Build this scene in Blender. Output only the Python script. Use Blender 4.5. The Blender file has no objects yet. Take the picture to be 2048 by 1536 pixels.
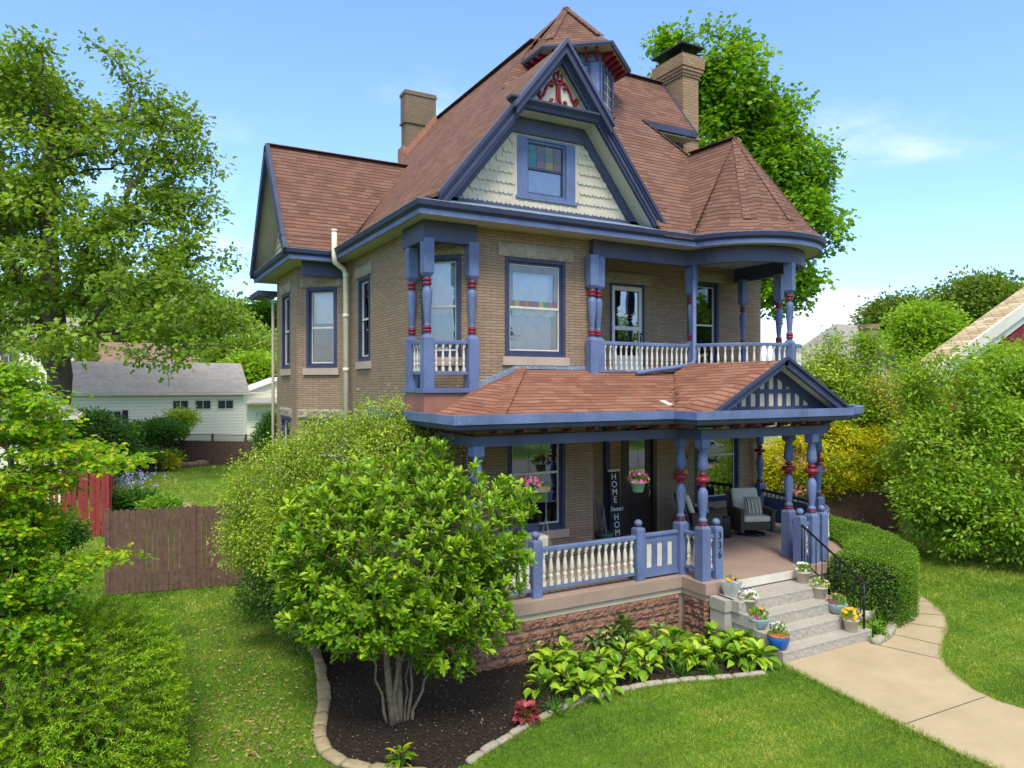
import bpy, bmesh, math, random
import numpy as np
from mathutils import Vector, Matrix
random.seed(7); rng = np.random.default_rng(7)
S = bpy.context.scene
# ---------------------------------------------------------------- camera
YAW = math.radians(29.0); FPX = 1442.0
CAM = (-5.03, -12.30, 4.6)
cd = bpy.data.cameras.new('camera'); cam = bpy.data.objects.new('camera', cd)
S.collection.objects.link(cam); S.camera = cam
cam.location = CAM; cam.rotation_euler = (math.radians(90), 0, -YAW)
cd.sensor_width = 36; cd.lens = FPX / 2048 * 36; cd.clip_start = .1; cd.clip_end = 3000
# ---------------------------------------------------------------- light
SUN_EL, SUN_AZ = math.radians(56), math.radians(203)      # azimuth clockwise from +y
w = bpy.data.worlds.new("World"); S.world = w; w.use_nodes = True
nt = w.node_tree; N = nt.nodes; Lk = nt.links; N.clear()
wo = N.new('ShaderNodeOutputWorld'); bg = N.new('ShaderNodeBackground')
sky = N.new('ShaderNodeTexSky'); sky.sky_type = 'NISHITA'; sky.sun_disc = False
sky.sun_elevation = SUN_EL; sky.sun_rotation = SUN_AZ; sky.air_density = 1.0; sky.dust_density = 1.6; sky.ozone_density = 2.5
bg.inputs[1].default_value = .15
tc = N.new('ShaderNodeTexCoord'); sp = N.new('ShaderNodeSeparateXYZ'); Lk.new(tc.outputs['Generated'], sp.inputs[0])
def mth(op, a, b=None, clamp=False, tree=None):
    n = (tree or nt).nodes.new('ShaderNodeMath'); n.operation = op; n.use_clamp = clamp
    for i, x in enumerate((a, b)):
        if x is None: continue
        if isinstance(x, (int, float)): n.inputs[i].default_value = x
        else: (tree or nt).links.new(x, n.inputs[i])
    return n.outputs[0]
den = mth('ADD', mth('MAXIMUM', sp.outputs[2], 0.0), .12)
cx = mth('DIVIDE', sp.outputs[0], den); cy = mth('DIVIDE', sp.outputs[1], den)
cb = N.new('ShaderNodeCombineXYZ'); Lk.new(cx, cb.inputs[0]); Lk.new(cy, cb.inputs[1])
def noise_w(scale, detail, rough, dist=0.0):
    n = N.new('ShaderNodeTexNoise'); n.inputs['Scale'].default_value = scale; n.inputs['Detail'].default_value = detail
    n.inputs['Roughness'].default_value = rough; n.inputs['Distortion'].default_value = dist
    Lk.new(cb.outputs[0], n.inputs['Vector']); return n.outputs[0]
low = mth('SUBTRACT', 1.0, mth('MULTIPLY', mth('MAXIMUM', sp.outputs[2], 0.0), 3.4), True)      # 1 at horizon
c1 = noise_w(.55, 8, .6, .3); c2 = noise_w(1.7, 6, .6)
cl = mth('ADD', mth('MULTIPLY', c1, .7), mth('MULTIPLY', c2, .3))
cov = mth('ADD', mth('ADD', cl, mth('MULTIPLY', mth('POWER', low, 1.6), .22)), mth('MULTIPLY', mth('SUBTRACT', sp.outputs[2], .52, True), 2.2))  # last term: made-up cloud overhead, outside the frame, added to lift the soft fill
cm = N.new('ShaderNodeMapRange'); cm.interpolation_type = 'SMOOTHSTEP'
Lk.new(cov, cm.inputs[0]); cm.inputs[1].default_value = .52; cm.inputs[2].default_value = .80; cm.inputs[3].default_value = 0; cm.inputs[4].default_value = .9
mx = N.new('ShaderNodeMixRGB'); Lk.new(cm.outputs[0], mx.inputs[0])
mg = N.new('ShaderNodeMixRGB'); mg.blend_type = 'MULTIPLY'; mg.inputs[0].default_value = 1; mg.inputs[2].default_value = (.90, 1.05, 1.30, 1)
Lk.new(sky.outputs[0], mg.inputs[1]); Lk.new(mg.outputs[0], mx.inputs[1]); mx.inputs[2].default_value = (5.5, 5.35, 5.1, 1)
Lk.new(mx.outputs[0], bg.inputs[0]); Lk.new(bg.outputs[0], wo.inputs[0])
sl = bpy.data.lights.new('sun', 'SUN'); sl.energy = 2.1; sl.angle = math.radians(20); sl.color = (1, .93, .80)
so = bpy.data.objects.new('sun', sl); S.collection.objects.link(so)
sd = Vector((math.sin(SUN_AZ) * math.cos(SUN_EL), math.cos(SUN_AZ) * math.cos(SUN_EL), math.sin(SUN_EL)))
so.rotation_euler = sd.to_track_quat('Z', 'Y').to_euler(); so.location = (-10, -30, 40)
S.view_settings.view_transform = 'Standard'; S.view_settings.look = 'None'; S.view_settings.gamma = 1; S.view_settings.exposure = 0.93
S.render.engine = 'CYCLES'; S.cycles.max_bounces = 6; S.cycles.transparent_max_bounces = 12
# ---------------------------------------------------------------- picture -> place helpers
_v = (math.sin(YAW), math.cos(YAW)); _r = (math.cos(YAW), -math.sin(YAW))
def _ray(u, v):
    a = (u - 1024) / FPX
    return (_v[0] + a * _r[0], _v[1] + a * _r[1], (768 - v) / FPX)
def PT(u, v, t): d = _ray(u, v); return Vector([CAM[i] + t * d[i] for i in range(3)])
def PZ(u, v, z=0.): return PT(u, v, (z - CAM[2]) / _ray(u, v)[2])
def PY(u, v, y): return PT(u, v, (y - CAM[1]) / _ray(u, v)[1])
def PX(u, v, x): return PT(u, v, (x - CAM[0]) / _ray(u, v)[0])
# ---------------------------------------------------------------- materials
class M_:
    def __init__(s, name, rough=.6, spec=.3):
        s.m = bpy.data.materials.new(name); s.m.use_nodes = True; s.t = s.m.node_tree
        s.b = s.t.nodes['Principled BSDF']; s.b.inputs['Roughness'].default_value = rough
        s.b.inputs['Specular IOR Level'].default_value = spec
    def n(s, t, **k):
        x = s.t.nodes.new('ShaderNode' + t)
        for a, v in k.items(): setattr(x, a, v)
        return x
    def l(s, a, b): s.t.links.new(a, b)
    def co(s, kind='Object'): return s.n('TexCoord').outputs[kind]
    def noise(s, scale, vec=None, detail=4, rough=.55, dist=0, mapscale=None):
        x = s.n('TexNoise'); x.inputs['Scale'].default_value = scale; x.inputs['Detail'].default_value = detail
        x.inputs['Roughness'].default_value = rough; x.inputs['Distortion'].default_value = dist
        vec = vec if vec is not None else s.co()
        if mapscale:
            mp = s.n('Mapping'); mp.inputs['Scale'].default_value = mapscale; s.l(vec, mp.inputs[0]); vec = mp.outputs[0]
        s.l(vec, x.inputs['Vector']); return x.outputs[0]
    def ramp(s, fac, stops, interp='LINEAR'):
        x = s.n('ValToRGB'); x.color_ramp.interpolation = interp; e = x.color_ramp.elements
        while len(e) < len(stops): e.new(.5)
        for i, (p, c) in enumerate(stops): e[i].position = p; e[i].color = (*c, 1)
        s.l(fac, x.inputs[0]); return x.outputs[0]
    def mix(s, fac, a, b, mode='MIX'):
        x = s.n('MixRGB'); x.blend_type = mode
        for i, v in ((0, fac), (1, a), (2, b)):
            if isinstance(v, (int, float)): x.inputs[i].default_value = v
            elif isinstance(v, tuple): x.inputs[i].default_value = (*v, 1)
            else: s.l(v, x.inputs[i])
        return x.outputs[0]
    def math(s, op, a, b=None, clamp=False): return mth(op, a, b, clamp, s.t)
    def col(s, c):
        if isinstance(c, tuple): s.b.inputs[0].default_value = (*c, 1)
        else: s.l(c, s.b.inputs[0])
        return s
    def bump(s, h, strength=.3, dist=.01):
        x = s.n('Bump'); x.inputs['Strength'].default_value = strength; x.inputs['Distance'].default_value = dist
        s.l(h, x.inputs['Height']); s.l(x.outputs[0], s.b.inputs['Normal']); return s
def sc(c, k): return tuple(min(1, x * k) for x in c)
def paint(name, c, rough=.55, wear=.25, wearcol=None, chips=0.0):
    m = M_(name, rough); n1 = m.noise(1.7, detail=6); n2 = m.noise(24, detail=5, mapscale=(1, 1, .3))
    a = m.ramp(n1, [(.3, sc(c, 1 - wear)), (.7, sc(c, 1 + wear * .7))])
    b = m.mix(m.ramp(n2, [(.35, (0, 0, 0)), (.75, (.4, .4, .4))]), a, sc(c, 1.35))
    if chips:
        n3 = m.noise(38, detail=3, dist=1.2); k = m.ramp(n3, [(.70 - chips, (0, 0, 0)), (.72 - chips, (1, 1, 1))])
        b = m.mix(k, b, wearcol or (.5, .48, .42))
    m.col(b); m.bump(n2, .12, .004); return m.m
BLUE = (.105, .142, .262); NAVY = (.038, .046, .088); SLATE = (.062, .070, .122)
blue = paint('periwinkle_paint', BLUE, .5, .32, (.30, .30, .30), .035); navy = paint('dark_blue_paint', NAVY); slate = paint('muted_blue_paint', SLATE)
cream = paint('cream_paint', (.48, .435, .33), .6, .15); white = paint('white_paint', (.56, .53, .44), .5, .14)
soffit = paint('sage_soffit_paint', (.40, .39, .30), .7, .12); red = paint('maroon_paint', (.20, .014, .026), .35, .2)
darkred = paint('oxide_red_paint', (.16, .03, .02), .6, .3); porchfloor = paint('brown_floor_paint', (.30, .215, .165), .7, .14)
iron = paint('black_iron', (.012, .012, .013), .35, .2); pipew = paint('cream_pipe_paint', (.66, .61, .46), .45, .12)
bareedge = paint('flaking_blue_paint', (.15, .20, .28), .8, .3, (.55, .55, .5), .10)
copper = paint('copper_flashing', (.30, .135, .09), .5, .3); tanpaint = paint('tan_paint', (.42, .36, .26), .6, .15)
def brick(name, c1, c2, mortar, bw=.30, bh=.052, ms=.006, stain=.5):
    m = M_(name, .85, .15); uv = m.co('UV'); b = m.n('TexBrick'); m.l(uv, b.inputs['Vector'])
    b.inputs['Scale'].default_value = 1; b.inputs['Brick Width'].default_value = bw; b.inputs['Row Height'].default_value = bh
    b.inputs['Mortar Size'].default_value = ms; b.inputs['Mortar Smooth'].default_value = .3; b.inputs['Bias'].default_value = 0
    b.inputs['Color1'].default_value = (*c1, 1); b.inputs['Color2'].default_value = (*c2, 1); b.inputs['Mortar'].default_value = (*mortar, 1)
    n1 = m.noise(1.1, detail=7, rough=.65); n2 = m.noise(9, detail=5, mapscale=(1, 1, 2.5))
    a = m.mix(m.ramp(n1, [(.35, (0, 0, 0)), (.72, (stain,) * 3)]), b.outputs[0], sc(c1, .55)); n4 = m.noise(2.2, detail=5, mapscale=(1, 1, .22)); a = m.mix(m.ramp(n4, [(.5, (0, 0, 0)), (.78, (.5,) * 3)]), a, sc(c2, .6))
    a = m.mix(m.ramp(n2, [(.3, (0, 0, 0)), (.8, (.55,) * 3)]), a, sc(c2, 1.25))
    m.col(a)
    h = m.math('ADD', m.math('MULTIPLY', m.math('SUBTRACT', 1.0, b.outputs['Fac']), 1.0), m.math('MULTIPLY', n2, .4))
    m.bump(h, .8, .012); return m.m
brickm = brick('roman_brick', (.375, .268, .175), (.26, .18, .115), (.10, .075, .055), .30, .056, .008)
chimb = brick('chimney_brick', (.40, .27, .15), (.27, .175, .10), (.15, .12, .09), .26, .075, .012, .6)
chimd = brick('dark_chimney_brick', (.25, .19, .13), (.18, .135, .09), (.10, .08, .06), .26, .055, .007, .5)
def shingle(name, cols, row=.145, tab=.30, contrast=.8):
    m = M_(name, .9, .12); uv = m.co('UV'); s = m.n('SeparateXYZ')
    wob = m.noise(1.3, detail=2); 
    m.l(uv, s.inputs[0])
    v = m.math('ADD', m.math('DIVIDE', s.outputs[1], row), m.math('MULTIPLY', wob, .5))
    fr = m.math('FRACT', v); rowi = m.math('FLOOR', v)
    u = m.math('ADD', m.math('DIVIDE', s.outputs[0], tab), m.math('MULTIPLY', m.math('SINE', m.math('MULTIPLY', rowi, 12.99)), 3.7))
    fu = m.math('FRACT', u); ui = m.math('FLOOR', u)
    c = m.n('CombineXYZ'); m.l(ui, c.inputs[0]); m.l(rowi, c.inputs[1])
    wn = m.n('TexWhiteNoise'); wn.noise_dimensions = '2D'; m.l(c.outputs[0], wn.inputs['Vector'])
    n1 = m.noise(.7, detail=5); n2 = m.noise(60, detail=3)
    k = m.math('ADD', m.math('MULTIPLY', wn.outputs[0], .52), m.math('MULTIPLY', m.math('SUBTRACT', n1, .22), .65), True)
    a = m.ramp(k, cols)
    a = m.mix(m.ramp(n2, [(.4, (0, 0, 0)), (.8, (.22,) * 3)]), a, (.34, .22, .17))
    line = m.math('LESS_THAN', fr, .20); gap = m.math('LESS_THAN', fu, .035)
    a = m.mix(m.math('MULTIPLY', line, contrast), a, (.025, .014, .012)); a = m.mix(m.math('MULTIPLY', gap, .35), a, (.07, .035, .03))
    st = m.noise(2.2, detail=6, rough=.7, mapscale=(1, 1, .35))
    a = m.mix(m.ramp(st, [(.52, (0, 0, 0)), (.8, (.5,) * 3)]), a, (.13, .075, .065))
    m.col(a); h = m.math('ADD', m.math('SUBTRACT', 1.0, fr), m.math('MULTIPLY', n2, .25)); m.bump(h, .9, .022); return m.m
shing = shingle('red_brown_shingles', row=.13, tab=.26, cols=[(.0, (.085, .045, .034)), (.35, (.135, .067, .048)), (.6, (.175, .090, .062)), (.85, (.165, .102, .08)), (1, (.10, .058, .048))])
shing_lo = shingle('orange_brown_shingles', [(.0, (.15, .062, .040)), (.4, (.225, .095, .057)), (.65, (.28, .13, .080)), (.85, (.225, .14, .11)), (1, (.14, .08, .066))], .15, .32, .75)
greyshing = shingle('grey_shingles', [(0, (.24, .235, .22)), (.5, (.30, .295, .275)), (1, (.36, .35, .33))], .15, .3, .4)
def rock(name, c, c2, scale=7, strength=1., dist=.05, rough=.85):
    m = M_(name, rough, .25); n1 = m.noise(scale, detail=8, rough=.65, dist=.6); n2 = m.noise(scale * 5, detail=4); n3 = m.noise(1.2, detail=3)
    a = m.ramp(n1, [(.3, c2), (.65, c)]); a = m.mix(m.ramp(n3, [(.35, (0, 0, 0)), (.7, (.4,) * 3)]), a, sc(c2, .8))
    m.col(a); m.bump(m.math('ADD', n1, m.math('MULTIPLY', n2, .3)), strength, dist); return m.m
lintelm = rock('rough_limestone', (.40, .34, .25), (.27, .22, .16)); sillm = rock('dressed_sandstone', (.46, .36, .29), (.38, .30, .24), 3, .2, .01)
blockm = rock('copper_brown_rock_face_block', (.36, .19, .12), (.14, .065, .045), 11, .9, .05, .38)
stepm = rock('weathered_stone_step', (.40, .37, .31), (.31, .285, .24), 14, .35, .012); edgem = rock('pale_edging_stone', (.42, .37, .29), (.25, .22, .17), 8, .5, .02)
edgem2 = rock('tan_edging_block', (.36, .29, .17), (.24, .19, .11), 8, .5, .02)
def glass(name='window_glass', tint=(.88, .92, .93), refl=.04, dark=False):
    m = M_(name); t = m.t; out = t.nodes['Material Output']
    fr = m.n('Fresnel'); fr.inputs[0].default_value = 1.55
    f = m.math('ADD', m.math('MULTIPLY', fr.outputs[0], 1.15), refl, True)
    g = m.n('BsdfGlossy'); g.inputs['Roughness'].default_value = .015; g.inputs[0].default_value = (.95, .97, 1, 1)
    wv = m.noise(1.6, detail=1); bp = m.n('Bump'); bp.inputs['Strength'].default_value = .05; bp.inputs['Distance'].default_value = .05
    m.l(wv, bp.inputs['Height']); m.l(bp.outputs[0], g.inputs['Normal'])
    tr = m.n('BsdfTransparent'); tr.inputs[0].default_value = (*tint, 1)
    mx = m.n('MixShader'); m.l(f, mx.inputs[0]); m.l(tr.outputs[0], mx.inputs[1]); m.l(g.outputs[0], mx.inputs[2]); m.l(mx.outputs[0], out.inputs[0]); return m.m
glassm = glass(); glassd = glass('dark_window_glass', (.45, .48, .5), .17)
def flat(name, c, rough=.7, spec=.3, var=.12, scale=6):
    m = M_(name, rough, spec); n1 = m.noise(scale, detail=5); m.col(m.ramp(n1, [(.3, sc(c, 1 - var)), (.7, sc(c, 1 + var))])); m.bump(n1, .1, .003); return m.m
blindm = flat('window_blind', (.66, .68, .66), .8); sheer = flat('sheer_curtain', (.36, .42, .46), .9); lacem = flat('lace_curtain', (.6, .6, .55), .9, var=.3, scale=40)
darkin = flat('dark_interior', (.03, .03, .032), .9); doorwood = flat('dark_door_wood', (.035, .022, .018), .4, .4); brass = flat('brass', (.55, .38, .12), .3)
brass_m = brass; wicker = flat('grey_brown_wicker', (.055, .05, .042), .7, var=.5, scale=90); cush = flat('pale_cushion', (.56, .53, .42), .9, .1, .08)
blackm = flat('black_metal', (.015, .016, .018), .45); greenpot = flat('mint_plastic', (.25, .46, .30), .4); tanpot = flat('beige_plastic_pot', (.50, .44, .33), .6, var=.08)
greypot = flat('pale_metal_planter', (.46, .47, .43), .5, var=.2); bluegreypot = flat('blue_grey_plastic_bowl', (.27, .36, .38), .5); cobalt = flat('glazed_cobalt_pot', (.01, .09, .36), .12, .6)
terra = flat('terracotta_rim', (.36, .14, .07), .6); soil = flat('potting_soil', (.03, .02, .014), .95, var=.5, scale=50)
browndoor = flat('brown_fence_stain', (.12, .072, .052), .8, .15, .25, 9); redf = flat('red_fence_stain', (.22, .035, .03), .7, .2, .25, 9)
def leafmat(name, stops, transl=.35, rough=.45):
    m = M_(name, rough, .35); a = m.n('Attribute'); a.attribute_name = 'rnd'
    c = m.ramp(a.outputs['Fac'], stops); m.col(c)
    tr = m.n('BsdfTranslucent'); m.l(m.mix(1.0, c, (1.25, 1.2, .6), 'MULTIPLY'), tr.inputs[0])
    mx = m.n('MixShader'); mx.inputs[0].default_value = transl; out = m.t.nodes['Material Output']
    m.l(m.b.outputs[0], mx.inputs[1]); m.l(tr.outputs[0], mx.inputs[2]); m.l(mx.outputs[0], out.inputs[0]); return m.m
def lm(name, d, mid, lt, **k):
    g = lambda c: (c[0] * 1.42, min(.9, c[1] * 1.27), c[2] * .7); d, mid, lt = g(d), g(mid), g(lt); return leafmat(name, [(0, d), (.5, mid), (1, lt)], **k)
bark = rock('grey_brown_bark', (.15, .115, .08), (.05, .038, .028), 14, .9, .03); barkl = rock('tan_bark', (.27, .215, .125), (.12, .09, .05), 10, .5, .015)
# ---------------------------------------------------------------- mesh building
class MB:
    def __init__(s): s.v = []; s.f = []; s.sm = []
    def add(s, vs, fs, smooth=False):
        o = len(s.v); s.v += [tuple(p) for p in vs]
        for f in fs: s.f.append([i + o for i in f]); s.sm.append(smooth)
        return s
    def box(s, x0, x1, y0, y1, z0, z1):
        return s.add([(x, y, z) for z in (z0, z1) for x, y in ((x0, y0), (x1, y0), (x1, y1), (x0, y1))],
                     [(3, 2, 1, 0), (4, 5, 6, 7), (0, 1, 5, 4), (1, 2, 6, 5), (2, 3, 7, 6), (3, 0, 4, 7)])
    def lbox(s, O, h, s0, s1, o0, o1, z0, z1):
        n = (h[1], -h[0])
        P = lambda a, o, z: (O[0] + a * h[0] + o * n[0], O[1] + a * h[1] + o * n[1], z)
        return s.add([P(a, o, z) for z in (z0, z1) for a, o in ((s0, o1), (s1, o1), (s1, o0), (s0, o0))],
                     [(3, 2, 1, 0), (4, 5, 6, 7), (0, 1, 5, 4), (1, 2, 6, 5), (2, 3, 7, 6), (3, 0, 4, 7)])
    def prism(s, poly, z0, z1):
        n = len(poly); return s.add([(x, y, z0) for x, y in poly] + [(x, y, z1) for x, y in poly],
            [list(range(n))[::-1], list(range(n, 2 * n))] + [(i, (i + 1) % n, (i + 1) % n + n, i + n) for i in range(n)])
    def poly(s, pts): return s.add(pts, [list(range(len(pts)))])
    def slab(s, pts, d):                       # thick polygon, extruded by vector d
        n = len(pts); d = Vector(d); return s.add([tuple(p) for p in pts] + [tuple(Vector(p) + d) for p in pts],
            [list(range(n)), list(range(n, 2 * n))[::-1]] + [((i + 1) % n, i, i + n, (i + 1) % n + n) for i in range(n)])
    def beam(s, p, q, w, h, up=(0, 0, 1), off=0.0):    # rectangular bar from p to q; w across, h along up, top edge on the line when off=-h/2
        p = Vector(p); q = Vector(q); d = (q - p).normalized(); up = Vector(up); a = d.cross(up).normalized(); b = a.cross(d).normalized()
        vs = [e + a * i * w / 2 + b * (j * h / 2 + off) for e in (p, q) for i, j in ((-1, -1), (1, -1), (1, 1), (-1, 1))]
        return s.add(vs, [(0, 1, 2, 3), (7, 6, 5, 4), (0, 4, 5, 1), (1, 5, 6, 2), (2, 6, 7, 3), (3, 7, 4, 0)])
    def tube(s, pts, r, n=8, cap=True):
        pts = [Vector(p) for p in pts]; R = r if isinstance(r, (list, tuple)) else [r] * len(pts); vs = []; prev = None
        for i, p in enumerate(pts):
            d = (pts[min(i + 1, len(pts) - 1)] - pts[max(i - 1, 0)]).normalized()
            a = prev if prev is not None else (Vector((0, 0, 1)) if abs(d.z) < .9 else Vector((1, 0, 0)))
            a = (a - d * a.dot(d)).normalized(); prev = a; b = d.cross(a)
            vs += [p + (a * math.cos(k * 2 * math.pi / n) + b * math.sin(k * 2 * math.pi / n)) * R[i] for k in range(n)]
        m = len(pts); fs = [(i * n + k, i * n + (k + 1) % n, (i + 1) * n + (k + 1) % n, (i + 1) * n + k) for i in range(m - 1) for k in range(n)]
        if cap: fs += [list(range(n))[::-1], list(range((m - 1) * n, m * n))]
        return s.add(vs, fs, True)
    def lathe(s, x, y, prof, n=12, rot=0, smooth=True):        # prof: (r, z)
        vs = [(x + r * math.cos(rot + k * 2 * math.pi / n), y + r * math.sin(rot + k * 2 * math.pi / n), z) for r, z in prof for k in range(n)]
        m = len(prof); fs = [(i * n + k, i * n + (k + 1) % n, (i + 1) * n + (k + 1) % n, (i + 1) * n + k) for i in range(m - 1) for k in range(n)]
        fs += [list(range(n))[::-1], list(range((m - 1) * n, m * n))]
        return s.add(vs, fs, smooth)
    def ball(s, c, r, n=10, sz=1.):
        return s.lathe(c[0], c[1], [(r * math.sin(t * math.pi / n) + 1e-4, c[2] - r * sz * math.cos(t * math.pi / n)) for t in range(n + 1)], 12)
    def sweep(s, path, prof, smooth=False):    # path in plan, outward = right-hand side of travel; prof: (out, z) loop
        n = len(path); m = len(prof); vs = []
        for i in range(n):
            a = Vector(path[max(i - 1, 0)]); b = Vector(path[i]); c = Vector(path[min(i + 1, n - 1)])
            d1 = (b - a).normalized() if i else (c - b).normalized(); d2 = (c - b).normalized() if i < n - 1 else d1
            n1 = Vector((d1.y, -d1.x)); n2 = Vector((d2.y, -d2.x)); k = (n1 + n2) / max(.3, 1 + n1.dot(n2))
            vs += [(b.x + k.x * o, b.y + k.y * o, z) for o, z in prof]
        fs = [(i * m + k, (i + 1) * m + k, (i + 1) * m + (k + 1) % m, i * m + (k + 1) % m) for i in range(n - 1) for k in range(m)]
        fs += [list(range(m)), list(range((n - 1) * m, n * m))[::-1]]
        return s.add(vs, fs, smooth)
    def chev(s, x0, z0, xa, za, top, bot, y0, y1):   # half a gable board in an xz plane, mitred at the apex
        pts = [(x0, y0, z0 - top), (xa, y0, za - top), (xa, y0, za - bot), (x0, y0, z0 - bot)]
        return s.slab(pts, (0, y1 - y0, 0))
    def build(s, name, mat, parent=None, label=None, fix=True):
        me = bpy.data.meshes.new(name); me.from_pydata(s.v, [], s.f)
        me.polygons.foreach_set('use_smooth', s.sm); me.materials.append(mat)
        if fix and len(s.f) < 60000:
            b = bmesh.new(); b.from_mesh(me); bmesh.ops.recalc_face_normals(b, faces=b.faces); b.to_mesh(me); b.free()
        uvl = me.uv_layers.new(name='UV').data; V = me.vertices
        for p in me.polygons:
            nn = p.normal
            if abs(nn.z) > .999: h = Vector((1, 0, 0)); up = Vector((0, 1, 0))
            else: h = Vector((-nn.y, nn.x, 0)).normalized(); up = nn.cross(h)
            for li in p.loop_indices:
                c = V[me.loops[li].vertex_index].co; uvl[li].uv = (c.dot(h), c.dot(up))
        me.validate(); o = bpy.data.objects.new(name, me); S.collection.objects.link(o)
        if parent is not None: link_to(o, parent)
        if label: o['label'] = label
        return o
def link_to(o, parent):
    o.parent = parent
    if o.type == 'MESH': o.data.transform(Matrix.Translation(-root_loc(parent)))
def root_loc(p):
    v = Vector((0, 0, 0))
    while p is not None: v += Vector(p.location); p = p.parent
    return v
def thing(name, label, cat, loc=(0, 0, 0), group=None):
    o = bpy.data.objects.new(name, None); S.collection.objects.link(o); o.location = loc; o.empty_display_size = .1
    o['label'] = label; o['category'] = cat
    if group: o['group'] = group
    return o
def tag(o, label, cat, group=None):
    o['label'] = label; o['category'] = cat
    if group: o['group'] = group
    return o
def struct(o, kind='structure'): o['kind'] = kind; return o
def copy_tree(o, loc=None, rz=0, s=1, label=None, parent=None):
    c = o.copy(); S.collection.objects.link(c); c.parent = parent
    if parent is None:
        if loc is not None: c.location = loc
        c.rotation_euler = (0, 0, rz); c.scale = (s, s, s)
    if label: c['label'] = label
    for ch in list(o.children): copy_tree(ch, parent=c)
    return c
# ---------------------------------------------------------------- foliage
def sn(P, f, seed=0.):
    P = np.asarray(P) * f + seed
    return (np.sin(P[:, 0] * 1.7 + np.sin(P[:, 1] * 1.3)) + np.sin(P[:, 1] * 2.1 + np.sin(P[:, 2] * 1.7 + 1)) + np.sin(P[:, 2] * 1.9 + np.sin(P[:, 0] * 1.1 + 2))) / 3
def unit(a): return a / (np.linalg.norm(a, axis=1, keepdims=True) + 1e-9)
SH = {   # leaf outlines: (along, across, lift) and faces
 'kite': ([(0, 0, 0), (.45, .5, .10), (1, 0, -.05), (.45, -.5, .10)], [(0, 1, 2), (0, 2, 3)]),
 'long': ([(0, 0, 0), (.35, .5, .10), (.72, .38, .06), (1, 0, -.14), (.72, -.38, .06), (.35, -.5, .10), (.5, 0, .02)], [(0, 1, 6), (1, 2, 6), (2, 3, 6), (3, 4, 6), (4, 5, 6), (5, 0, 6)]),
 'star': ([(0, 0, 0), (.25, .10, 0), (.35, .75, -.1), (.42, .18, 0), (1, 0, -.15), (.42, -.18, 0), (.35, -.75, -.1), (.25, -.10, 0), (.75, .5, -.12), (.75, -.5, -.12), (.5, 0, .05)],
          [(0, 1, 2), (1, 3, 2), (1, 10, 3), (3, 10, 8), (10, 4, 8), (10, 9, 4), (5, 9, 10), (7, 5, 10), (0, 6, 7), (7, 6, 5), (0, 1, 10), (0, 10, 7)]),
 'obov': ([(0, 0, 0), (.35, .26, .08), (.66, .5, .10), (.9, .30, .02), (1, 0, -.06), (.9, -.30, .02), (.66, -.5, .10), (.35, -.26, .08), (.55, 0, .0)], [(0, 1, 8), (1, 2, 8), (2, 3, 4, 8), (4, 5, 6, 8), (6, 7, 8), (7, 0, 8)]),
 'blade': ([(0, .5, 0), (0, -.5, 0), (1, 0, -.15)], [(0, 1, 2)]),
 'strap': ([(0, .5, 0), (0, -.5, 0), (.5, .5, .12), (.5, -.5, .12), (1, 0, -.2)], [(0, 1, 3, 2), (2, 3, 4)]),
 'broad': ([(0, 0, 0), (.15, .38, .10), (.4, .5, .14), (.75, .3, .05), (1, 0, -.2), (.75, -.3, .05), (.4, -.5, .14), (.15, -.38, .10), (.4, 0, .0), (.75, 0, -.05)],
           [(0, 1, 8), (1, 2, 8), (2, 3, 9, 8), (3, 4, 9), (4, 5, 9), (5, 6, 8, 9), (6, 7, 8), (7, 0, 8)]),
 'maple': ([(0, 0, 0), (.15, .5, .03), (.55, .22, .05), (.62, .55, -.02), (1, 0, -.08), (.62, -.55, -.02), (.55, -.22, .05), (.15, -.5, .03)], [(0, 1, 2), (0, 2, 4), (2, 3, 4), (0, 4, 6), (6, 4, 5), (0, 6, 7)])}
def leaves(name, P, D, Nn, L, W, rnd, mat, parent=None, shape='kite', label=None):
    P = np.asarray(P, float); D = unit(np.asarray(D, float)); Nn = np.asarray(Nn, float)
    Sd = unit(np.cross(Nn, D)); Nn = np.cross(D, Sd); n = len(P); T, F = SH[shape]; k = len(T)
    L = np.broadcast_to(L, (n,)); W = np.broadcast_to(W, (n,)); V = np.zeros((n, k, 3))
    for i, (a, b, c) in enumerate(T): V[:, i] = P + D * (a * L)[:, None] + Sd * (b * W)[:, None] + Nn * (c * L)[:, None]
    base = (np.arange(n) * k)[:, None]
    fl = [f for f in F]; ls = np.array([len(f) for f in fl]); idx = np.concatenate([np.array(f) for f in fl])
    loops = (base + idx[None, :]).ravel(); tot = np.tile(ls, n); st = np.concatenate([[0], np.cumsum(tot)[:-1]])
    me = bpy.data.meshes.new(name); me.vertices.add(n * k); me.vertices.foreach_set('co', V.reshape(-1).astype(np.float32))
    me.loops.add(len(loops)); me.loops.foreach_set('vertex_index', loops.astype(np.int32)); me.polygons.add(len(tot))
    me.polygons.foreach_set('loop_start', st.astype(np.int32)); me.polygons.foreach_set('loop_total', tot.astype(np.int32)); me.update(calc_edges=True)
    at = me.attributes.new('rnd', 'FLOAT', 'POINT'); at.data.foreach_set('value', np.repeat(np.clip(rnd, 0, 1), k).astype(np.float32))
    me.materials.append(mat); o = bpy.data.objects.new(name, me); S.collection.objects.link(o)
    if parent is not None: link_to(o, parent)
    if label: o['label'] = label
    return o
def rdir(n, up=0.): return unit(rng.normal(size=(n, 3)) + np.array([0, 0, up]))
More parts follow.
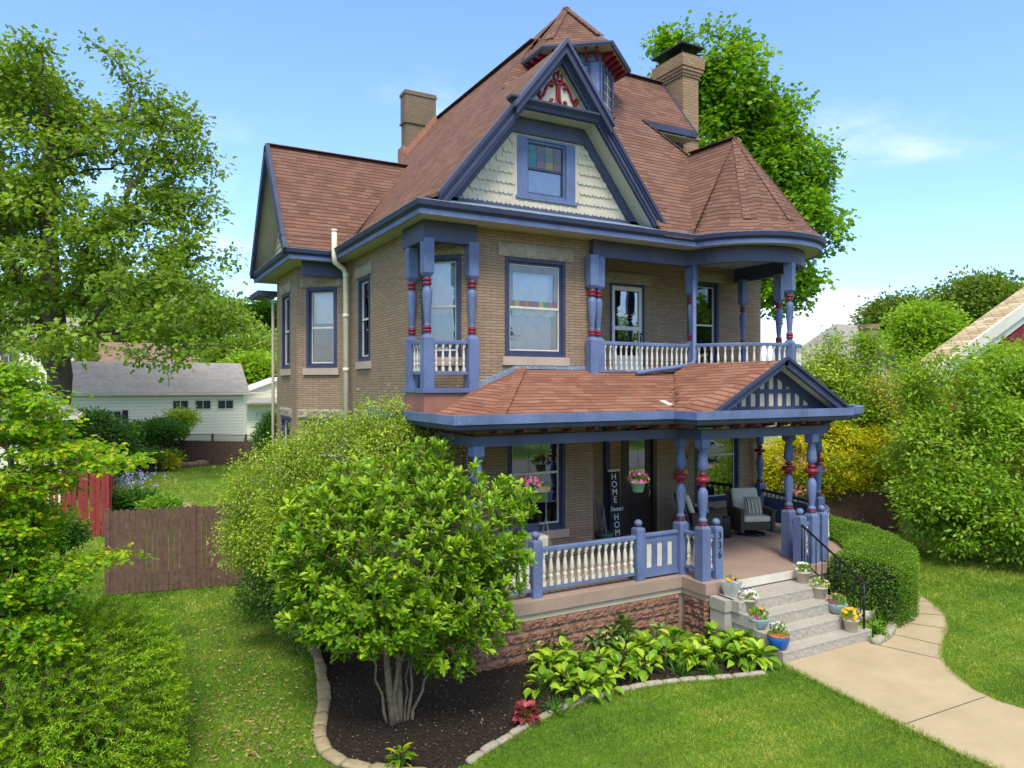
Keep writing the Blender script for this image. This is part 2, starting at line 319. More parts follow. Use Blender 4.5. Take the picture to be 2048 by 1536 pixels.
def env_points(ells, n, shell=.5, gap=-.9, gf=.8, seed=0.):
    out = []; wts = np.array([e[3] * e[4] * e[5] for e in ells]); wts = wts ** .8; wts = wts / wts.sum()
    while sum(len(o) for o in out) < n:
        k = rng.choice(len(ells), n, p=wts); E = np.array([e[:6] for e in ells])[k]; d = rdir(n); r = rng.random(n) ** (1 / 3.); r = shell + (1 - shell) * r
        P = E[:, :3] + d * r[:, None] * E[:, 3:6]; keep = (sn(P, gf, seed) > gap) & (P[:, 2] > .15); out.append(P[keep])
    P = np.concatenate(out)[:n]; return P
def clusters(P, per, spread, flat_=1., out_c=None):
    C = np.repeat(P, per, axis=0); cid = np.repeat(np.arange(len(P)), per); off = rng.normal(size=C.shape) * spread; off[:, 2] *= flat_
    return C + off, cid
def skeleton(P, trunk, r0, tip=.012, power=2.4):
    """connect points P to a trunk polyline; returns nodes, parents, radii"""
    nodes = [np.array(t, float) for t in trunk]; par = [-1] + list(range(len(trunk) - 1)); root = nodes[0]
    top = nodes[-1]; order = np.argsort(np.min([np.linalg.norm(P - t, axis=1) for t in nodes], axis=0))
    A = np.zeros((len(trunk) + len(P) * 4, 3)); A[:len(nodes)] = nodes; cost = np.zeros(len(A)); cnt = len(nodes)
    for i in range(1, cnt): cost[i] = cost[i - 1] + np.linalg.norm(A[i] - A[i - 1])
    for j in order:
        p = P[j]; d = np.linalg.norm(A[:cnt] - p, axis=1); c = d * 1.0 + cost[:cnt] * .22 + np.maximum(0, A[:cnt, 2] - p[2]) * .5; c[0] += 99
        b = int(np.argmin(c)); last = b; a0 = A[b].copy(); dist = d[b]; m = 2 if dist > .5 else 1
        if dist > 1.6: m = 3
        for q in range(1, m + 1):
            t = q / m; x = a0 * (1 - t) + p * t
            if q < m: x = x + rng.normal(size=3) * dist * .06 + np.array([0, 0, .10 * dist * math.sin(t * 3.14)])
            A[cnt] = x; par.append(last); cost[cnt] = cost[last] + dist / m; last = cnt; cnt += 1
    wt = np.zeros(cnt); ch = np.zeros(cnt, int)
    for i in range(1, cnt): ch[par[i]] += 1
    for i in range(cnt - 1, 0, -1):
        if ch[i] == 0: wt[i] += 1
        wt[par[i]] += wt[i]
    r = tip * np.maximum(wt, 1) ** (1 / power); k = r0 / r[0]; 
    r = np.where(r > tip * 1.5, tip + (r - tip) * (r0 - tip) / max(r[0] - tip, 1e-6), r)
    return A[:cnt], par, r
def branches(name, A, par, r, mat, parent, minr=0., n=6, flare=1.0):
    V = []; Fs = []; o = 0
    for i in range(1, len(A)):
        p = par[i]
        if r[i] < minr: continue
        a = A[p]; b = A[i]; d = b - a; L = np.linalg.norm(d)
        if L < 1e-4: continue
        d = d / L; x = np.array([0, 0, 1.]) if abs(d[2]) < .9 else np.array([1., 0, 0]); e = np.cross(d, x); e /= np.linalg.norm(e); f = np.cross(d, e)
        ra = min(r[p], r[i] * 1.35) if p else r[p] * flare
        nn = n if r[i] > .03 else 4
        for c, rr in ((a - d * ra * .2, ra), (b + d * r[i] * .3, r[i])):
            for k in range(nn): t = k * 2 * math.pi / nn; V.append(c + (e * math.cos(t) + f * math.sin(t)) * rr)
        for k in range(nn): Fs.append((o + k, o + (k + 1) % nn, o + nn + (k + 1) % nn, o + nn + k))
        o += 2 * nn
    mb = MB(); mb.v = [tuple(v) for v in V]; mb.f = Fs; mb.sm = [True] * len(Fs)
    me = bpy.data.meshes.new(name); me.from_pydata(mb.v, [], mb.f); me.polygons.foreach_set('use_smooth', mb.sm); me.materials.append(mat)
    ob = bpy.data.objects.new(name, me); S.collection.objects.link(ob); link_to(ob, parent); return ob
def tree(name, label, cat, base, trunk, r0, ells, ncl, per, spread, L, W, mat, barkm, shape='kite', shell=.45, gap=-.25, gf=.8, droop=.2, group=None, minr=.012, seed=0., flat_=.7, tip=.012, outlie=0):
    t = thing(name, label, cat, base, group); P = env_points(ells, ncl, shell, gap, gf, seed)
    A, par, r = skeleton(P, trunk, r0, tip); branches('trunk', A, par, r, barkm, t, minr)
    C, cid = clusters(P, per, spread, flat_); n = len(C); cen = np.mean([e[:3] for e in ells], axis=0)
    outw = unit(C - P[cid] + rng.normal(size=C.shape) * spread * .6); D = unit(outw + np.array([0, 0, -droop])); Nn = unit(rng.normal(size=(n, 3)) * .55 + np.array([0, 0, 1.]) + .3 * unit(C - cen))
    rc = rng.random(len(P)); rnd = .55 * rc[cid] + .45 * rng.random(n); s = .7 + .6 * rng.random(n)
    leaves('crown', C, D, Nn, L * s, W * s, rnd, mat, t, shape); return t
# ================================================================ the house
H = thing('brick_house', 'tan brick Victorian house with blue trim, red-brown shingle roof, corner turret and wide front porch', 'house', (5, 3, 0))
PI = math.pi
def wallp(mb, O, h, L, z0, z1, holes=(), depth=.22):
    xs = sorted({0, L, *[a for q in holes for a in q[:2]]}); zs = sorted({z0, z1, *[a for q in holes for a in q[2:]]}); n = (h[1], -h[0])
    P = lambda s, o, z: (O[0] + s * h[0] + o * n[0], O[1] + s * h[1] + o * n[1], z)
    for i in range(len(xs) - 1):
        for j in range(len(zs) - 1):
            cx_, cz = (xs[i] + xs[i + 1]) / 2, (zs[j] + zs[j + 1]) / 2
            if any(a < cx_ < b and c < cz < d for a, b, c, d in holes): continue
            mb.add([P(xs[i], 0, zs[j]), P(xs[i + 1], 0, zs[j]), P(xs[i + 1], 0, zs[j + 1]), P(xs[i], 0, zs[j + 1])], [(0, 1, 2, 3)])
    for a, b, c, d in holes:
        for q in (((a, c), (b, c)), ((b, c), (b, d)), ((b, d), (a, d)), ((a, d), (a, c))):
            mb.add([P(q[0][0], 0, q[0][1]), P(q[1][0], 0, q[1][1]), P(q[1][0], -depth, q[1][1]), P(q[0][0], -depth, q[0][1])], [(0, 1, 2, 3)])
R2 = .70710678
hF = (1, 0); hW = (0, -1); hD = (R2, -R2)
W1 = (1.66, 3.06, 5.14, 7.09)
FRONT = MB()
wallp(FRONT, (1.0, .05), hF, 2.72, 4.2, 7.6, [(.66, 2.06, 5.14, 7.09)])
wallp(FRONT, (1.0, .05), hF, 2.75, .7, 4.2, [(.72, 2.05, 1.66, 3.62)])
wallp(FRONT, (3.72, .05), (0, 1), 1.36, 4.2, 7.6); FRONT.lathe(3.66, .14, [(.09, .7), (.09, 4.2)], 16); wallp(FRONT, (3.75, .12), (0, 1), 1.3, .7, 4.2)
wallp(FRONT, (3.72, 1.4), hF, 6.48, 4.2, 7.6, [(1.5, 2.46, 4.72, 6.95), (3.88, 4.94, 5.0, 7.2)])
wallp(FRONT, (3.75, 1.4), hF, 6.35, .7, 4.2, [(1.78, 2.84, 1.0, 3.55), (4.10, 5.64, 1.58, 3.60)])
FRONT.build('front_wall', brickm, H)
SIDE = MB()
wallp(SIDE, (.05, 1.0), hD, 1.3435, .2, 7.6, [(.26, 1.08, 5.12, 7.08)])
wallp(SIDE, (.05, 5.3), hW, 4.3, .2, 7.6, [(.97, 1.84, 5.12, 7.08), (.9, 1.9, 1.9, 3.75)])
wallp(SIDE, (-.95, 6.3), hD, 1.414, .2, 7.6, [(.28, 1.14, 5.0, 7.02), (.2, 1.2, 1.9, 3.72)])
wallp(SIDE, (-.95, 8.8), hW, 2.5, .2, 7.6, [(.75, 1.72, 5.0, 7.02), (.7, 1.75, 1.9, 3.72)])
wallp(SIDE, (.05, 9.8), (-R2, -R2), 1.414, .2, 7.6); wallp(SIDE, (10.2, 9.8), (-1, 0), 10.15, .2, 7.6); wallp(SIDE, (10.2, 1.4), (0, 1), 8.4, .2, 7.6)
SIDE.build('side_wall', brickm, H)
b = MB(); wallp(b, (.02, 5.3), hW, 4.3, 0, .5); wallp(b, (-.98, 6.3), hD, 1.44, 0, .5); wallp(b, (-.98, 8.8), hW, 2.5, 0, .5); wallp(b, (10.22, 1.4), (0, 1), 8.4, 0, .5); b.build('stone_base', lintelm, H)
# interior floor plates keep the rooms dark
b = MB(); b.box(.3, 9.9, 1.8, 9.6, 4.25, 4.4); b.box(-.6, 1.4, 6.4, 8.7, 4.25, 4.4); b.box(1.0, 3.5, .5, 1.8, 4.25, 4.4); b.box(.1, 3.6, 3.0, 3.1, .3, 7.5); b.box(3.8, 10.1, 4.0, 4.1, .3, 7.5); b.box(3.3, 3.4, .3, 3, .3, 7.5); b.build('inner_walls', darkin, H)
def rocky(name, O, h, s0, s1, z0, z1, o=.05, mat=lintelm, parent=H, nx=18, nz=5, amp=.03, seed=0, rough=True):
    n = (h[1], -h[0]); rr = random.Random(seed + 5); mb = MB(); g = []
    for j in range(nz + 1):
        for i in range(nx + 1):
            ed = i in (0, nx) or j in (0, nz); oo = o + (0 if ed or not rough else rr.uniform(-.2, 1) * amp + amp * .5)
            jx = 0 if ed else rr.uniform(-.3, .3) * (s1 - s0) / nx
            s_ = s0 + (s1 - s0) * i / nx + jx; z = z0 + (z1 - z0) * j / nz
            g.append((O[0] + s_ * h[0] + oo * n[0], O[1] + s_ * h[1] + oo * n[1], z))
    mb.add(g, [(j * (nx + 1) + i, j * (nx + 1) + i + 1, (j + 1) * (nx + 1) + i + 1, (j + 1) * (nx + 1) + i) for j in range(nz) for i in range(nx)])
    q = MB(); q.lbox(O, h, s0, s1, -.02, o, z0, z1); mb.add(q.v, [q.f[0], q.f[1], q.f[3], q.f[5], q.f[4]])
    return mb.build(name, mat, parent, fix=False)
def window(O, h, s0, s1, z0, z1, style='plain', frame_m=navy, casing=.075, lintel=True, sill=True, parent=H, label=None, dz=.0, sashm=None, sillz=.17, mid=.5, cv=None):
    m = MB(); c = casing; a = -.13; o = .015; cv = cv or c
    m.lbox(O, h, s0, s0 + c, a, o, z0, z1); m.lbox(O, h, s1 - c, s1, a, o, z0, z1); m.lbox(O, h, s0 + c, s1 - c, a, o - .003, z1 - cv, z1); m.lbox(O, h, s0 + c, s1 - c, a, o - .003, z0, z0 + cv * .8)
    c2 = c + .045; cw = cv + .045                                              # inner stop moulding
    m.lbox(O, h, s0 + c, s0 + c2, -.13, -.03, z0 + cv * .8, z1 - cv); m.lbox(O, h, s1 - c2, s1 - c, -.13, -.03, z0 + cv * .8, z1 - cv); m.lbox(O, h, s0 + c2, s1 - c2, -.13, -.03, z1 - cw, z1 - cv); m.lbox(O, h, s0 + c2, s1 - c2, -.13, -.03, z0 + cv * .8, z0 + cw)
    win = m.build('window', frame_m, parent, label)
    a0, a1, b0, b1 = s0 + c2, s1 - c2, z0 + cw, z1 - cw; zm = b0 + (b1 - b0) * mid; k = .022
    q = MB(); q.lbox(O, h, a0, a0 + k, -.10, -.055, b0, b1); q.lbox(O, h, a1 - k, a1, -.10, -.055, b0, b1); q.lbox(O, h, a0 + k, a1 - k, -.10, -.055, b1 - k, b1); q.lbox(O, h, a0 + k, a1 - k, -.10, -.055, b0, b0 + k * 1.3); q.lbox(O, h, a0 + k, a1 - k, -.10, -.045, zm - .022, zm + .022)
    q.build('sash', sashm or white, win)
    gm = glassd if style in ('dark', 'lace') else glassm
    for zz0, zz1 in ((b0 + k, zm - .022), (zm + .022, b1 - k)):
        q = MB(); q.lbox(O, h, a0 + k, a1 - k, -.082, -.077, zz0, zz1); q.build('pane', gm, win)
    bl = MB(); cu = MB(); ob = -.2
    if style in ('blind', 'stained', 'plain'):
        bl.lbox(O, h, a0 - .02, a1 + .02, ob - .01, ob, zm - (.0 if style != 'plain' else -.12), b1 + .05); bl.build('blind', blindm, win)
    if style in ('blind', 'stained'):
        nseg = 24; pts = []
        for i in range(nseg + 1): pts.append((a0 + (a1 - a0) * i / nseg, zm - .10 - .05 * abs(math.sin(i / nseg * PI * 3)) ** .7))
        n = (h[1], -h[0]); P = lambda s_, o_, z_: (O[0] + s_ * h[0] + o_ * n[0], O[1] + s_ * h[1] + o_ * n[1], z_)
        v = [P(p[0], ob + .012, zm + .02) for p in pts] + [P(p[0], ob + .012, p[1]) for p in pts]
        cu.add(v, [(i, i + 1, nseg + 2 + i, nseg + 1 + i) for i in range(nseg)]); cu.build('scalloped_valance', lacem, win)
        q = MB(); q.lbox(O, h, a0 - .02, a1 - .08, ob - .05, ob - .04, b0 - .05, zm); q.build('curtain', sheer, win)
    if style == 'stained':
        nsq = 12; sq = {}
        colrs = [(.25, .16, .22), (.5, .47, .10), (.22, .30, .34), (.36, .16, .13), (.26, .18, .24), (.10, .26, .2)]
        zz = zm + .024; t_ = .115; m1 = MB()
        for i in range(10):
            mm = MB(); s_ = a0 + k + (a1 - a0 - 2 * k) * i / 10; mm.lbox(O, h, s_ + .003, s_ + (a1 - a0 - 2 * k) / 10 - .003, -.074, -.070, zz, zz + t_); mm.build('stained_square', STAIN[[4, 1, 0, 3, 0, 4, 1, 5, 3, 0][i]], win)
        mm = MB(); mm.lbox(O, h, a0 + k, a0 + k + .07, -.074, -.070, zz + t_, b1 - k); mm.lbox(O, h, a1 - k - .10, a1 - k, -.074, -.070, zz + t_, b1 - k); mm.lbox(O, h, a0 + k + .07, a1 - k - .1, -.074, -.070, b1 - k - .14, b1 - k); mm.build('stained_border', STAIN[2], win)
    if style == 'lace':
        q = MB()
        n = (h[1], -h[0])
        for i in range(12):
            xc = a0 + (a1 - a0) * (i + .5) / 12; pts = [(xc + .045 * math.sin(j / 14 * PI * 4 + (i % 2) * PI), zm + .04 + (b1 - zm - .06) * j / 14) for j in range(15)]
            q.tube([(O[0] + a_ * h[0] - .105 * n[0], O[1] + a_ * h[1] - .105 * n[1], z_) for a_, z_ in pts], .007, 4)
        q.build('leaded_tracery', darkin, win)
        q = MB(); q.lbox(O, h, a0, a1, ob - .01, ob, zm + .02, b1 + .02); q.build('blind', lacem, win)
    if sill:
        q = MB(); q.lbox(O, h, s0 - .07, s1 + .07, -.14, .06, z0 - sillz, z0 - .002); q.build('sill', sillm, win)
    if lintel: rocky('lintel', O, h, s0 - .16, s1 + .18, z1 + .003, z1 + .25, .03, lintelm, win, seed=int(s0 * 100))
    return win
STAIN = [flat('stained_glass_tint', c, .15, .6, .15) for c in ((.12, .085, .115), (.24, .235, .08), (.15, .18, .21), (.20, .10, .085), (.13, .10, .13), (.07, .15, .125))]
window((1.0, .05), hF, .66, 2.06, 5.14, 7.09, 'stained', label='large upstairs window with stained glass squares above the porch roof')
window((.05, 1.0), hD, .26, 1.08, 5.12, 7.08, 'blind', label='window in the angled corner behind the little balcony')
window((.05, 5.3), hW, .97, 1.84, 5.12, 7.08, 'plain')
window((-.95, 6.3), hD, .28, 1.14, 5.0, 7.02, 'plain'); window((-.95, 8.8), hW, .75, 1.72, 5.0, 7.02, 'dark')
window((.05, 5.3), hW, .9, 1.9, 1.9, 3.75, 'dark'); window((-.95, 6.3), hD, .2, 1.2, 1.9, 3.72, 'dark'); window((-.95, 8.8), hW, .7, 1.75, 1.9, 3.72, 'dark')
window((3.72, 1.4), hF, 3.88, 4.94, 5.0, 7.2, 'blind')
window((1.0, .05), hF, .72, 2.05, 1.66, 3.62, 'lace', lintel=False, label='big porch window with leaded tracery in its upper part', mid=.60)
window((3.75, 1.4), hF, 4.10, 5.64, 1.58, 3.60, 'dark', lintel=False, label='big porch window behind the wicker chairs', mid=.60)
# ---- doors
def lb(name, O, h, args, mat, parent):
    q = MB()
    for a in args: q.lbox(O, h, *a)
    return q.build(name, mat, parent)
O2 = (3.72, 1.4)
dr = lb('door', O2, hF, [(1.53, 1.62, -.06, .0, 4.72, 6.92), (2.34, 2.43, -.06, .0, 4.72, 6.92), (1.62, 2.34, -.06, 0, 6.82, 6.92), (1.62, 2.34, -.06, .005, 5.88, 5.97), (1.62, 2.34, -.06, 0, 4.72, 5.28)], paint('storm_door_white', (.55, .54, .47), .5, .1), H); dr['label'] = 'white storm door on the upper balcony'
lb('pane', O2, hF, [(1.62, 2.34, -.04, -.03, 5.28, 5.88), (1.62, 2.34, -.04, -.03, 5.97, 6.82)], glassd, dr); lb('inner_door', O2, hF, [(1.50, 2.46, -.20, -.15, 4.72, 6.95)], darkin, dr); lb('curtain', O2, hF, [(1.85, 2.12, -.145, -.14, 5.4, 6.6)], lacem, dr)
lb('door_frame', O2, hF, [(1.47, 1.53, -.08, .02, 4.72, 6.98), (2.43, 2.50, -.08, .02, 4.72, 6.98), (1.53, 2.43, -.08, .02, 6.92, 6.98)], navy, dr)
q = MB(); q.ball((6.1, 1.37, 5.80), .03); q.box(6.085, 6.115, 1.375, 1.398, 5.6, 5.75); q.build('handle', blackm, dr)
rocky('lintel', O2, hF, 1.25, 2.72, 6.985, 7.26, .03, lintelm, H, seed=3)
O1 = (3.75, 1.4)
dr = lb('front_door', O1, hF, [(1.90, 2.05, -.12, -.05, 1.02, 3.5), (2.58, 2.72, -.12, -.05, 1.02, 3.5), (2.05, 2.58, -.12, -.05, 1.02, 2.2), (2.05, 2.58, -.12, -.05, 3.42, 3.5), (2.10, 2.52, -.05, -.035, 1.25, 2.0)], doorwood, H)
dr['label'] = 'dark wooden front door with a tall glass light'
lb('pane', O1, hF, [(2.05, 2.58, -.09, -.08, 2.2, 3.42)], glassd, dr); lb('door_frame', O1, hF, [(1.78, 1.90, -.14, .03, 1.0, 3.55), (2.72, 2.84, -.14, .03, 1.0, 3.55)], doorwood, dr)
q = MB(); q.ball((6.37, 1.40, 2.28), .03); q.ball((6.37, 1.40, 2.14), .025); q.tube([(6.37, 1.42, 2.05), (6.37, 1.36, 2.0), (6.37, 1.42, 1.85)], .013); q.build('handle', brass, dr)
q = MB(); q.box(5.0, 5.07, 1.3, 1.399, 1.0, 3.7); q.box(5.1, 5.14, 1.33, 1.399, 1.0, 3.7); q.build('porch_pilaster', navy, H)
# ---- corner pilaster post on wall beside balcony
# ---- turned parts
def turned_up(x, y, w_=.19, zb=4.52, rail=5.45, top=7.27, sq=6.58, parent=H, rotd=0, name='balcony_post', half=False):
    rot = PI / 4 + rotd; r2 = w_ / math.sqrt(2) ; m = MB()
    m.lathe(x, y, [(r2, zb), (r2, rail), (r2 * .55, rail + .07)], 4, rot, False)
    m.lathe(x, y, [(r2 * .62, sq - .0), (r2, sq + .06), (r2, top)], 4, rot, False)
    H1 = sq - rail - .07; z = rail + .07; k = w_ / .19
    m.lathe(x, y, [(r * k, z + t * H1) for r, t in ((.05, 0), (.06, .01), (.045, .13), (.07, .145), (.045, .17), (.05, .2), (.062, .35), (.085, .62), (.088, .72), (.07, .80), (.045, .815), (.05, .84), (.05, .985), (.055, 1))], 16)
    p = m.build(name, blue, parent)
    for t, rr in ((.055, .078), (.11, .078), (.87, .082), (.94, .082)):
        zc = z + t * H1; q = MB(); q.lathe(x, y, [(.03, zc - .032), (rr * k * .85, zc - .026), (rr * k, zc), (rr * k * .85, zc + .026), (.03, zc + .032)], 16); q.build('red_ring', red, p)
    return p
def baluster(mb, x, y, z0, z1, r=.038):
    Hh = z1 - z0; mb.lathe(x, y, [(r * 1.15, z0), (r * 1.15, z0 + .14 * Hh)], 4, PI / 4, False); mb.lathe(x, y, [(r * 1.15, z1 - .10 * Hh), (r * 1.15, z1)], 4, PI / 4, False)
    mb.lathe(x, y, [(r * k, z0 + t * Hh) for k, t in ((.5, .13), (.95, .16), (.6, .20), (.9, .24), (.9, .31), (.55, .33), (.85, .37), (1.0, .45), (.85, .6), (.5, .77), (.45, .80), (.85, .83), (.5, .86), (.9, .89), (.6, .91))], 8)
def railing(path, z0, z1, n, parent=H, name='railing', wt=.085, ht=.07, r=.030, ends=.5, mat=blue):
    m = MB(); m.sweep(path, [(-wt / 2, z1 - ht), (-wt / 2, z1 - .02), (-wt / 4, z1), (wt / 4, z1), (wt / 2, z1 - .02), (wt / 2, z1 - ht)]); m.sweep(path, [(-.03, z0), (-.03, z0 + .06), (.03, z0 + .06), (.03, z0)])
    rl = m.build(name, mat, parent); segs = [(Vector(path[i]), Vector(path[i + 1])) for i in range(len(path) - 1)]; Ls = [(b_ - a_).length for a_, b_ in segs]; T = sum(Ls)
    for k in range(n):
        d = T * (k + ends) / (n - 1 + 2 * ends) if n > 1 else T / 2; i = 0
        while d > Ls[i] + 1e-6 and i < len(Ls) - 1: d -= Ls[i]; i += 1
        p = segs[i][0].lerp(segs[i][1], d / Ls[i]); mb = MB(); baluster(mb, p.x, p.y, z0 + .06, z1 - ht, r); mb.build('baluster', white, rl)
    return rl
# corner balcony
turned_up(0.02, 0.02, .20); turned_up(.93, .02, .20); turned_up(.02, .80, .19)
railing([(0.02, .71), (0.02, .12)], 4.78, 5.42, 4); railing([(.12, .02), (.83, .02)], 4.78, 5.42, 5)
m = MB(); m.prism([(-.13, -.13), (1.05, -.13), (1.02, .03), (.10, .98), (-.13, .98)], 4.44, 4.52); m.build('corner_balcony_deck', blue, H)
m = MB(); m.prism([(-.08, -.08), (1.02, -.08), (1.02, .04), (.10, .95), (-.08, .95)], 4.02, 4.437); m.build('balcony_flashing', copper, H)
m = MB(); m.box(-.09, 1.0, -.07, .11, 7.22, 7.597); m.box(-.09, .09, .11, 1.02, 7.222, 7.597); m.build('corner_beam', slate, H)
m = MB(); m.box(-1.03, .0, 5.30, 5.42, 7.22, 7.597); m.build('bay_beam', slate, H)
m = MB(); m.box(-.93, -.02, 5.42, 6.2, 7.56, 7.6); m.build('bay_soffit', soffit, H)
# brackets
m = MB(); m.box(.93, 1.0, .12, .35, 7.05, 7.2); m.build('bracket', cream, H)
# right balcony with turret
TC = (7.85, .05)
def arc(R, a0, a1, n, c=TC): return [(c[0] + R * math.cos(math.radians(a0 + (a1 - a0) * i / n)), c[1] + R * math.sin(math.radians(a0 + (a1 - a0) * i / n))) for i in range(n + 1)]
pathB = [(3.85, .02), (6.32, .02)] + arc(1.45, 193, 360, 22) + [(9.3, 1.4)]
m = MB(); m.sweep(pathB, [(-.07, 7.25), (-.07, 7.597), (.07, 7.597), (.07, 7.25)]); m.box(3.66, 3.85, -.09, .10, 7.22, 7.597); m.box(3.66, 3.80, .1, .35, 7.22, 7.597); m.build('balcony_beam', slate, H)
turned_up(3.62, -.10, .20, 4.6, 5.5, 7.25, 6.57); turned_up(3.86, .02, .20, 4.6, 5.5, 7.25, 6.57)
a = arc(1.43, 183, 183, 1)[0]; turned_up(6.45, .02, .19, 4.6, 5.5, 7.26, 6.6)
a = arc(1.43, 277, 277, 1)[0]; turned_up(a[0], a[1], .19, 4.6, 5.5, 7.26, 6.6, rotd=.3)
turned_up(9.1, -.15, .19, 4.6, 5.5, 7.26, 6.6, rotd=.3); turned_up(9.05, .95, .17, 4.6, 5.5, 7.26, 6.6)
railing([(3.96, .02), (6.36, .02)], 4.84, 5.5, 17)
railing(arc(1.43, 188, 273, 14), 4.84, 5.5, 14); railing(arc(1.43, 282, 345, 8), 4.84, 5.5, 11)
m = MB(); m.prism([(3.75, -.06), (6.5, -.06)] + arc(1.55, 190, 360, 22) + [(9.4, 1.39), (3.75, 1.39)], 4.56, 4.68); m.build('balcony_deck', blue, H)
m = MB(); m.prism([(3.78, -.02), (6.5, -.02)] + arc(1.50, 192, 358, 20) + [(9.3, 1.38), (3.78, 1.38)], 4.1, 4.557); m.build('deck_flashing', copper, H)
# ---- upper soffit, gutter, roof
WX, SY = -.32, -.54
eave = [(WX, 4.95), (WX, SY), (5.98, SY)] + arc(1.86, 198, 372, 26)
foot = [(WX, 9.9)] + eave + [(10.5, 1.0), (10.5, 9.9)]
m = MB(); m.poly([(x, y, 7.6) for x, y in foot]); m.build('soffit', soffit, H)
prof_lo = [(0, 7.585), (0, 7.66), (.03, 7.66), (.035, 7.585)]
m = MB(); m.sweep(eave, [(-.02, 7.59), (-.02, 7.665), (.035, 7.665), (.035, 7.575)]); m.build('fascia', blue, H); wing = [(-1.36, 9.9), (-1.36, 5.05), (-.36, 5.05)]; m = MB(); m.sweep(wing, [(-.02, 7.57), (-.02, 7.645), (.035, 7.645), (.035, 7.555)]); m.build('fascia', blue, H)
for pth, dz in ((eave, 0), (wing, -.02)): m = MB(); m.sweep(pth, [(-.02, 7.667 + dz), (.03, 7.667 + dz), (.05, 7.69 + dz), (.10, 7.72 + dz), (.115, 7.78 + dz), (.115, 7.80 + dz), (.0, 7.80 + dz)]); m.build('gutter', navy, H)
m = MB(); m.sweep([(WX, 4.9), (WX, SY), (5.98, SY)] + arc(1.86, 198, 372, 26), [(.0, 7.803), (.125, 7.803), (.125, 7.815), (-.10, 7.86), (-.10, 7.82)]); m.sweep(wing, [(.0, 7.783), (.125, 7.783), (.125, 7.795), (-.12, 7.84), (-.12, 7.80)])
m.slab([(-.3, -.52, 7.85), (5.5, -.52, 7.85), (5.5, .06, 8.05), (.2, .06, 8.05)], (0, 0, -.03)); m.build('eave_edge_strip', bareedge, H)
mW = 1.2455
zW = lambda x: 7.87 + mW * (x + .02)
zS = lambda y: 7.80 + 1.3 * (y + .62)
r = MB(); th = (0, 0, -.07)
r.slab([(x, y, zW(x) + .0) for x, y in ((.15, -.35), (2.7, -.35), (2.7, 2.10), (4.13, 3.36), (4.4, 3.5), (4.4, 9.95), (.15, 9.95))], th)
r.slab([(-.42, -.58, 7.80), (.15, -.35, zW(.15)), (.15, 5.3, zW(.15)), (-.42, 5.3, 7.80)], th)
r.slab([(-.42, 9.3, 7.80), (.15, 9.3, zW(.15)), (.15, 9.95, zW(.15)), (-.42, 9.95, 7.80)], th)
r.slab([(2.7, -.35, zW(2.7)), (5.2, -.35, 8.08), (5.2, -.30, 8.1), (2.7, 2.10, zW(2.7))], th)
r.slab([(x, y, zS(y)) for x, y in ((5.1, -.64), (5.9, -.64), (7.52, 1.30), (6.70, 2.05), (8.5, 2.05), (8.5, 3.42), (4.13, 3.42), (2.7, 2.12), (5.0, -.25))], th)
r.slab([(4.4, 3.3, 13.37), (4.4, 9.95, 13.37), (10.6, 9.95, 7.7), (10.6, 3.3, 7.7)], (0, 0, -.07)); r.slab([(4.2, 3.42, zS(3.42)), (8.5, 3.42, zS(3.42)), (8.5, 7.5, 7.8), (4.2, 7.5, 7.8)], th)
# turret roof: wedge running back + conical front
zr = 10.42; Rr = 1.98
cone = arc(Rr, 180, 400, 22); kn = arc(Rr - .32, 180, 400, 22)
for i in range(22):
    a_, b_ = cone[i], cone[i + 1]; c_, d_ = kn[i], kn[i + 1]
    r.add([(*a_, 7.82), (*b_, 7.82), (*d_, 8.12), (*c_, 8.12)], [(0, 1, 2, 3)]); r.add([(*c_, 8.12), (*d_, 8.12), (TC[0], TC[1], zr)], [(0, 1, 2)])
r.slab([(TC[0] - Rr, .05, 7.80), (TC[0] - Rr + .02, -.62, 7.80), (TC[0] - .02, 1.45, zr), (TC[0], .05, zr)], (0, 0, -.05)) if 0 else r.add([(TC[0] - Rr, .05, 7.82), (TC[0] - Rr, -.62, 7.8), (7.52, 1.30, 10.30), (TC[0], .05, zr)], [(0, 1, 2, 3)])
r.add([(TC[0], .05, zr), (7.52, 1.3, 10.30), (7.9, 3, 10.2), (10.5, 3, 7.8), (10.5, .9, 7.8)], [(0, 1, 2, 3)])
# wing roof (ridge along x)
yr, zrd = 7.3, 10.86
def wz(y): return 7.80 + (zrd - 7.80) * (1 - abs(y - yr) / 2.32)
r.slab([(-1.5, 4.98, 7.78), (-.35, 4.98, 7.78), (.1, 5.3, 8.15), (-1.5, 5.3, 8.15)], th)
r.slab([(-1.5, 5.3, 8.15), (.1, 5.3, 8.15), (2.45, yr, zrd), (-1.5, yr, zrd)], th); r.slab([(-1.5, 9.65, 7.78), (2.45, 9.65, 7.78), (2.45, yr, zrd), (-1.5, yr, zrd)], th)
r.add([(4.4, 5.6, 13.39), (3.95, 3.7, 12.80), (4.95, 2.9, 14.05)], [(0, 1, 2)]); r.add([(4.4, 5.6, 13.39), (5.2, 3.9, 12.80), (4.95, 2.9, 14.05)], [(0, 1, 2)])
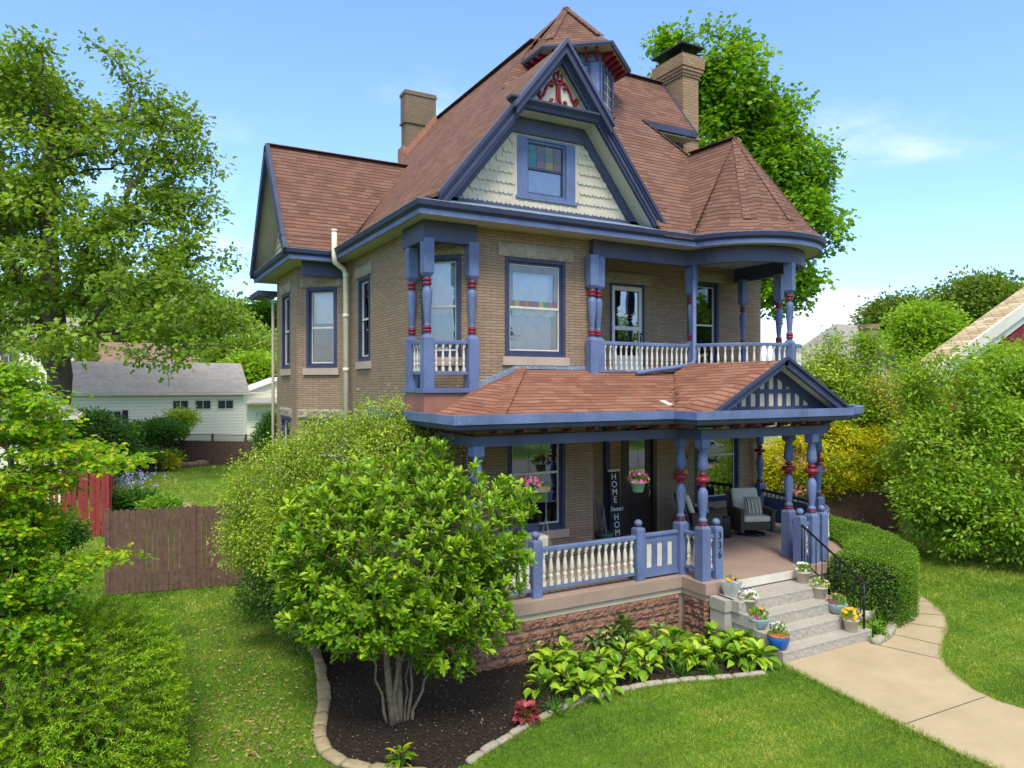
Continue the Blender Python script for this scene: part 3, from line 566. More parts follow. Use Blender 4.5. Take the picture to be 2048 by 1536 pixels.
# belvedere roof (prow-shaped)
bpoly = [(3.70, 3.55), (3.70, 1.92), (4.92, .98), (6.22, 1.98), (6.22, 3.5), (4.95, 4.3)]; ap = (4.95, 2.9, 14.05)
for i in range(6):
    a_, b_ = bpoly[i], bpoly[(i + 1) % 6]; k = .22; zl, zk = 12.40, 12.72
    c_ = [a_[j] + (ap[j] - a_[j]) * k for j in (0, 1)]; d_ = [b_[j] + (ap[j] - b_[j]) * k for j in (0, 1)]
    r.add([(*a_, zl), (*b_, zl), (*d_, zk), (*c_, zk)], [(0, 1, 2, 3)]); r.add([(*c_, zk), (*d_, zk), ap], [(0, 1, 2)])
r.build('roof', shing, H)
# hip and ridge caps
def cap(p, q, w_=.24): cp = MB(); cp.beam(p, q, w_, .02, off=.008); cp.build('ridge_cap', shing, H)
cap((4.4, 3.5, 13.38), (4.4, 9.95, 13.38)); cap((4.9, 3.42, zS(3.42)), (8.5, 3.42, zS(3.42))); cap((-1.5, yr, zrd), (2.4, yr, zrd)); cap((TC[0], .05, zr), (7.55, 1.25, 10.33))
for i in (1, 2, 3): cap((*[bpoly[i][j] + (ap[j] - bpoly[i][j]) * .22 for j in (0, 1)], 12.73), ap, .2)
for an in (232, 268, 305):
    q_ = (TC[0] + (Rr - .32) * math.cos(math.radians(an)), TC[1] + (Rr - .32) * math.sin(math.radians(an)), 8.13); cap(q_, (TC[0], TC[1], zr), .16)
cap((6.70, 2.05, zS(2.05)), (7.52, 1.31, zS(1.31)), .12)
# rear gable wall, east gables, attic closers
m = MB(); m.add([(-.3, 9.9, 7.6), (10.4, 9.9, 7.6), (4.4, 9.9, 13.3)], [(0, 1, 2)]); m.add([(8.45, 2.1, 7.6), (8.45, 7.4, 7.6), (8.45, 3.42, 12.95)], [(0, 1, 2)]); m.add([(7.85, 2.98, 7.6), (10.4, 2.98, 7.6), (7.85, 2.98, 10.3)], [(0, 1, 2)]); m.build('rear_gable_wall', cream, H)
# west wing gable
m = MB(); m.add([(-.95, 5.25, 7.6), (-.95, 9.35, 7.6), (-.95, 9.35, 8.1), (-.95, yr, zrd - .25), (-.95, 5.25, 8.1)], [(0, 1, 2, 3, 4)]); gw = m.build('wing_gable_wall', cream, H)
m = MB()
for k in range(16): z_ = 7.72 + k * .17; y0_ = 5.3 + max(0, z_ - 7.9) * .75; m.box(-.975, -.95, y0_, 2 * yr - y0_, z_, z_ + .03) if y0_ < yr - .1 else None
m.build('clapboard', cream, gw)
m = MB(); m.add([(-1.48, 4.98, 7.75), (-.95, 4.98, 7.75), (-.95, 5.3, 8.06), (-.95, yr, zrd - .1), (-1.48, yr, zrd - .1), (-1.48, 5.3, 8.06)], [(0, 1, 2, 3, 4, 5)][:0] or [(5, 2, 3, 4)]); m.add([(-1.48, 9.62, 7.75), (-.95, 9.62, 7.75), (-.95, yr, zrd - .1), (-1.48, yr, zrd - .1)], [(0, 1, 2, 3)]); m.build('rake_soffit', soffit, H)
m = MB(); m.beam((-1.5, 5.0, 7.72), (-1.5, 5.32, 8.10), .10, .2, (0, -1, 1)); m.beam((-1.5, 5.3, 8.06), (-1.5, yr, zrd - .06), .10, .24, (0, -1, 1)); m.beam((-1.5, 9.62, 7.7), (-1.5, yr, zrd - .06), .10, .24, (0, 1, 1)); m.beam((-.96, 5.55, 8.2), (-.96, yr, zrd - .36), .06, .2, (0, -1, 1)); m.build('wing_rake_board', navy, H)
m = MB(); m.slab([(-1.48, 5.0, 7.80), (-.97, 5.0, 7.80), (-.97, 9.6, 8.0), (-1.48, 9.6, 7.8)], (0, 0, -.03)); m.build('pent_roof', shing, H)
m = MB(); m.box(-1.36, -.3, 5.05, 9.9, 7.57, 7.575); m.build('wing_soffit', soffit, H)
# ---- front gable
gx, gz = 2.70, 11.25
zg = lambda x: gz - abs(x - gx) * (1.2455 if x < gx else 1.273)
m = MB()
for q_ in ([(.1, 7.9), (5.25, 7.9), (5.2, 8.1), (4.98, 8.36), (.40, 8.36), (.12, 8.02)], [(.40, 8.36), (1.98, 8.36), (1.98, 9.5), (1.3, 9.5)], [(3.31, 8.36), (4.98, 8.36), (4.08, 9.5), (3.31, 9.5)], [(1.3, 9.5), (4.08, 9.5), (gx, gz - .1)]): m.poly([(x, .1, z) for x, z in q_])
gwall = m.build('gable_wall', cream, H)
# fish-scale discs
fs_ = MB(); dia = .128
def inside(x, z): return abs(x - gx) < (gz - .67 - z) / 1.26 and not (1.88 < x < 3.42 and 8.24 < z < 9.9) and z < 9.62
for row in range(8):
    zc = 8.17 + row * .205; x = .2 + (row % 2) * .05; j = 0
    while x < 5.2:
        if inside(x, zc):
            n_ = 14; yy = .074 if j % 2 else .078; r_ = .058; z1 = zc + (.006 if j % 2 else 0)
            ring = [(math.cos(t * 2 * PI / n_), math.sin(t * 2 * PI / n_)) for t in range(n_)]
            fs_.add([(x + r_ * c, yy, z1 + r_ * s_) for c, s_ in ring] + [(x + r_ * c, .1, z1 + r_ * s_) for c, s_ in ring], [tuple(range(n_))] + [(t, (t + 1) % n_, n_ + (t + 1) % n_, n_ + t) for t in range(n_)])
        x += .103; j += 1
fs_.build('fish_scale_shingles', cream, gwall)
# vertical joints of the shingles
vj = MB()
for k in range(5):
    for x in np.arange(.4, 5, .29):
        x2 = x + .07 * (k % 2)
        if inside(x2, 8.40 + k * .25): vj.box(x2 - .004, x2 + .004, .088, .1, 8.25 + k * .25, 8.36 + k * .25)
vj.build('shingle_joint', tanpaint, gwall)
# attic window
aw = window((1.96, .1), hF, 0, 1.37, 8.33, 9.52, 'none', blue, .22, False, False, label='attic window with coloured glass grid above a plain lower sash', mid=.50, cv=.04, sashm=navy)
q = MB(); q.lbox((1.96, .1), hF, -.04, 1.41, -.05, .05, 8.27, 8.328); q.build('sill', blue, aw)
cols = [[(.03, .20, .17), (.16, .12, .13), (.22, .22, .07), (.16, .13, .11)], [(.02, .22, .17), (.15, .10, .12), (.13, .20, .10), (.17, .13, .11)], [(.02, .17, .20), (.20, .12, .14), (.26, .26, .05), (.20, .13, .12)]]
cols = [[tuple(q * .55 for q in c) for c in r_] for r_ in cols]
cmat = {}
for r_ in range(3):
    for c_ in range(4):
        q = MB(); q.lbox((1.96, .1), hF, (.29 + c_ * .20), .29 + c_ * .20 + .188, -.074, -.070, 9.265 - r_ * .155, 9.41 - r_ * .155)
        key = cols[r_][c_]
        if key not in cmat: cmat[key] = flat('coloured_glass', key, .12, .6, .12)
        q.build('coloured_pane', cmat[key], aw)
lb('curtain', (1.96, .1), hF, [(.24, 1.1, -.16, -.15, 8.35, 9.5)], flat('attic_shade', (.30, .31, .32), .9), aw)
def rakeb(mb, x0, x1, y, w_, hgt, off, dz=0.): 
    mb.beam((x0, y, zg(x0) + dz), (x1, y, zg(x1) + dz), w_, hgt, (-1, 0, 1) if x1 < gx + .1 and x0 < gx else (1, 0, 1), off)
for xa, xb in ((.10, .06), (5.26, 5.30)):
    m = MB(); m.chev(xa, zg(xa), gx, gz, .02, .34, -.40, -.32); m.chev(xa, zg(xa), gx, gz, .16, .26, -.425, -.402); m.build('rake_board', navy, H)
    m = MB(); m.chev(xb, zg(xb), gx, gz, -.07, .03, -.46, -.30); m.chev(xb, zg(xb), gx, gz, .035, .10, -.43, -.402); m.build('rake_moulding', navy, H)
m = MB()
for xa in (.30, 5.10): m.chev(xa, zg(xa), gx, gz, .35, .62, .035, .098)
m.box(1.70, 3.70, .03, .098, 9.56, 9.85); m.box(.35, 5.05, .035, .098, 8.04, 8.10); m.build('gable_frieze', slate, H)
m = MB()
for xa, xb in ((.2, gx), (5.2, gx)):
    s_ = -1 if xa < gx else 1; nn_ = .33
    m.add([(xa, -.33, zg(xa) - nn_), (xb, -.33, zg(xb) - nn_), (xb, .1, zg(xb) - nn_), (xa, .1, zg(xa) - nn_)], [(0, 1, 2, 3)])
m.build('gable_soffit', soffit, H)
# pediment
zp = 9.93
m = MB(); m.sweep([(1.66, -.30), (1.66, -.36), (3.76, -.36), (3.76, .05)], [(-.05, zp - .06), (-.05, zp + .10), (.16, zp + .10), (.16, zp + .06), (.11, zp + .03), (.07, zp), (.05, zp - .06)]); m.build('pediment_cornice', navy, H)
m = MB(); m.box(1.70, 3.72, -.38, .09, zp - .055, zp - .03); m.build('pediment_soffit', soffit, H)
m = MB(); m.slab([(1.60, -.50, zp + .103), (3.85, -.50, zp + .103), (3.6, -.24, zp + .135), (1.8, -.24, zp + .135)], (0, 0, -.02)); m.build('pediment_ledge', bareedge, H)
m = MB(); m.add([(1.6, -.22, zp), (3.85, -.22, zp), (gx, -.22, gz - .1)], [(0, 1, 2)]); ped = m.build('pediment_panel', cream, H)
m = MB()
for s_ in (-1, 1):
    x0_ = gx + s_ * 1.10; m.chev(x0_, gz - 1.10 * 1.26, gx, gz, .0, .20, -.54, -.40); m.chev(gx + s_ * .85, gz - .85 * 1.26, gx, gz, .20, .33, -.30, -.20)
m.build('pediment_rake', navy, H)
m = MB()
for s_ in (-1, 1): x0_ = gx + s_ * 1.14; m.chev(x0_, gz - 1.14 * 1.26, gx, gz, -.08, .02, -.59, -.38)
m.build('pediment_moulding', slate, H)
m = MB()       # painted scroll ornament
def orn(pts, r0=.03):
    P_ = [Vector((p[0], -.25, p[1])) for p in pts]; out = []
    for i in range(len(P_) - 1):
        a0 = P_[max(i - 1, 0)]; a1 = P_[i]; a2 = P_[i + 1]; a3 = P_[min(i + 2, len(P_) - 1)]
        for t in (0, .25, .5, .75): out.append(.5 * ((2 * a1) + (a2 - a0) * t + (2 * a0 - 5 * a1 + 4 * a2 - a3) * t * t + (3 * a1 - a0 - 3 * a2 + a3) * t ** 3))
    out.append(P_[-1]); m.tube(out, r0, 6)
Zo = zp + .16
for s_ in (-1, 1):
    X_ = lambda a: gx + s_ * a * .86
    orn([(X_(.02), Zo + .45), (X_(.03), Zo + .25), (X_(.05), Zo + .1), (X_(.14), Zo + .01), (X_(.21), Zo + .04), (X_(.20), Zo + .11), (X_(.15), Zo + .12)])
    orn([(X_(.02), Zo + .42), (X_(.12), Zo + .5), (X_(.2), Zo + .46), (X_(.19), Zo + .39), (X_(.14), Zo + .40)])
    orn([(X_(.2), Zo + .46), (X_(.30), Zo + .36), (X_(.40), Zo + .18), (X_(.50), Zo + .14), (X_(.52), Zo + .20), (X_(.47), Zo + .22)]); orn([(X_(.42), Zo + .17), (X_(.47), Zo + .08), (X_(.52), Zo + .04), (X_(.50), Zo - .01), (X_(.46), Zo + .02)])
    orn([(X_(.01), Zo + .52), (X_(.08), Zo + .53), (X_(.11), Zo + .60), (X_(.07), Zo + .66)], .022)
m.lathe(gx, -.25, [(.012, Zo + .55), (.035, Zo + .70), (.012, Zo + .72)], 6); m.build('scroll_ornament', red, ped)
# ---- belvedere walls
bc = (4.95, 2.9); bw = [[bc[0] + (p[0] - bc[0]) * .76, bc[1] + (p[1] - bc[1]) * .76] for p in bpoly]
m = MB(); m.prism([tuple(p) for p in bw], 9.9, 12.42); bel = m.build('belvedere', blue, H)
def unit2(a, b_): L = math.hypot(b_[0] - a[0], b_[1] - a[1]); return ((b_[0] - a[0]) / L, (b_[1] - a[1]) / L), L
for i in (1, 2):
    h_, L_ = unit2(bw[i], bw[i + 1]); O_ = bw[i]
    q = MB(); a0, a1, z0_, z1_ = L_ * .25, L_ * .75, 11.05, 12.05
    for args in ((a0 - .08, a0, 0, .03, z0_ - .08, z1_ + .08), (a1, a1 + .08, 0, .03, z0_ - .08, z1_ + .08), (a0, a1, 0, .03, z0_ - .08, z0_), (a0, a1, 0, .03, z1_, z1_ + .08)): q.lbox(O_, h_, *args)
    wn_ = q.build('window', navy, bel); lb('pane', O_, h_, [(a0, a1, .003, .008, z0_, z1_)], flat('attic_glass', (.10, .13, .17), .08, .7), wn_)
    q = MB(); q.lbox(O_, h_, (a0 + a1) / 2 - .012, (a0 + a1) / 2 + .012, .009, .02, z0_, z1_)
    for k in (1, 2, 3): q.lbox(O_, h_, a0, a1, .009, .019, z0_ + (z1_ - z0_) * k / 4 - .01, z0_ + (z1_ - z0_) * k / 4 + .01)
    q.build('muntins', white, wn_)
q = MB()
for i in (1, 2):
    h_, L_ = unit2(bw[i], bw[i + 1]); q.lbox(bw[i], h_, 0, L_, .0, .03, 12.15, 12.33); q.lbox(bw[i], h_, -.02, .10, .031, .04, 10.3, 12.14)
q.build('belvedere_frieze', blue, bel)
for i in (0, 1, 2):
    h_, L_ = unit2(bw[i], bw[i + 1])
    for k in range(5):
        s_ = L_ * (k + .3) / 4.6; q = MB(); O_ = bw[i]; n_ = (h_[1], -h_[0])
        q.slab([(O_[0] + s_ * h_[0] + o * n_[0], O_[1] + s_ * h_[1] + o * n_[1], z) for o, z in ((.03, 12.36), (.30, 12.36), (.30, 12.28), (.10, 12.16), (.03, 12.16))], (h_[0] * .05, h_[1] * .05, 0)); q.build('bracket', red, bel)
q = MB(); q.poly([(*p, 12.365) for p in bpoly]); q.build('belvedere_soffit', soffit, bel)
q = MB(); q.sweep(bpoly + [bpoly[0]], [(-.03, 12.355), (-.03, 12.41), (.05, 12.42), (.05, 12.385), (.02, 12.33)]); q.build('belvedere_cornice', slate, bel)
# little dormer on the right of the roof
m = MB(); m.box(6.7, 8.35, 2.45, 2.55, 9.4, 11.15); dm = m.build('dormer_wall', slate, H)
lb('window', (7.55, 2.45), hF, [(0, .06, 0, .03, 10.2, 11.0), (.44, .5, 0, .03, 10.2, 11.0), (.06, .44, 0, .03, 10.94, 11.0)], blue, dm); lb('pane', (7.55, 2.45), hF, [(.06, .44, .003, .01, 10.2, 10.94)], glassd, dm)
m = MB(); m.box(6.72, 8.48, 1.98, 2.06, 11.10, 11.26); m.box(8.40, 8.5, 2.06, 3.4, 11.12, 11.2); m.build('dormer_fascia', navy, dm)
m = MB(); m.slab([(6.7, 2.06, 11.06), (8.45, 2.06, 11.06), (8.45, 2.6, 11.06), (6.7, 2.6, 11.06)], (0, 0, .03)); m.build('dormer_soffit', soffit, dm)
m = MB(); m.beam((8.51, 1.98, 11.2), (8.51, 3.42, 13.05), .05, .16, (0, -1, 1), -.07); m.build('dormer_rake', navy, dm)
m = MB(); m.slab([(6.70, 2.05, zS(2.05) - .04), (7.52, 1.30, zS(1.30) - .04), (8.2, 2.4, 9.3), (7.2, 2.44, 9.8)], (0, 0, -.05)); m.build('lower_hip', shing, dm)
# ---- chimneys
def chimney(x0, x1, y0, y1, z0, bands, mat, label, capz=None):
    m = MB(); z = z0
    for zt, e in bands: m.box(x0 - e, x1 + e, y0 - e, y1 + e, z, zt); z = zt
    c = m.build('chimney', mat, H, label); return c
zt = 14.15
c1_ = chimney(3.25, 4.28, 9.72, 10.12, 7.7, [(13.05, 0), (13.12, .05), (13.98, .02), (14.06, .05), (14.12, .02)], chimd, 'dark brick chimney behind the left roof slope')
m = MB(); m.beam((3.2, 9.66, zW(3.2) + .08), (4.3, 9.66, zW(4.3) + .08), .12, .2, (-1, 0, 1)); m.box(3.12, 3.22, 9.62, 10.1, 11.7, 12.25); m.build('flashing', copper, c1_)
c2_ = chimney(8.64, 9.2, 2.7, 3.75, 7.8, [(10.35, 0), (10.42, .05), (11.35, .0), (11.42, .05), (13.05, 0), (13.12, .03), (13.2, .06), (13.30, .09), (13.62, .12)], chimb, 'tall tan brick chimney with a metal cap above the turret')
m = MB(); m.box(8.62, 9.22, 2.68, 3.77, 13.62, 13.70); m.slab([(8.5, 2.58, 13.92), (9.34, 2.58, 13.92), (9.34, 3.87, 13.92), (8.5, 3.87, 13.92)], (0, 0, -.04))
for x in (8.66, 9.16):
    for y in (2.75, 3.7): m.box(x, x + .03, y, y + .03, 13.7, 13.89)
m.build('chimney_cap', blackm, c2_)
m = MB(); m.box(8.6, 9.24, 2.66, 3.79, 13.70, 13.705); m.build('cap_mesh', blackm, c2_)
# ---- downspouts
m = MB(); px = .0; 
m.tube([(-.42, 4.72, 8.25), (-.42, 4.72, 7.62), (-.40, 4.74, 7.50), (-.16, 4.86, 7.38), (-.09, 4.9, 7.26), (-.09, 4.9, .15)], .065, 10)
for z_ in (3.6, 4.9, 6.2, 7.18): m.tube([(-.09, 4.9, z_), (-.09, 4.9, z_ + .09)], .075, 10)
m.tube([(-.42, 4.72, 8.22), (-.42, 4.72, 8.27)], .075, 10); dp = m.build('downspout', pipew, H, 'cream downspout on the side wall')
m = MB(); m.tube([(6.40, -.12, 7.66), (6.40, -.12, 5.15), (6.34, -.15, 5.05), (6.05, -.20, 5.00), (4.60, -.32, 4.83)], .05, 10)
for z_ in (5.0, 7.2): m.tube([(6.40, -.12, z_), (6.40, -.12, z_ + .06)], .058, 10)
m.build('downspout', blue, H, 'blue downspout running down the balcony post and across the porch roof')
m = MB(); m.tube([(-1.2, 9.75, 7.2), (-1.02, 9.0, 6.95), (-1.02, 9.0, .2)], .045, 8); m.build('downspout', tanpaint, H, 'thin downspout at the back corner')
m = MB(); m.slab([(-1.45, 8.9, 7.1), (-.9, 8.9, 7.1), (-.9, 10.3, 7.1), (-1.45, 10.3, 7.1)], (0, 0, .14)); m.build('rear_eave', navy, H)
# ================================================================ porch
PR = thing_porch = H
slab = [(0, 1.2), (0, -2.05), (4.28, -2.05), (4.28, -2.68), (7.55, -2.68), (7.55, -2.45)] + arc(2.45, 275, 352, 14, (7.75, 0)) + [(10.15, 1.39), (0.1, 1.39)]
m = MB(); m.prism(slab, .80, 1.0); m.build('porch_floor', porchfloor, H)
def inset(poly, d, a=0, b=None):
    return [(x + d * (1 if x < 4 else 0), y + d) for x, y in poly]
fpath = [(.0, 1.2), (.0, -2.05), (4.28, -2.05), (4.28, -2.68), (4.50, -2.68)]; fpath2 = [(6.85, -2.68), (7.55, -2.68), (7.6, -2.42)] + arc(2.45, 278, 352, 12, (7.75, 0))
m = MB(); m.sweep(fpath, [(-.2, .68), (-.2, .797), (-.05, .797), (-.05, .68)]); m.build('foundation_band', tanpaint, H); m = MB(); m.sweep(fpath2, [(-.2, .68), (-.2, .797), (-.05, .797), (-.05, .68)]); m.build('foundation_band', tanpaint, H)
m = MB(); rr = random.Random(4)
def blockrow(O, h, L, z0, z1, off, bl=.44):
    n = (h[1], -h[0]); s = -off
    while s < L:
        a, b_ = max(0, s) + .006, min(L, s + bl) - .006; s += bl
        if b_ - a < .05: continue
        nx, nz = max(3, int((b_ - a) / .045)), 5; g = []
        for j in range(nz + 1):
            for i in range(nx + 1):
                e = i in (0, nx) or j in (0, nz); o = -.066 if e else -.046 + rr.uniform(.0, .034)
                ss = a + (b_ - a) * i / nx + (0 if e else rr.uniform(-.015, .015)); z = z0 + (z1 - z0) * j / nz + (0 if e else rr.uniform(-.004, .004))
                g.append((O[0] + ss * h[0] + o * n[0], O[1] + ss * h[1] + o * n[1], z))
        m.add(g, [(j * (nx + 1) + i, j * (nx + 1) + i + 1, (j + 1) * (nx + 1) + i + 1, (j + 1) * (nx + 1) + i) for j in range(nz) for i in range(nx)])
ar = arc(2.45, 278, 350, 6, (7.75, 0)); sides = [((0, 1.2), (0, -1), 3.25, .3, .44), ((0, -2.05), (1, 0), 4.28, .3, .44), ((4.28, -2.05), (0, -1), .63, .2, .4), ((4.28, -2.68), (1, 0), .22, 0, .44), ((6.85, -2.68), (1, 0), .7, .3, .44)] + [(ar[i], *unit2(ar[i], ar[i + 1]), .0, .44) for i in range(6)]
for O_, h_, L_, of_, bl_ in sides:
    m = MB()
    for k in range(4): z1 = .675 - k * .185; blockrow(O_, h_, L_, z1 - .163, z1, (k % 2) * of_, bl_)
    m.build('foundation_wall', blockm, H, fix=False)
m = MB(); m.sweep(fpath, [(-.3, -.05), (-.3, .68), (-.075, .68), (-.075, -.05)]); m.build('foundation_mortar', flat('grey_brown_mortar', (.26, .205, .15), .9), H); m = MB(); m.sweep(fpath2, [(-.3, -.05), (-.3, .68), (-.075, .68), (-.075, -.05)]); m.build('foundation_mortar', flat('grey_brown_mortar', (.26, .205, .15), .9), H)
# steps
st = MB(); ys = [-2.68, -3.25, -3.56, -3.84, -4.12]
for k, (zt_, yf, xl, xr) in enumerate(((.8, ys[1], 4.50, 6.82), (.6, ys[2], 4.54, 6.84), (.4, ys[3], 4.56, 6.86), (.2, ys[4], 4.58, 6.88))):
    g = MB(); nx = 60; yb = ys[k] if k else -2.69; rr2 = random.Random(k); z0 = zt_ - .2
    yb2 = yb if k else -2.69; top = []; 
    rows = [(-2.69 if k == 0 else ys[k] + .01, zt_, 0), (yf, zt_, .0), (yf - .005, zt_ - .015, .003), (yf, zt_ - .055, .006), (yf, zt_ - .10, .007), (yf, zt_ - .15, .007), (yf + .0, z0 - (.02 if k == 3 else 0) + .002, .005)]
    for j, (y, z, a) in enumerate(rows):
        for i in range(nx + 1): top.append((xl + (xr - xl) * i / nx, y + (rr2.uniform(-a, a) if 0 < i < nx else 0), z + rr2.uniform(-a, a) * .3))
    st.add(top, [(j * (nx + 1) + i, j * (nx + 1) + i + 1, (j + 1) * (nx + 1) + i + 1, (j + 1) * (nx + 1) + i) for j in range(len(rows) - 1) for i in range(nx)])
    for x in (xl, xr): st.add([(x, -2.69, zt_), (x, yf, zt_), (x, yf, z0), (x, -2.69, z0)], [(0, 1, 2, 3)])
stp = st.build('front_steps', stepm, H, fix=False)
m = MB(); m.box(4.36, 4.54, -3.05, -2.70, 0, .62); m.box(4.34, 4.56, -3.08, -2.70, .6, .80); m.build('step_cheek', stepm, stp)
m = MB(); m.box(4.82, 6.83, -2.715, -2.688, .83, .985); m.build('white_riser', white, H)
# porch posts
def turned_lo(x, y, zb=1.0, base=1.98, top=3.60, w_=.21, parent=H):
    m = MB(); r2 = w_ / math.sqrt(2); Hh = top - base
    m.lathe(x, y, [(r2, zb), (r2, base - .03), (r2 * .6, base + .03)], 4, PI / 4, False); m.lathe(x, y, [(r2 * .62, top - .20), (r2 * .92, top - .16), (r2 * .92, top)], 4, PI / 4, False)
    m.lathe(x, y, [(r, base + t * Hh) for r, t in ((.07, .0), (.08, .01), (.05, .05), (.085, .06), (.08, .085), (.055, .1), (.06, .12), (.085, .24), (.095, .33), (.09, .40), (.05, .445), (.045, .45), (.045, .62), (.05, .625), (.095, .65), (.10, .70), (.09, .78), (.065, .88), (.08, .885), (.055, .90))], 16)
    p = m.build('porch_post', blue, parent)
    for t, rr_, hh in ((.035, .095, .028), (.475, .075, .035), (.535, .145, .055), (.595, .075, .035), (.90, .085, .025)):
        zc = base + t * Hh; q = MB(); q.lathe(x, y, [(.03, zc - hh), (rr_ * .8, zc - hh * .8), (rr_, zc), (rr_ * .8, zc + hh * .8), (.03, zc + hh)], 18); q.build('red_ring', red, p)
    return p
for x, y in ((4.43, -1.86), (4.45, -2.42), (7.27, -1.98), (7.32, -2.50), (9.3, -1.1), (9.93, 1.18), (.10, -1.86), (.12, 1.0)): turned_lo(x, y)
def newel(x, y, zt_=1.93, w_=.18, zb=.98, parent=H, label=None):
    m = MB(); m.box(x - w_ / 2, x + w_ / 2, y - w_ / 2, y + w_ / 2, zb, zt_); m.lathe(x, y, [(w_ * .70, zt_), (w_ * .62, zt_ + .03), (.04, zt_ + .05)], 4, PI / 4, False)
    p = m.build('newel_post', blue, parent, label); q = MB(); q.ball((x, y, zt_ + .115), .075, 12, .9); q.build('ball_finial', blue, p); q = MB(); q.lathe(x, y, [(.045, zt_ + .03), (.055, zt_ + .04), (.045, zt_ + .055)], 12); q.build('red_ring', red, p); return p
newel(1.22, -1.84); newel(3.42, -1.84); nb = newel(4.76, -2.44, label='newel post with the house number 336'); newel(7.02, -2.46); newel(7.72, -2.42)
railing([(1.31, -1.84), (3.33, -1.84)], 1.10, 1.83, 14, r=.042, wt=.11); railing([(.2, -1.84), (1.13, -1.84)], 1.10, 1.83, 7, r=.042, wt=.11)
railing([(4.44, -1.98), (4.44, -2.32)], 1.15, 1.85, 2, r=.04); railing([(4.56, -2.44), (4.67, -2.44)], 1.15, 1.83, 1, r=.035); railing([(7.12, -2.48), (7.22, -2.48)], 1.15, 1.83, 1, r=.035); railing([(7.27, -2.08), (7.30, -2.40)], 1.15, 1.85, 1, r=.04)
railing([(7.42, -2.45), (7.64, -2.42)], 1.15, 1.83, 1, r=.035)
railing(arc(2.02, 285, 322, 8, (7.75, 0)), 1.15, 1.83, 9, r=.036); railing([(9.35, -1.0), (9.9, 1.08)], 1.15, 1.86, 12, r=.036, mat=navy)
# solid panel rail
m = MB(); m.sweep([(3.51, -1.84), (4.33, -1.84)], [(-.05, 1.78), (-.05, 1.82), (-.03, 1.84), (.03, 1.84), (.05, 1.82), (.05, 1.78)]); m.box(3.51, 4.33, -1.875, -1.815, 1.06, 1.20); m.box(3.51, 4.33, -1.90, -1.80, 1.04, 1.10)
m.box(3.51, 4.33, -1.865, -1.825, 1.66, 1.78)
for a_, b_ in ((3.51, 3.60), (3.73, 3.85), (3.98, 4.10), (4.22, 4.33)): m.box(a_, b_, -1.864, -1.824, 1.20, 1.66)
pn = m.build('panel_rail', blue, H)
m = MB(); m.box(3.52, 4.32, -1.842, -1.832, 1.19, 1.67); m.build('cream_panel', white, pn)
m = MB(); m.box(9.42, 9.46, -.75, .6, 1.15, 1.75); m.build('dark_panel', slate, H)
# house number
def text(s, size, loc, rot, mat, parent, name, depth=.004, align='CENTER', shear=0):
    cu = bpy.data.curves.new(name, 'FONT'); cu.body = s; cu.size = size; cu.extrude = depth; cu.align_x = align; cu.align_y = 'CENTER'; cu.shear = shear
    o = bpy.data.objects.new(name + '_tmp', cu); S.collection.objects.link(o); o.location = loc; o.rotation_euler = rot
    bpy.context.view_layer.update(); dg = bpy.context.evaluated_depsgraph_get(); me = bpy.data.meshes.new_from_object(o.evaluated_get(dg)); me.transform(o.matrix_world)
    bpy.data.objects.remove(o); me.materials.clear(); me.materials.append(mat); ob = bpy.data.objects.new(name, me); S.collection.objects.link(ob)
    if parent is not None: link_to(ob, parent)
    return ob
for k, ch in enumerate('336'): text(ch, .19, (4.765, -2.535, 1.80 - k * .175), (PI / 2, 0, 0), blackm, nb, 'number')
# beam, ceiling, brackets, gutter
bp = [(.07, 1.2), (.07, -1.86), (4.40, -1.86), (4.40, -2.44), (7.72, -2.44), (7.72, -2.1)] + arc(2.0, 285, 352, 10, (7.75, 0))
m = MB(); m.sweep(bp, [(-.08, 3.585), (-.08, 3.76), (.08, 3.76), (.08, 3.585)]); m.build('porch_beam', slate, H)
ceil = [(-.4, 1.38), (-.4, -2.22), (3.98, -2.22), (3.98, -2.80), (7.95, -2.80)] + arc(2.6, 285, 355, 12, (7.75, 0)) + [(10.15, 1.38)]
m = MB(); m.prism(ceil, 3.89, 3.91); m.build('porch_ceiling', paint('dark_ceiling_paint', (.10, .10, .13)), H)
gp = [(-.42, 1.9), (-.42, -1.9), (-.10, -2.25), (3.93, -2.25), (3.93, -2.85), (7.98, -2.85)]
gp = [(-.40, 1.8), (-.40, -2.25), (3.93, -2.25), (3.93, -2.83), (8.0, -2.83)]; gp2 = arc(2.62, 283, 356, 14, (7.75, 0))
for q_ in (gp, gp2): m = MB(); m.sweep(q_, [(-.06, 3.87), (-.06, 3.96), (.06, 3.96), (.05, 3.90), (.0, 3.87)]); m.build('porch_fascia', slate, H)
for q_ in (gp, gp2): m = MB(); m.sweep(q_, [(-.03, 3.963), (-.03, 4.11), (.12, 4.125), (.135, 4.12), (.135, 3.975), (.08, 3.963)]); m.build('porch_gutter', blue, H)
m = MB(); m.prism([(-.42, 1.3), (-.42, -2.27), (3.95, -2.27), (3.95, -2.85), (8.0, -2.85)] + arc(2.6, 285, 355, 12, (7.75, 0)) + [(10.2, 1.3)], 4.04, 4.06); m.build('flat_roof_edge', flat('roofing_felt', (.05, .05, .055), .95), H)
def brk(x, y, dx, dy):
    q = MB(); n_ = (dx, dy); h_ = (-dy, dx); q.slab([(x + o * n_[0], y + o * n_[1], z) for o, z in ((.08, 3.77), (.36, 3.83), (.36, 3.888), (.08, 3.888))], (h_[0] * .06, h_[1] * .06, 0)); q.build('rafter_tail', darkred, H)
for x in np.arange(.3, 4.2, .47): brk(x, -1.86, 0, -1)
for x in np.arange(4.6, 7.9, .42): brk(x, -2.44, 0, -1)
for y in np.arange(-1.5, 1.0, .5): brk(.07, y, -1, 0)
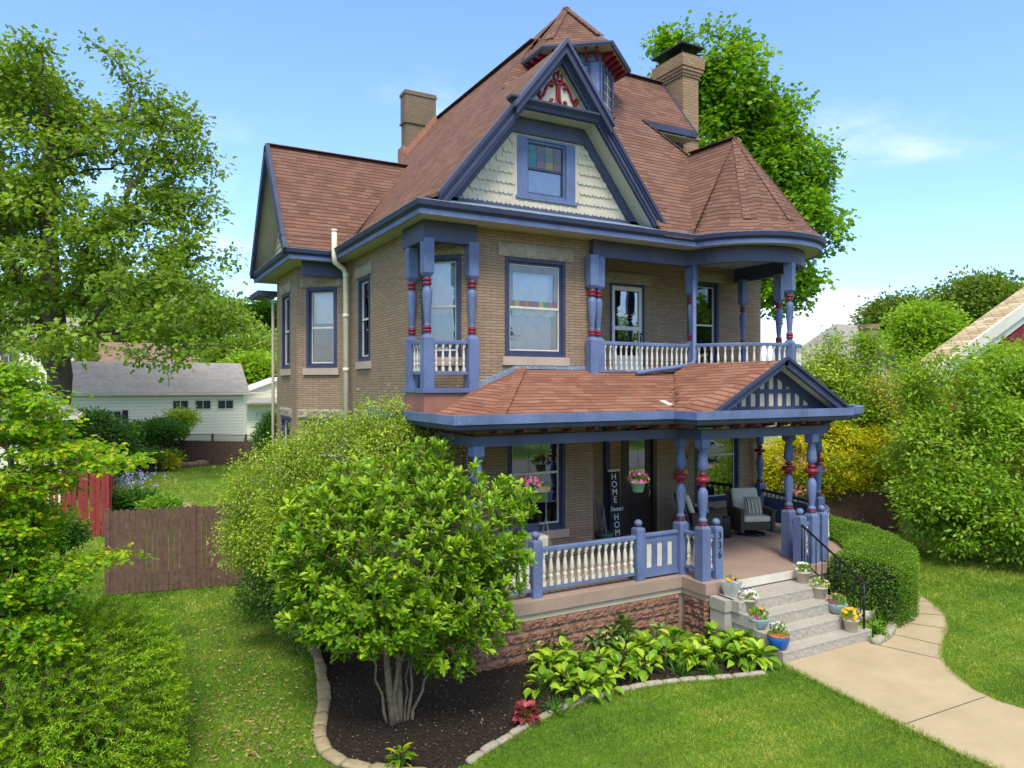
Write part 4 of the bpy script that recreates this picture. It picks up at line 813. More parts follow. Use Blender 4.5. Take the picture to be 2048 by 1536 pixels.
# porch roofs
zP = lambda y: 4.09 + (y + 2.2) * .355
r = MB(); th = (0, 0, -.03)
H1 = (.33, -2.2, 4.10); A1 = (-.30, -1.15, 4.10); T1 = (2.02, .04, 4.90); Wd = (.25, -.20, 4.13)
r.slab([H1, (4.02, -2.2, 4.10), (5.2, -1.05, 4.52), (5.9, -.02, 4.88), (3.64, -.02, 4.88), (3.6, .04, 4.90), T1], th)
r.slab([A1, H1, T1, (1.0, .04, 4.50)], th)
gyx = 6.14; gzz = 5.05; half = 1.85; mg_ = (gzz - 4.06) / half
r.slab([(gyx - half, -2.83, 4.06), (gyx, -2.83, gzz), (gyx, -.4, gzz), (gyx - 2.1, -.4, 4.60 - .58), ], th) if 0 else None
r.slab([(gyx - half - .05, -2.80, 4.05), (gyx, -2.80, gzz), (gyx, -.03, gzz), (5.9, -.03, 4.93), (4.02, -2.15, 4.1)], th)
r.slab([(gyx + half, -2.80, 4.05), (gyx, -2.80, gzz), (gyx, -.03, gzz), (gyx + half + .3, -.5, 4.05)], th)
r.build('porch_roof', shing_lo, H)
cp = MB(); cp.beam(H1, T1, .22, .03, off=.01); cp.build('ridge_cap', shing_lo, H)
m = MB(); m.beam((1.0, .03, 4.55), (2.0, .03, 4.96), .06, .10); m.beam((2.0, .03, 4.94), (3.6, .03, 4.93), .06, .08); m.beam((3.8, -.10, 4.86), (6.0, -.10, 4.90), .08, .02); m.build('wall_flashing', bareedge, H)
m = MB(); m.poly([(gyx - 1.72, -2.50, 4.08), (gyx + 1.72, -2.50, 4.08), (gyx, -2.50, gzz - .04)]); tp = m.build('porch_gable_panel', cream, H)
m = MB(); yk = -2.53
m.box(gyx - 1.6, gyx + 1.6, yk - .0, yk + .029, 4.07, 4.17); m.box(gyx - 1.05, gyx + 1.05, yk + .001, yk + .029, 4.42, 4.50)
for k in range(-5, 6):
    x = gyx + k * .245 + .12; ztop = gzz - .2 - abs(x - gyx) * mg_
    if ztop > 4.2: m.box(x - .045, x + .045, yk + .002, yk + .028, 4.17, ztop)
for s_ in (-1, 1): m.beam((gyx + s_ * 1.72, -2.52, 4.06), (gyx, -2.52, gzz - .02), .04, .22, (s_, 0, 2), -.08)
m.build('half_timbering', navy, tp)
m = MB()
for s_ in (-1, 1): m.beam((gyx + s_ * 1.92, -2.84, 4.03), (gyx, -2.84, gzz + .02), .08, .14, (s_, 0, 2), -.05); m.beam((gyx + s_ * 1.92, -2.90, 4.06), (gyx, -2.90, gzz + .05), .05, .05, (s_, 0, 2), .0)
m.build('porch_rake', navy, H)
m = MB()
for s_ in (-1, 1): m.add([(gyx + s_ * 1.85, -2.80, 4.0), (gyx, -2.80, gzz - .05), (gyx, -2.5, gzz - .05), (gyx + s_ * 1.85, -2.5, 4.0)], [(0, 1, 2, 3)])
m.build('porch_gable_soffit', soffit, H)
m = MB(); m.box(gyx - 1.9, gyx + 1.9, -2.80, -2.52, 4.062, 4.07); m.build('gable_ledge', greypot, H)
# hand rail
m = MB(); P1 = (7.09, -2.6, 1.81); P2 = (6.80, -4.03, 1.06)
A_ = Vector((6.96, -2.55, 1.80)); B_ = Vector((6.79, -4.03, 1.03)); m.tube([A_, B_, B_ + Vector((0, -.05, -.01))], .02, 8); A2 = A_ + Vector((0, 0, -.70)); B2 = B_ + Vector((0, 0, -.62)); m.tube([A2, B2], .014, 6)
for k in range(10):
    t = (k + .5) / 10; a = A_.lerp(B_, t); b_ = A2.lerp(B2, t); m.tube([a, b_], .010, 6)
m.tube([B_, (B_.x, B_.y, .2)], .02, 8); m.tube([A_, (A_.x, A_.y, 1.0)], .02, 8); m.build('hand_rail', iron, H, 'black iron stair rail')
# mailbox and plaque
g = thing('mailbox', 'yellow-fronted wall mailbox right of the front door', 'mailbox', (7.33, 1.3, 2.3)); m = MB(); m.box(7.16, 7.50, 1.28, 1.397, 2.25, 2.46); m.add([(7.16, 1.28, 2.46), (7.50, 1.28, 2.46), (7.50, 1.398, 2.54), (7.16, 1.398, 2.54)], [(0, 1, 2, 3)]); m.build('box_body', flat('mustard_paint', (.45, .33, .09), .4), g)
m = MB(); m.tube([(7.22, 1.30, 2.25), (7.22, 1.28, 2.12), (7.24, 1.27, 2.08)], .008, 6); m.tube([(7.44, 1.30, 2.25), (7.44, 1.28, 2.12), (7.46, 1.27, 2.08)], .008, 6); m.build('newspaper_hook', brass, g)
g = thing('number_plaque', 'dark oval plaque on brick above the mailbox', 'plaque', (7.41, 1.39, 2.78)); m = MB()
pts = [(7.41 + .17 * math.cos(t * PI / 12) * (1 + .12 * math.cos(t * PI / 12 * 6)), 2.78 + .13 * math.sin(t * PI / 12)) for t in range(24)]; m.slab([(x, 1.398, z) for x, z in pts], (0, -.025, 0)); m.build('plate', blackm, g)
# ================================================================ things on the porch and steps
def pz2(u, v, z=0.): p = PZ(u, v, z); return (p.x, p.y)
# chairs
def make_chair(loc, label):
    t = thing('wicker_chair', label, 'chair', loc, 'cushioned wicker chairs on the porch'); x0, y0, z0 = loc
    def B(name, boxes, mat, bev=.0, par=t):
        m = MB()
        for a in boxes: m.box(x0 + a[0], x0 + a[1], y0 + a[2], y0 + a[3], z0 + a[4], z0 + a[5])
        o = m.build(name, mat, par)
        if bev: md = o.modifiers.new('bevel', 'BEVEL'); md.width = bev; md.segments = 3; [setattr(p, 'use_smooth', True) for p in o.data.polygons]
        return o
    m = MB(); m.tube([(x0 + .30 * math.cos(a * PI / 12), y0 + .30 * math.sin(a * PI / 12), z0 + .02) for a in range(25)], .018, 6); m.tube([(x0 - .3, y0, z0 + .03), (x0 + .3, y0, z0 + .03)], .015, 6); m.tube([(x0, y0 - .3, z0 + .03), (x0, y0 + .3, z0 + .03)], .015, 6); m.tube([(x0, y0, z0 + .02), (x0, y0, z0 + .2)], .03, 8); m.build('swivel_base', blackm, t)
    B('seat_frame', [(-.34, .34, -.34, .34, .16, .34)], wicker, .015)
    B('arm', [(-.43, -.345, -.38, .32, .10, .60), (-.46, -.33, -.42, .34, .601, .64)], wicker, .01); B('arm', [(.345, .43, -.38, .32, .10, .60), (.33, .46, -.42, .34, .601, .64)], wicker, .01)
    m = MB(); m.slab([(x0 - .42, y0 + .30, z0 + .16), (x0 + .42, y0 + .30, z0 + .16), (x0 + .40, y0 + .50, z0 + .98), (x0 - .40, y0 + .50, z0 + .98)], (0, .05, 0)); m.build('backrest', wicker, t)
    B('seat_cushion', [(-.335, .335, -.36, .24, .345, .49)], cush, .05)
    m = MB(); m.slab([(x0 - .33, y0 + .16, z0 + .49), (x0 + .33, y0 + .16, z0 + .49), (x0 + .33, y0 + .36, z0 + 1.06), (x0 - .33, y0 + .36, z0 + 1.06)], (0, .13, -.02)); o = m.build('back_cushion', cush, t); md = o.modifiers.new('bevel', 'BEVEL'); md.width = .06; md.segments = 3
    return t
stripe = M_('striped_fabric', .9); _c = stripe.co(); _s = stripe.n('SeparateXYZ'); stripe.l(_c, _s.inputs[0])
stripe.col(stripe.ramp(stripe.math('FRACT', stripe.math('MULTIPLY', _s.outputs[0], 11.0)), [(0, (.07, .07, .07)), (.28, (.07, .07, .07)), (.3, (.46, .44, .36)), (.62, (.46, .44, .36)), (.64, (.22, .19, .13)), (.8, (.22, .19, .13)), (.82, (.46, .44, .36))], 'CONSTANT')); stripe = stripe.m
def pillow(loc, rz, tilt, label):
    m = MB(); n = 12; vs = []
    for s_ in (-1, 1):
        for j in range(n + 1):
            for i in range(n + 1):
                a, b_ = i / n * 2 - 1, j / n * 2 - 1; e = max(0, (1 - a ** 4) * (1 - b_ ** 4)); vs.append((a * .22 * (1 - .08 * (1 - b_ * b_) * 0), s_ * .075 * e ** .6, b_ * .22))
    fs = []
    for s_ in (0, 1):
        o = s_ * (n + 1) ** 2
        for j in range(n):
            for i in range(n): fs.append((o + j * (n + 1) + i, o + j * (n + 1) + i + 1, o + (j + 1) * (n + 1) + i + 1, o + (j + 1) * (n + 1) + i))
    m.add(vs, fs, True); o = m.build('striped_pillow', stripe); tag(o, label, 'pillow', 'striped pillows'); o.location = loc; o.rotation_euler = (tilt, 0, rz); return o
ch = make_chair((8.37, .05, 1.0), 'grey-brown wicker swivel chair with pale cushions, facing out from under the big porch window'); ch.rotation_euler = (0, 0, math.radians(-22))
pillow((8.30, -.08, 1.70), math.radians(-20), math.radians(-18), 'striped square pillow leaning in the chair that faces outward')
c2 = copy_tree(ch, (7.05, .35, 1.0), math.radians(62), 1, 'wicker swivel chair beside the mailbox wall, turned sideways behind the turned posts')
pillow((7.20, .42, 1.70), math.radians(62), math.radians(-18), 'striped green pillow in the sideways chair behind the posts')
m = MB(); p = pz2(1448, 1074, 1.0); m.lathe(p[0], p[1], [(.15, 1.0), (.165, 1.03), (.155, 1.25), (.165, 1.47), (.15, 1.49), (.02, 1.492)], 20); o = m.build('drum_table', blackm); tag(o, 'small black drum side table between the two wicker chairs', 'side table')
# sign
sg = thing('welcome_sign', 'tall black board lettered HOME Sweet HOME leaning beside the front door', 'sign', (5.1, 1.1, 1.0))
th_ = math.radians(7); Bx = lambda x, z: (5.02 + x, 1.05 + (z - 1.0) * math.tan(th_) * .9, z)
m = MB(); m.slab([Bx(0, 1.0), Bx(.30, 1.0), Bx(.30, 2.56), Bx(0, 2.56)], (0, .025, 0)); m.build('board', flat('black_board', (.02, .022, .022), .7), sg)
m = MB(); m.slab([Bx(-.005, 2.56), Bx(.33, 2.56), Bx(.33, 2.61), Bx(-.005, 2.61)], (0, .035, 0)); m.build('top_rail', white, sg)
wl = flat('white_lettering', (.75, .75, .72)); zz = 2.44
for w_ in ('H', 'O', 'M', 'E', 'Sweet', 'H', 'O', 'M', 'E'):
    if w_ == 'Sweet': zz -= .03; c = Bx(.15, zz); text(w_, .155, (c[0], c[1] - .006, zz), (PI / 2 - th_ * .9, 0, 0), wl, sg, 'lettering', .002, shear=.35); zz -= .19
    else: c = Bx(.14, zz); text(w_, .20, (c[0], c[1] - .006, zz), (PI / 2 - th_ * .9, 0, 0), wl, sg, 'lettering', .002); zz -= .175
# planter with dried vines by the sign
pl = thing('vine_planter', 'low green planter with a twist of dried grey vines left of the welcome sign', 'planter', (4.55, .75, 1.0)); m = MB(); m.lathe(4.55, .75, [(.14, 1.0), (.2, 1.2), (.22, 1.3), (.2, 1.31), (.02, 1.28)], 16); m.build('pot', flat('dark_green_pot', (.03, .09, .07), .4), pl)
m = MB(); rr = random.Random(9)
for k in range(14):
    a = rr.uniform(0, 6.28); pts = [(4.55, .75, 1.25)]
    for j in range(6): pts.append((4.53 + .08 * math.cos(a + j * .8) - .02 * j, .75 + .08 * math.sin(a + j * .8), 1.3 + j * rr.uniform(.10, .14)))
    m.tube(pts, .012, 5)
m.build('dried_vines', flat('dried_vine', (.20, .17, .13), .9), pl)
# swing
sw = thing('porch_swing', 'blue-grey porch swing with a white cushion hanging on chains behind the front railing', 'swing', (1.3, -1.0, 1.45)); m = MB(); m.box(.3, 1.95, -1.25, -.75, 1.42, 1.47); m.build('seat', slate, sw)
m = MB(); m.box(.3, 1.95, -.76, -.71, 1.47, 2.0); m.build('backrest', slate, sw)
m = MB(); m.box(1.55, 1.9, -1.2, -.77, 1.48, 1.86); o = m.build('cushion', cush, sw); md = o.modifiers.new('b', 'BEVEL'); md.width = .05; md.segments = 3
for x in (.35, 1.95):
    m = MB()
    def chain(a, b_):
        a, b_ = Vector(a), Vector(b_); n = int((b_ - a).length / .045)
        for i in range(n):
            c = a.lerp(b_, (i + .5) / n); d = (b_ - a).normalized() * .028; s_ = Vector((.012, 0, 0)) if i % 2 else Vector((0, .012, 0)); m.tube([c - d, c - d * .5 + s_, c + d * .5 + s_, c + d, c + d * .5 - s_, c - d * .5 - s_, c - d], .004, 4, False)
    chain((x, -1.0, 3.8), (x, -1.0, 2.15)); chain((x, -1.0, 2.15), (x, -1.22, 1.47)); chain((x, -1.0, 2.15), (x, -.76, 1.6)); m.build('chain', flat('galvanised_chain', (.35, .35, .34), .4), sw)
# planters with flowers
lg = lm('bright_leaf', (.05, .15, .02), (.12, .28, .03), (.24, .42, .06)); lgd = lm('deep_leaf', (.015, .06, .012), (.04, .13, .02), (.10, .24, .03))
pinkl = leafmat('pink_petal', [(0, (.45, .03, .18)), (.6, (.70, .08, .32)), (1, (.85, .35, .55))]); whitel = leafmat('white_petal', [(0, (.7, .7, .75)), (1, (.85, .85, .85))]); yel = leafmat('yellow_petal', [(0, (.7, .30, .02)), (1, (.85, .62, .03))]); purp = leafmat('violet_petal', [(0, (.03, .01, .08)), (1, (.12, .08, .35))]); blu = leafmat('iris_petal', [(0, (.14, .13, .42)), (1, (.42, .45, .75))])
def bouquet(par, c, r, h, nl, nf, fm, L=.07, flat_=1., fs=.035, lmat=None, name='flowers'):
    n = nl; d = rdir(n, .5); P = np.array(c) + d * np.array([r, r, h * .5]) * (rng.random(n) ** .5)[:, None]; P[:, 2] = np.maximum(P[:, 2], c[2] - .02)
    D = unit(d + np.array([0, 0, .5])); leaves('foliage', P, D, rdir(n, 1.), L * (.6 + .8 * rng.random(n)), L * .4, rng.random(n), lmat or lg, par)
    for k, f in enumerate(fm if isinstance(fm, (list, tuple)) else [fm]):
        q = nf; dd = rdir(q, .8); Q = np.array(c) + dd * np.array([r * 1.02, r * 1.02, h * .62]); Q[:, 2] = np.maximum(Q[:, 2], c[2] + .01)
        Cc = np.repeat(Q, 5, axis=0); ang = np.tile(np.arange(5) * 2 * PI / 5, q) + np.repeat(rng.random(q) * 6, 5); ax = np.repeat(unit(dd * .6 + np.array([-.3, -.6, .3])), 5, axis=0); e1 = unit(np.cross(ax, np.array([0, 0, 1.]) + .01)); e2 = np.cross(ax, e1)
        D = e1 * np.cos(ang)[:, None] + e2 * np.sin(ang)[:, None]; leaves(name, Cc, D + ax * .15, ax, fs, fs * .9, np.repeat(rng.random(q), 5), f, par)
def pot(u, v, z, prof, mat, name, label, cat='flower pot', group=None, sq=False, b=None, rim=None):
    x, y = pz2(u, v, z) if isinstance(u, (int, float)) and u > 50 else (u, v); t = thing(name, label, cat, (x, y, z), group); m = MB()
    pr_ = [(r, z + h) for r, h in prof]; top = pr_[-1]; ins = [(top[0] - .012, top[1]), (top[0] - .02, top[1] - .03), (.01, top[1] - .035)]
    m.lathe(x, y, pr_ + ins, 4 if sq else 22, PI / 4 + .25 if sq else 0, not sq); m.build('pot_body', mat, t)
    if rim: q = MB(); q.lathe(x, y, [(top[0] - .015, top[1] - .025), (top[0] + .012, top[1] - .02), (top[0] + .012, top[1] + .006), (top[0] - .015, top[1] + .006)], 22); q.build('rim', rim, t)
    if b: bouquet(t, (x, y, top[1] + .03), top[0] * b[0], b[1], b[2], b[3], b[4], *b[5:])
    return t
TAP = [(.095, 0), (.10, .004), (.125, .19), (.142, .192), (.142, .225)]; BOWL = [(.09, 0), (.13, .03), (.165, .13), (.18, .17), (.18, .185)]
G = 'flower pots on the front steps'
pot(1463, 1191, .8, [(.12, 0), (.20, .25)], greypot, 'square_planter', 'square pale planter with a yellow pansy on the stone cheek left of the steps', 'planter', G, True, (.5, .12, 60, 5, [yel, purp], .05))
pot(1497, 1222, .6, TAP, tanpot, 'flower_pot', 'beige pot of white and violet pansies on the left of the second highest step', group=G, b=(1.15, .24, 160, 9, [whitel, whitel, purp], .05))
pot(1517, 1256, .4, BOWL, bluegreypot, 'flower_bowl', 'blue-grey bowl with one pink and one orange bloom on the left of the third step', group=G, b=(.8, .24, 140, 2, [pinkl, yel], .07, 1., .045))
pot(1557, 1297, .2, [(.10, 0), (.15, .06), (.178, .14), (.18, .2), (.165, .235)], cobalt, 'glazed_pot', 'glossy cobalt blue pot with terracotta rim on the left of the bottom step', group=G, rim=terra, b=(1.0, .28, 230, 9, [whitel, purp], .05, 1., .02))
pot(1606, 1165, .8, TAP, tanpot, 'flower_pot', 'beige pot of white pansies on the right of the top step beside the newel', group=G, b=(1.0, .2, 160, 9, [whitel], .06))
pot(1640, 1196, .6, TAP, tanpot, 'flower_pot', 'beige pot of pale pink flowers by the rail on the second highest step', group=G, b=(1.1, .2, 170, 9, [whitel, yel], .05, 1., .02))
pot(1674, 1226, .4, BOWL, bluegreypot, 'flower_bowl', 'blue-grey bowl with deep pink petunias by the rail on the third step', group=G, b=(.85, .2, 170, 7, [pinkl], .07))
pot(1702, 1262, .2, TAP, tanpot, 'flower_pot', 'beige pot of yellow and orange pansies by the rail on the bottom step', group=G, b=(1.1, .24, 170, 9, [yel, yel], .06, 1., .04))
wp = pot(1722, 1240, .0, [(.2, 0), (.25, .1), (.27, .26)], flat('weathered_white_planter', (.42, .38, .32), .8, var=.4), 'round_planter', 'weathered white round planter on the ground behind the stair rail', 'planter', None, b=(.9, .2, 120, 4, [pinkl], .06))
def basket(u, v, y, label, fm, potm=greenpot, rz=.0, L=.08, par_y=None, k=1.):
    p = PY(u, v, y); x, z = p.x, p.z; t = thing('hanging_basket', label, 'hanging basket', (x, y, z), 'hanging flower baskets'); m = MB(); m.lathe(x, y, [(.09 * k, z - .08), (.095 * k, z - .078), (.13 * k, z + .08), (.14 * k, z + .08), (.14 * k, z + .10), (.12 * k, z + .1), (.01, z + .07)], 20); m.build('pot_body', potm, t)
    q = MB()
    for a in (0, 2.1, 4.2): q.tube([(x + .13 * k * math.cos(a), y + .13 * k * math.sin(a), z + .09), (x, y, z + .55)], .0035, 4)
    q.tube([(x, y, z + .55), (x, y, 3.83)], .0035, 4); q.build('hanger', blackm, t)
    bouquet(t, (x, y, z + .13), .20 * k, .24, 150, 17, fm, L, 1., .045); return t
basket(1276, 975, -1.62, 'mint green hanging pot of pink petunias in front of the door', [pinkl, pinkl]); basket(1057, 985, -1.62, 'hanging basket of magenta petunias in front of the left porch window', [pinkl, pinkl]); basket(1634, 950, -.6, 'hanging basket of pink petunias at the right end of the porch', [pinkl, pinkl])
m = MB(); p = PZ(1333, 809, 4.22); 
z0_ = 4.30; c = PT(1333, 808, 12.95); m.slab([c + Vector(d) for d in ((-.06, -.10, -.02), (.07, -.09, -.02), (.05, .10, .05), (-.08, .09, .05))], (0, 0, .015)); tag(m.build('loose_slate', white), 'loose white scrap of board lying on the porch roof near the valley', 'board')
rr = random.Random(3); m = MB()
for k in range(46):
    u_ = 1338 + rr.gauss(0, 8) + k * .28; v_ = 742 + k * 1.5; x_, y_ = 4.1 + (1.6 * (1 - k / 46.)) + rr.gauss(0, .05), -2.0 + 1.45 * (1 - k / 46.) + rr.gauss(0, .08); z_ = 4.12 + .36 * (y_ + 2.15) + .045; a = rr.uniform(0, 3); L = rr.uniform(.04, .14)
    d = Vector((math.cos(a), math.sin(a), rr.uniform(-.1, .3))) * L; m.beam((x_, y_, z_), Vector((x_, y_, z_)) + d, .03, .008)
struct(tag(m.build('leaf_litter', flat('brown_litter', (.16, .085, .045), .9, var=.6, scale=30), fix=False), 'brown leaves and bark caught in the porch roof valley', 'leaf litter'), 'stuff')
# ================================================================ ground
def inpoly(P, poly):
    x, y = P[:, 0], P[:, 1]; c = np.zeros(len(P), bool); n = len(poly)
    for i in range(n):
        x1, y1 = poly[i]; x2, y2 = poly[(i + 1) % n]
        if y1 == y2: continue
        k = ((y1 > y) != (y2 > y)) & (x < (x2 - x1) * (y - y1) / (y2 - y1) + x1); c ^= k
    return c
m = M_('lawn_grass', .95, .1); n1 = m.noise(.35, detail=5); n2 = m.noise(9, detail=6, rough=.7); n3 = m.noise(60, detail=4)
a = m.ramp(n2, [(.25, (.03, .07, .008)), (.5, (.075, .165, .012)), (.75, (.14, .25, .02))]); a = m.mix(m.ramp(n1, [(.4, (0, 0, 0)), (.7, (.45,) * 3)]), a, (.14, .17, .03)); a = m.mix(m.ramp(n3, [(.45, (0, 0, 0)), (.8, (.5,) * 3)]), a, (.13, .22, .03)); m.col(a); m.bump(n3, .8, .03); lawnm = m.m
def grid(name, x0, x1, y0, y1, n, zf, mat):
    xs = np.linspace(x0, x1, n); ys = np.linspace(y0, y1, n); V = [(x, y, zf(x, y)) for y in ys for x in xs]; mb = MB(); mb.add(V, [(j * n + i, j * n + i + 1, (j + 1) * n + i + 1, (j + 1) * n + i) for j in range(n - 1) for i in range(n - 1)], True); return mb.build(name, mat, fix=False)
def gz_(x, y):
    d = math.hypot(x - CAM[0], y - CAM[1]); a = math.degrees(math.atan2(x - CAM[0], y - CAM[1])); a = 99 if a < -60 else a; h = 0
    if d > 110: t = min(1, (d - 110) / 220); h = 36 * t * t * (3 - 2 * t) * max(0, min(1, (32 - a) / 30.)) * (1 + .15 * math.sin(a * .35))
    return h - .0 
lw = grid('lawn', -600, 700, -300, 900, 160, gz_, lawnm); struct(lw)
# mulch bed
bed_l = [pz2(u, v) for u, v in ((585, 1205), (612, 1260), (640, 1330), (650, 1400), (640, 1455), (640, 1500), (680, 1528), (760, 1546), (860, 1552))]
bed_f = [pz2(u, v) for u, v in ((935, 1530), (975, 1503), (1040, 1463), (1105, 1427), (1170, 1402), (1240, 1384), (1310, 1370), (1390, 1361), (1470, 1357), (1530, 1350))]
bed = bed_l + bed_f + [(4.45, -3.9), (4.45, -2.6), (0.1, -1.9), (0, 5.2), (-1.4, 5.2), (-1.5, 2.2)]
m = M_('dark_mulch', .97, .1); n1 = m.noise(22, detail=8, rough=.75); n2 = m.noise(70, detail=5, mapscale=(1, .35, 1)); a = m.ramp(n1, [(.3, (.014, .011, .009)), (.6, (.045, .034, .026)), (.8, (.10, .075, .05))]); a = m.mix(m.ramp(n2, [(.62, (0, 0, 0)), (.7, (.6,) * 3)]), a, (.14, .10, .065)); m.col(a); m.bump(n1, 1, .05); mulch = m.m
m = MB(); bc_ = (sum(p[0] for p in bed) / len(bed), sum(p[1] for p in bed) / len(bed)); m.add([(*p, .012) for p in bed], [list(range(len(bed)))]); struct(m.build('mulch_bed', mulch))
n = 26000; Q = np.stack([rng.uniform(-3.2, 4.6, n), rng.uniform(-5.2, 2.5, n), np.full(n, .014)], 1); Q = Q[inpoly(Q, bed)]; Q[:, 2] += rng.random(len(Q)) * .03
mm_ = leafmat('mulch_chip', [(0, (.016, .012, .009)), (.6, (.05, .037, .027)), (.88, (.12, .09, .055)), (1, (.38, .30, .17))], 0, .9)
o = leaves('mulch_chips', Q, rng.normal(size=Q.shape) * np.array([1, 1, .25]), rdir(len(Q), 1.2), .02 + .05 * rng.random(len(Q)) ** 2, .012, rng.random(len(Q)), mm_); struct(tag(o, 'dark mulch chips covering the bed round the magnolia', 'mulch'), 'stuff')
# walkway
wl_ = [(1555, 1326), (1625, 1362), (1700, 1400), (1770, 1437), (1840, 1470), (1900, 1502), (1990, 1540), (2300, 1690)]; wr_ = [(2700, 1700), (2300, 1540), (2048, 1420), (2000, 1405), (1950, 1383), (1905, 1345), (1884, 1315), (1890, 1288), (1898, 1255), (1893, 1233), (1865, 1207), (1828, 1182)]
walk = [pz2(*p) for p in wl_] + [pz2(*p) for p in wr_] + [pz2(*q) for q in ((1795, 1165), (1785, 1200), (1800, 1235), (1785, 1262), (1752, 1290))] + [(6.7, -4.08), (4.62, -4.08)]
wl_pts = [pz2(*q) for q in wl_]; wr_pts = [pz2(*q) for q in wr_]
m = M_('concrete_walk', .9, .15); n1 = m.noise(1.1, detail=8, rough=.7); n2 = m.noise(60, detail=5); n3 = m.noise(4, detail=10, rough=.78); a = m.ramp(n1, [(.3, (.34, .27, .165)), (.7, (.44, .355, .225))]); a = m.mix(m.ramp(n2, [(.35, (0, 0, 0)), (.7, (.35,) * 3)]), a, (.30, .25, .17)); a = m.mix(m.ramp(n3, [(.58, (0, 0, 0)), (.75, (.4,) * 3)]), a, (.28, .22, .14)); m.col(a); m.bump(n2, .2, .004); conc = m.m
m = MB(); m.prism(walk, -.05, .025); struct(m.build('walkway', conc))
m = MB()
for (a_, b_) in (((1758, 1290), (1884, 1318)), ((1787, 1268), (1888, 1291)), ((1796, 1243), (1895, 1257)), ((1826, 1226), (1889, 1230)), ((1828, 1201), (1858, 1203)), ((1809, 1448), (1971, 1393))):
    A_, B_ = PZ(*a_, .029), PZ(*b_, .029); m.beam(A_, B_, .014, .003)
struct(m.build('walkway_joints', flat('joint_dirt', (.12, .09, .06), .95)))
# grass blades near the camera
gm = leafmat('grass_blade', [(0, (.04, .095, .01)), (.4, (.14, .27, .015)), (.75, (.28, .39, .03)), (1, (.55, .50, .11))], .3, .6)
def grass(name, region, n, L, W, label, mat=gm, bias=0., keepout=True):
    u = rng.uniform(region[0], region[1], n); iv = rng.uniform(1 / (region[3] - 768), 1 / (region[2] - 768), n); t = CAM[2] * FPX * iv
    a = (u - 1024) / FPX; P = np.stack([CAM[0] + t * (_v[0] + a * _r[0]), CAM[1] + t * (_v[1] + a * _r[1]), np.zeros(n)], 1)
    wgt = rng.random(n) < 1.
    k = ~inpoly(P, bed) & ~inpoly(P, walk) & ~((P[:, 0] > -.2) & (P[:, 1] > -2.1) & (P[:, 0] < 10) & (P[:, 1] < 10)) & ~((P[:, 0] > 4.3) & (P[:, 0] < 7) & (P[:, 1] > -4.15) & (P[:, 1] < 0)); P = P[k]; n = len(P)
    pn = sn(P, .9, 3.) * .30 + sn(P, 3.1, 1.) * .22 + sn(P, 9., 4.) * .12; rnd = .42 + pn + rng.normal(size=n) * .2 + bias * 1.; sz = .6 + .8 * rng.random(n); tt = np.hypot(P[:, 0] - CAM[0], P[:, 1] - CAM[1]); sc_ = np.clip(tt / 10, .8, 3)
    o = leaves(name, P, rdir(n, 1.1) * np.array([1, 1, .8]), rng.normal(size=(n, 3)), L * sz * np.sqrt(sc_), W * sc_, rnd, mat, None, 'blade'); struct(tag(o, label, 'grass'), 'stuff')
grass('grass', (850, 2300, 1330, 1640), 150000, .05, .007, 'short mown grass blades of the front lawn')
grass('grass', (150, 700, 1150, 1640), 110000, .05, .0075, 'grass of the shaded side yard left of the bed', bias=-.08)
grass('grass', (1780, 2200, 1075, 1345), 60000, .05, .007, 'grass of the right side lawn beyond the curved walk', bias=.1)
grass('grass', (80, 520, 925, 1180), 40000, .06, .008, 'bright grass of the back yard behind the brown fence', bias=.2)
edge = [Vector((*q, 0)) for q in (wl_pts + wr_pts)]
Q = []
for q0, q1 in list(zip(wl_pts[:-1], wl_pts[1:])) + list(zip(wr_pts[:-1], wr_pts[1:])):
    k_ = int(math.dist(q0, q1) * 700); f_ = rng.random(k_)[:, None]; Q.append(np.array(q0) * (1 - f_) + np.array(q1) * f_)
for q0, q1 in zip(bed_f[:-1], bed_f[1:]):
    k_ = int(math.dist(q0, q1) * 500); f_ = rng.random(k_)[:, None]; Q.append(np.array(q0) * (1 - f_) + np.array(q1) * f_ + np.array([.02, -.06]))
Q = np.concatenate(Q); n = len(Q); Q = np.concatenate([Q + rng.normal(size=Q.shape) * .03 * (1 + sn(np.concatenate([Q, np.zeros((n, 1))], 1), 4.))[:, None], np.zeros((n, 1)) + .01], 1)
o = leaves('grass', Q, rdir(n, .9), rng.normal(size=(n, 3)), .05 + .06 * rng.random(n), .008, .3 + .5 * rng.random(n), gm, None, 'blade'); struct(tag(o, 'longer grass creeping over the walk edges and the edging stones', 'grass'), 'stuff')
# fallen leaves in side yard
n = 1400; Q = np.array([list(pz2(u, v)) + [.03] for u, v in zip(rng.normal(500, 90, n), rng.uniform(1185, 1530, n))]); Q = Q[~inpoly(Q, bed)]; n = len(Q)
o = leaves('fallen_leaves', Q, rdir(n) * np.array([1, 1, .2]), rdir(n, 1.5), .05 + .03 * rng.random(n), .025, rng.random(n), leafmat('dry_leaf', [(0, (.16, .10, .05)), (.6, (.33, .24, .10)), (1, (.42, .38, .12))], .1, .8)); struct(tag(o, 'dry fallen leaves scattered in the side yard grass', 'leaves'), 'stuff')
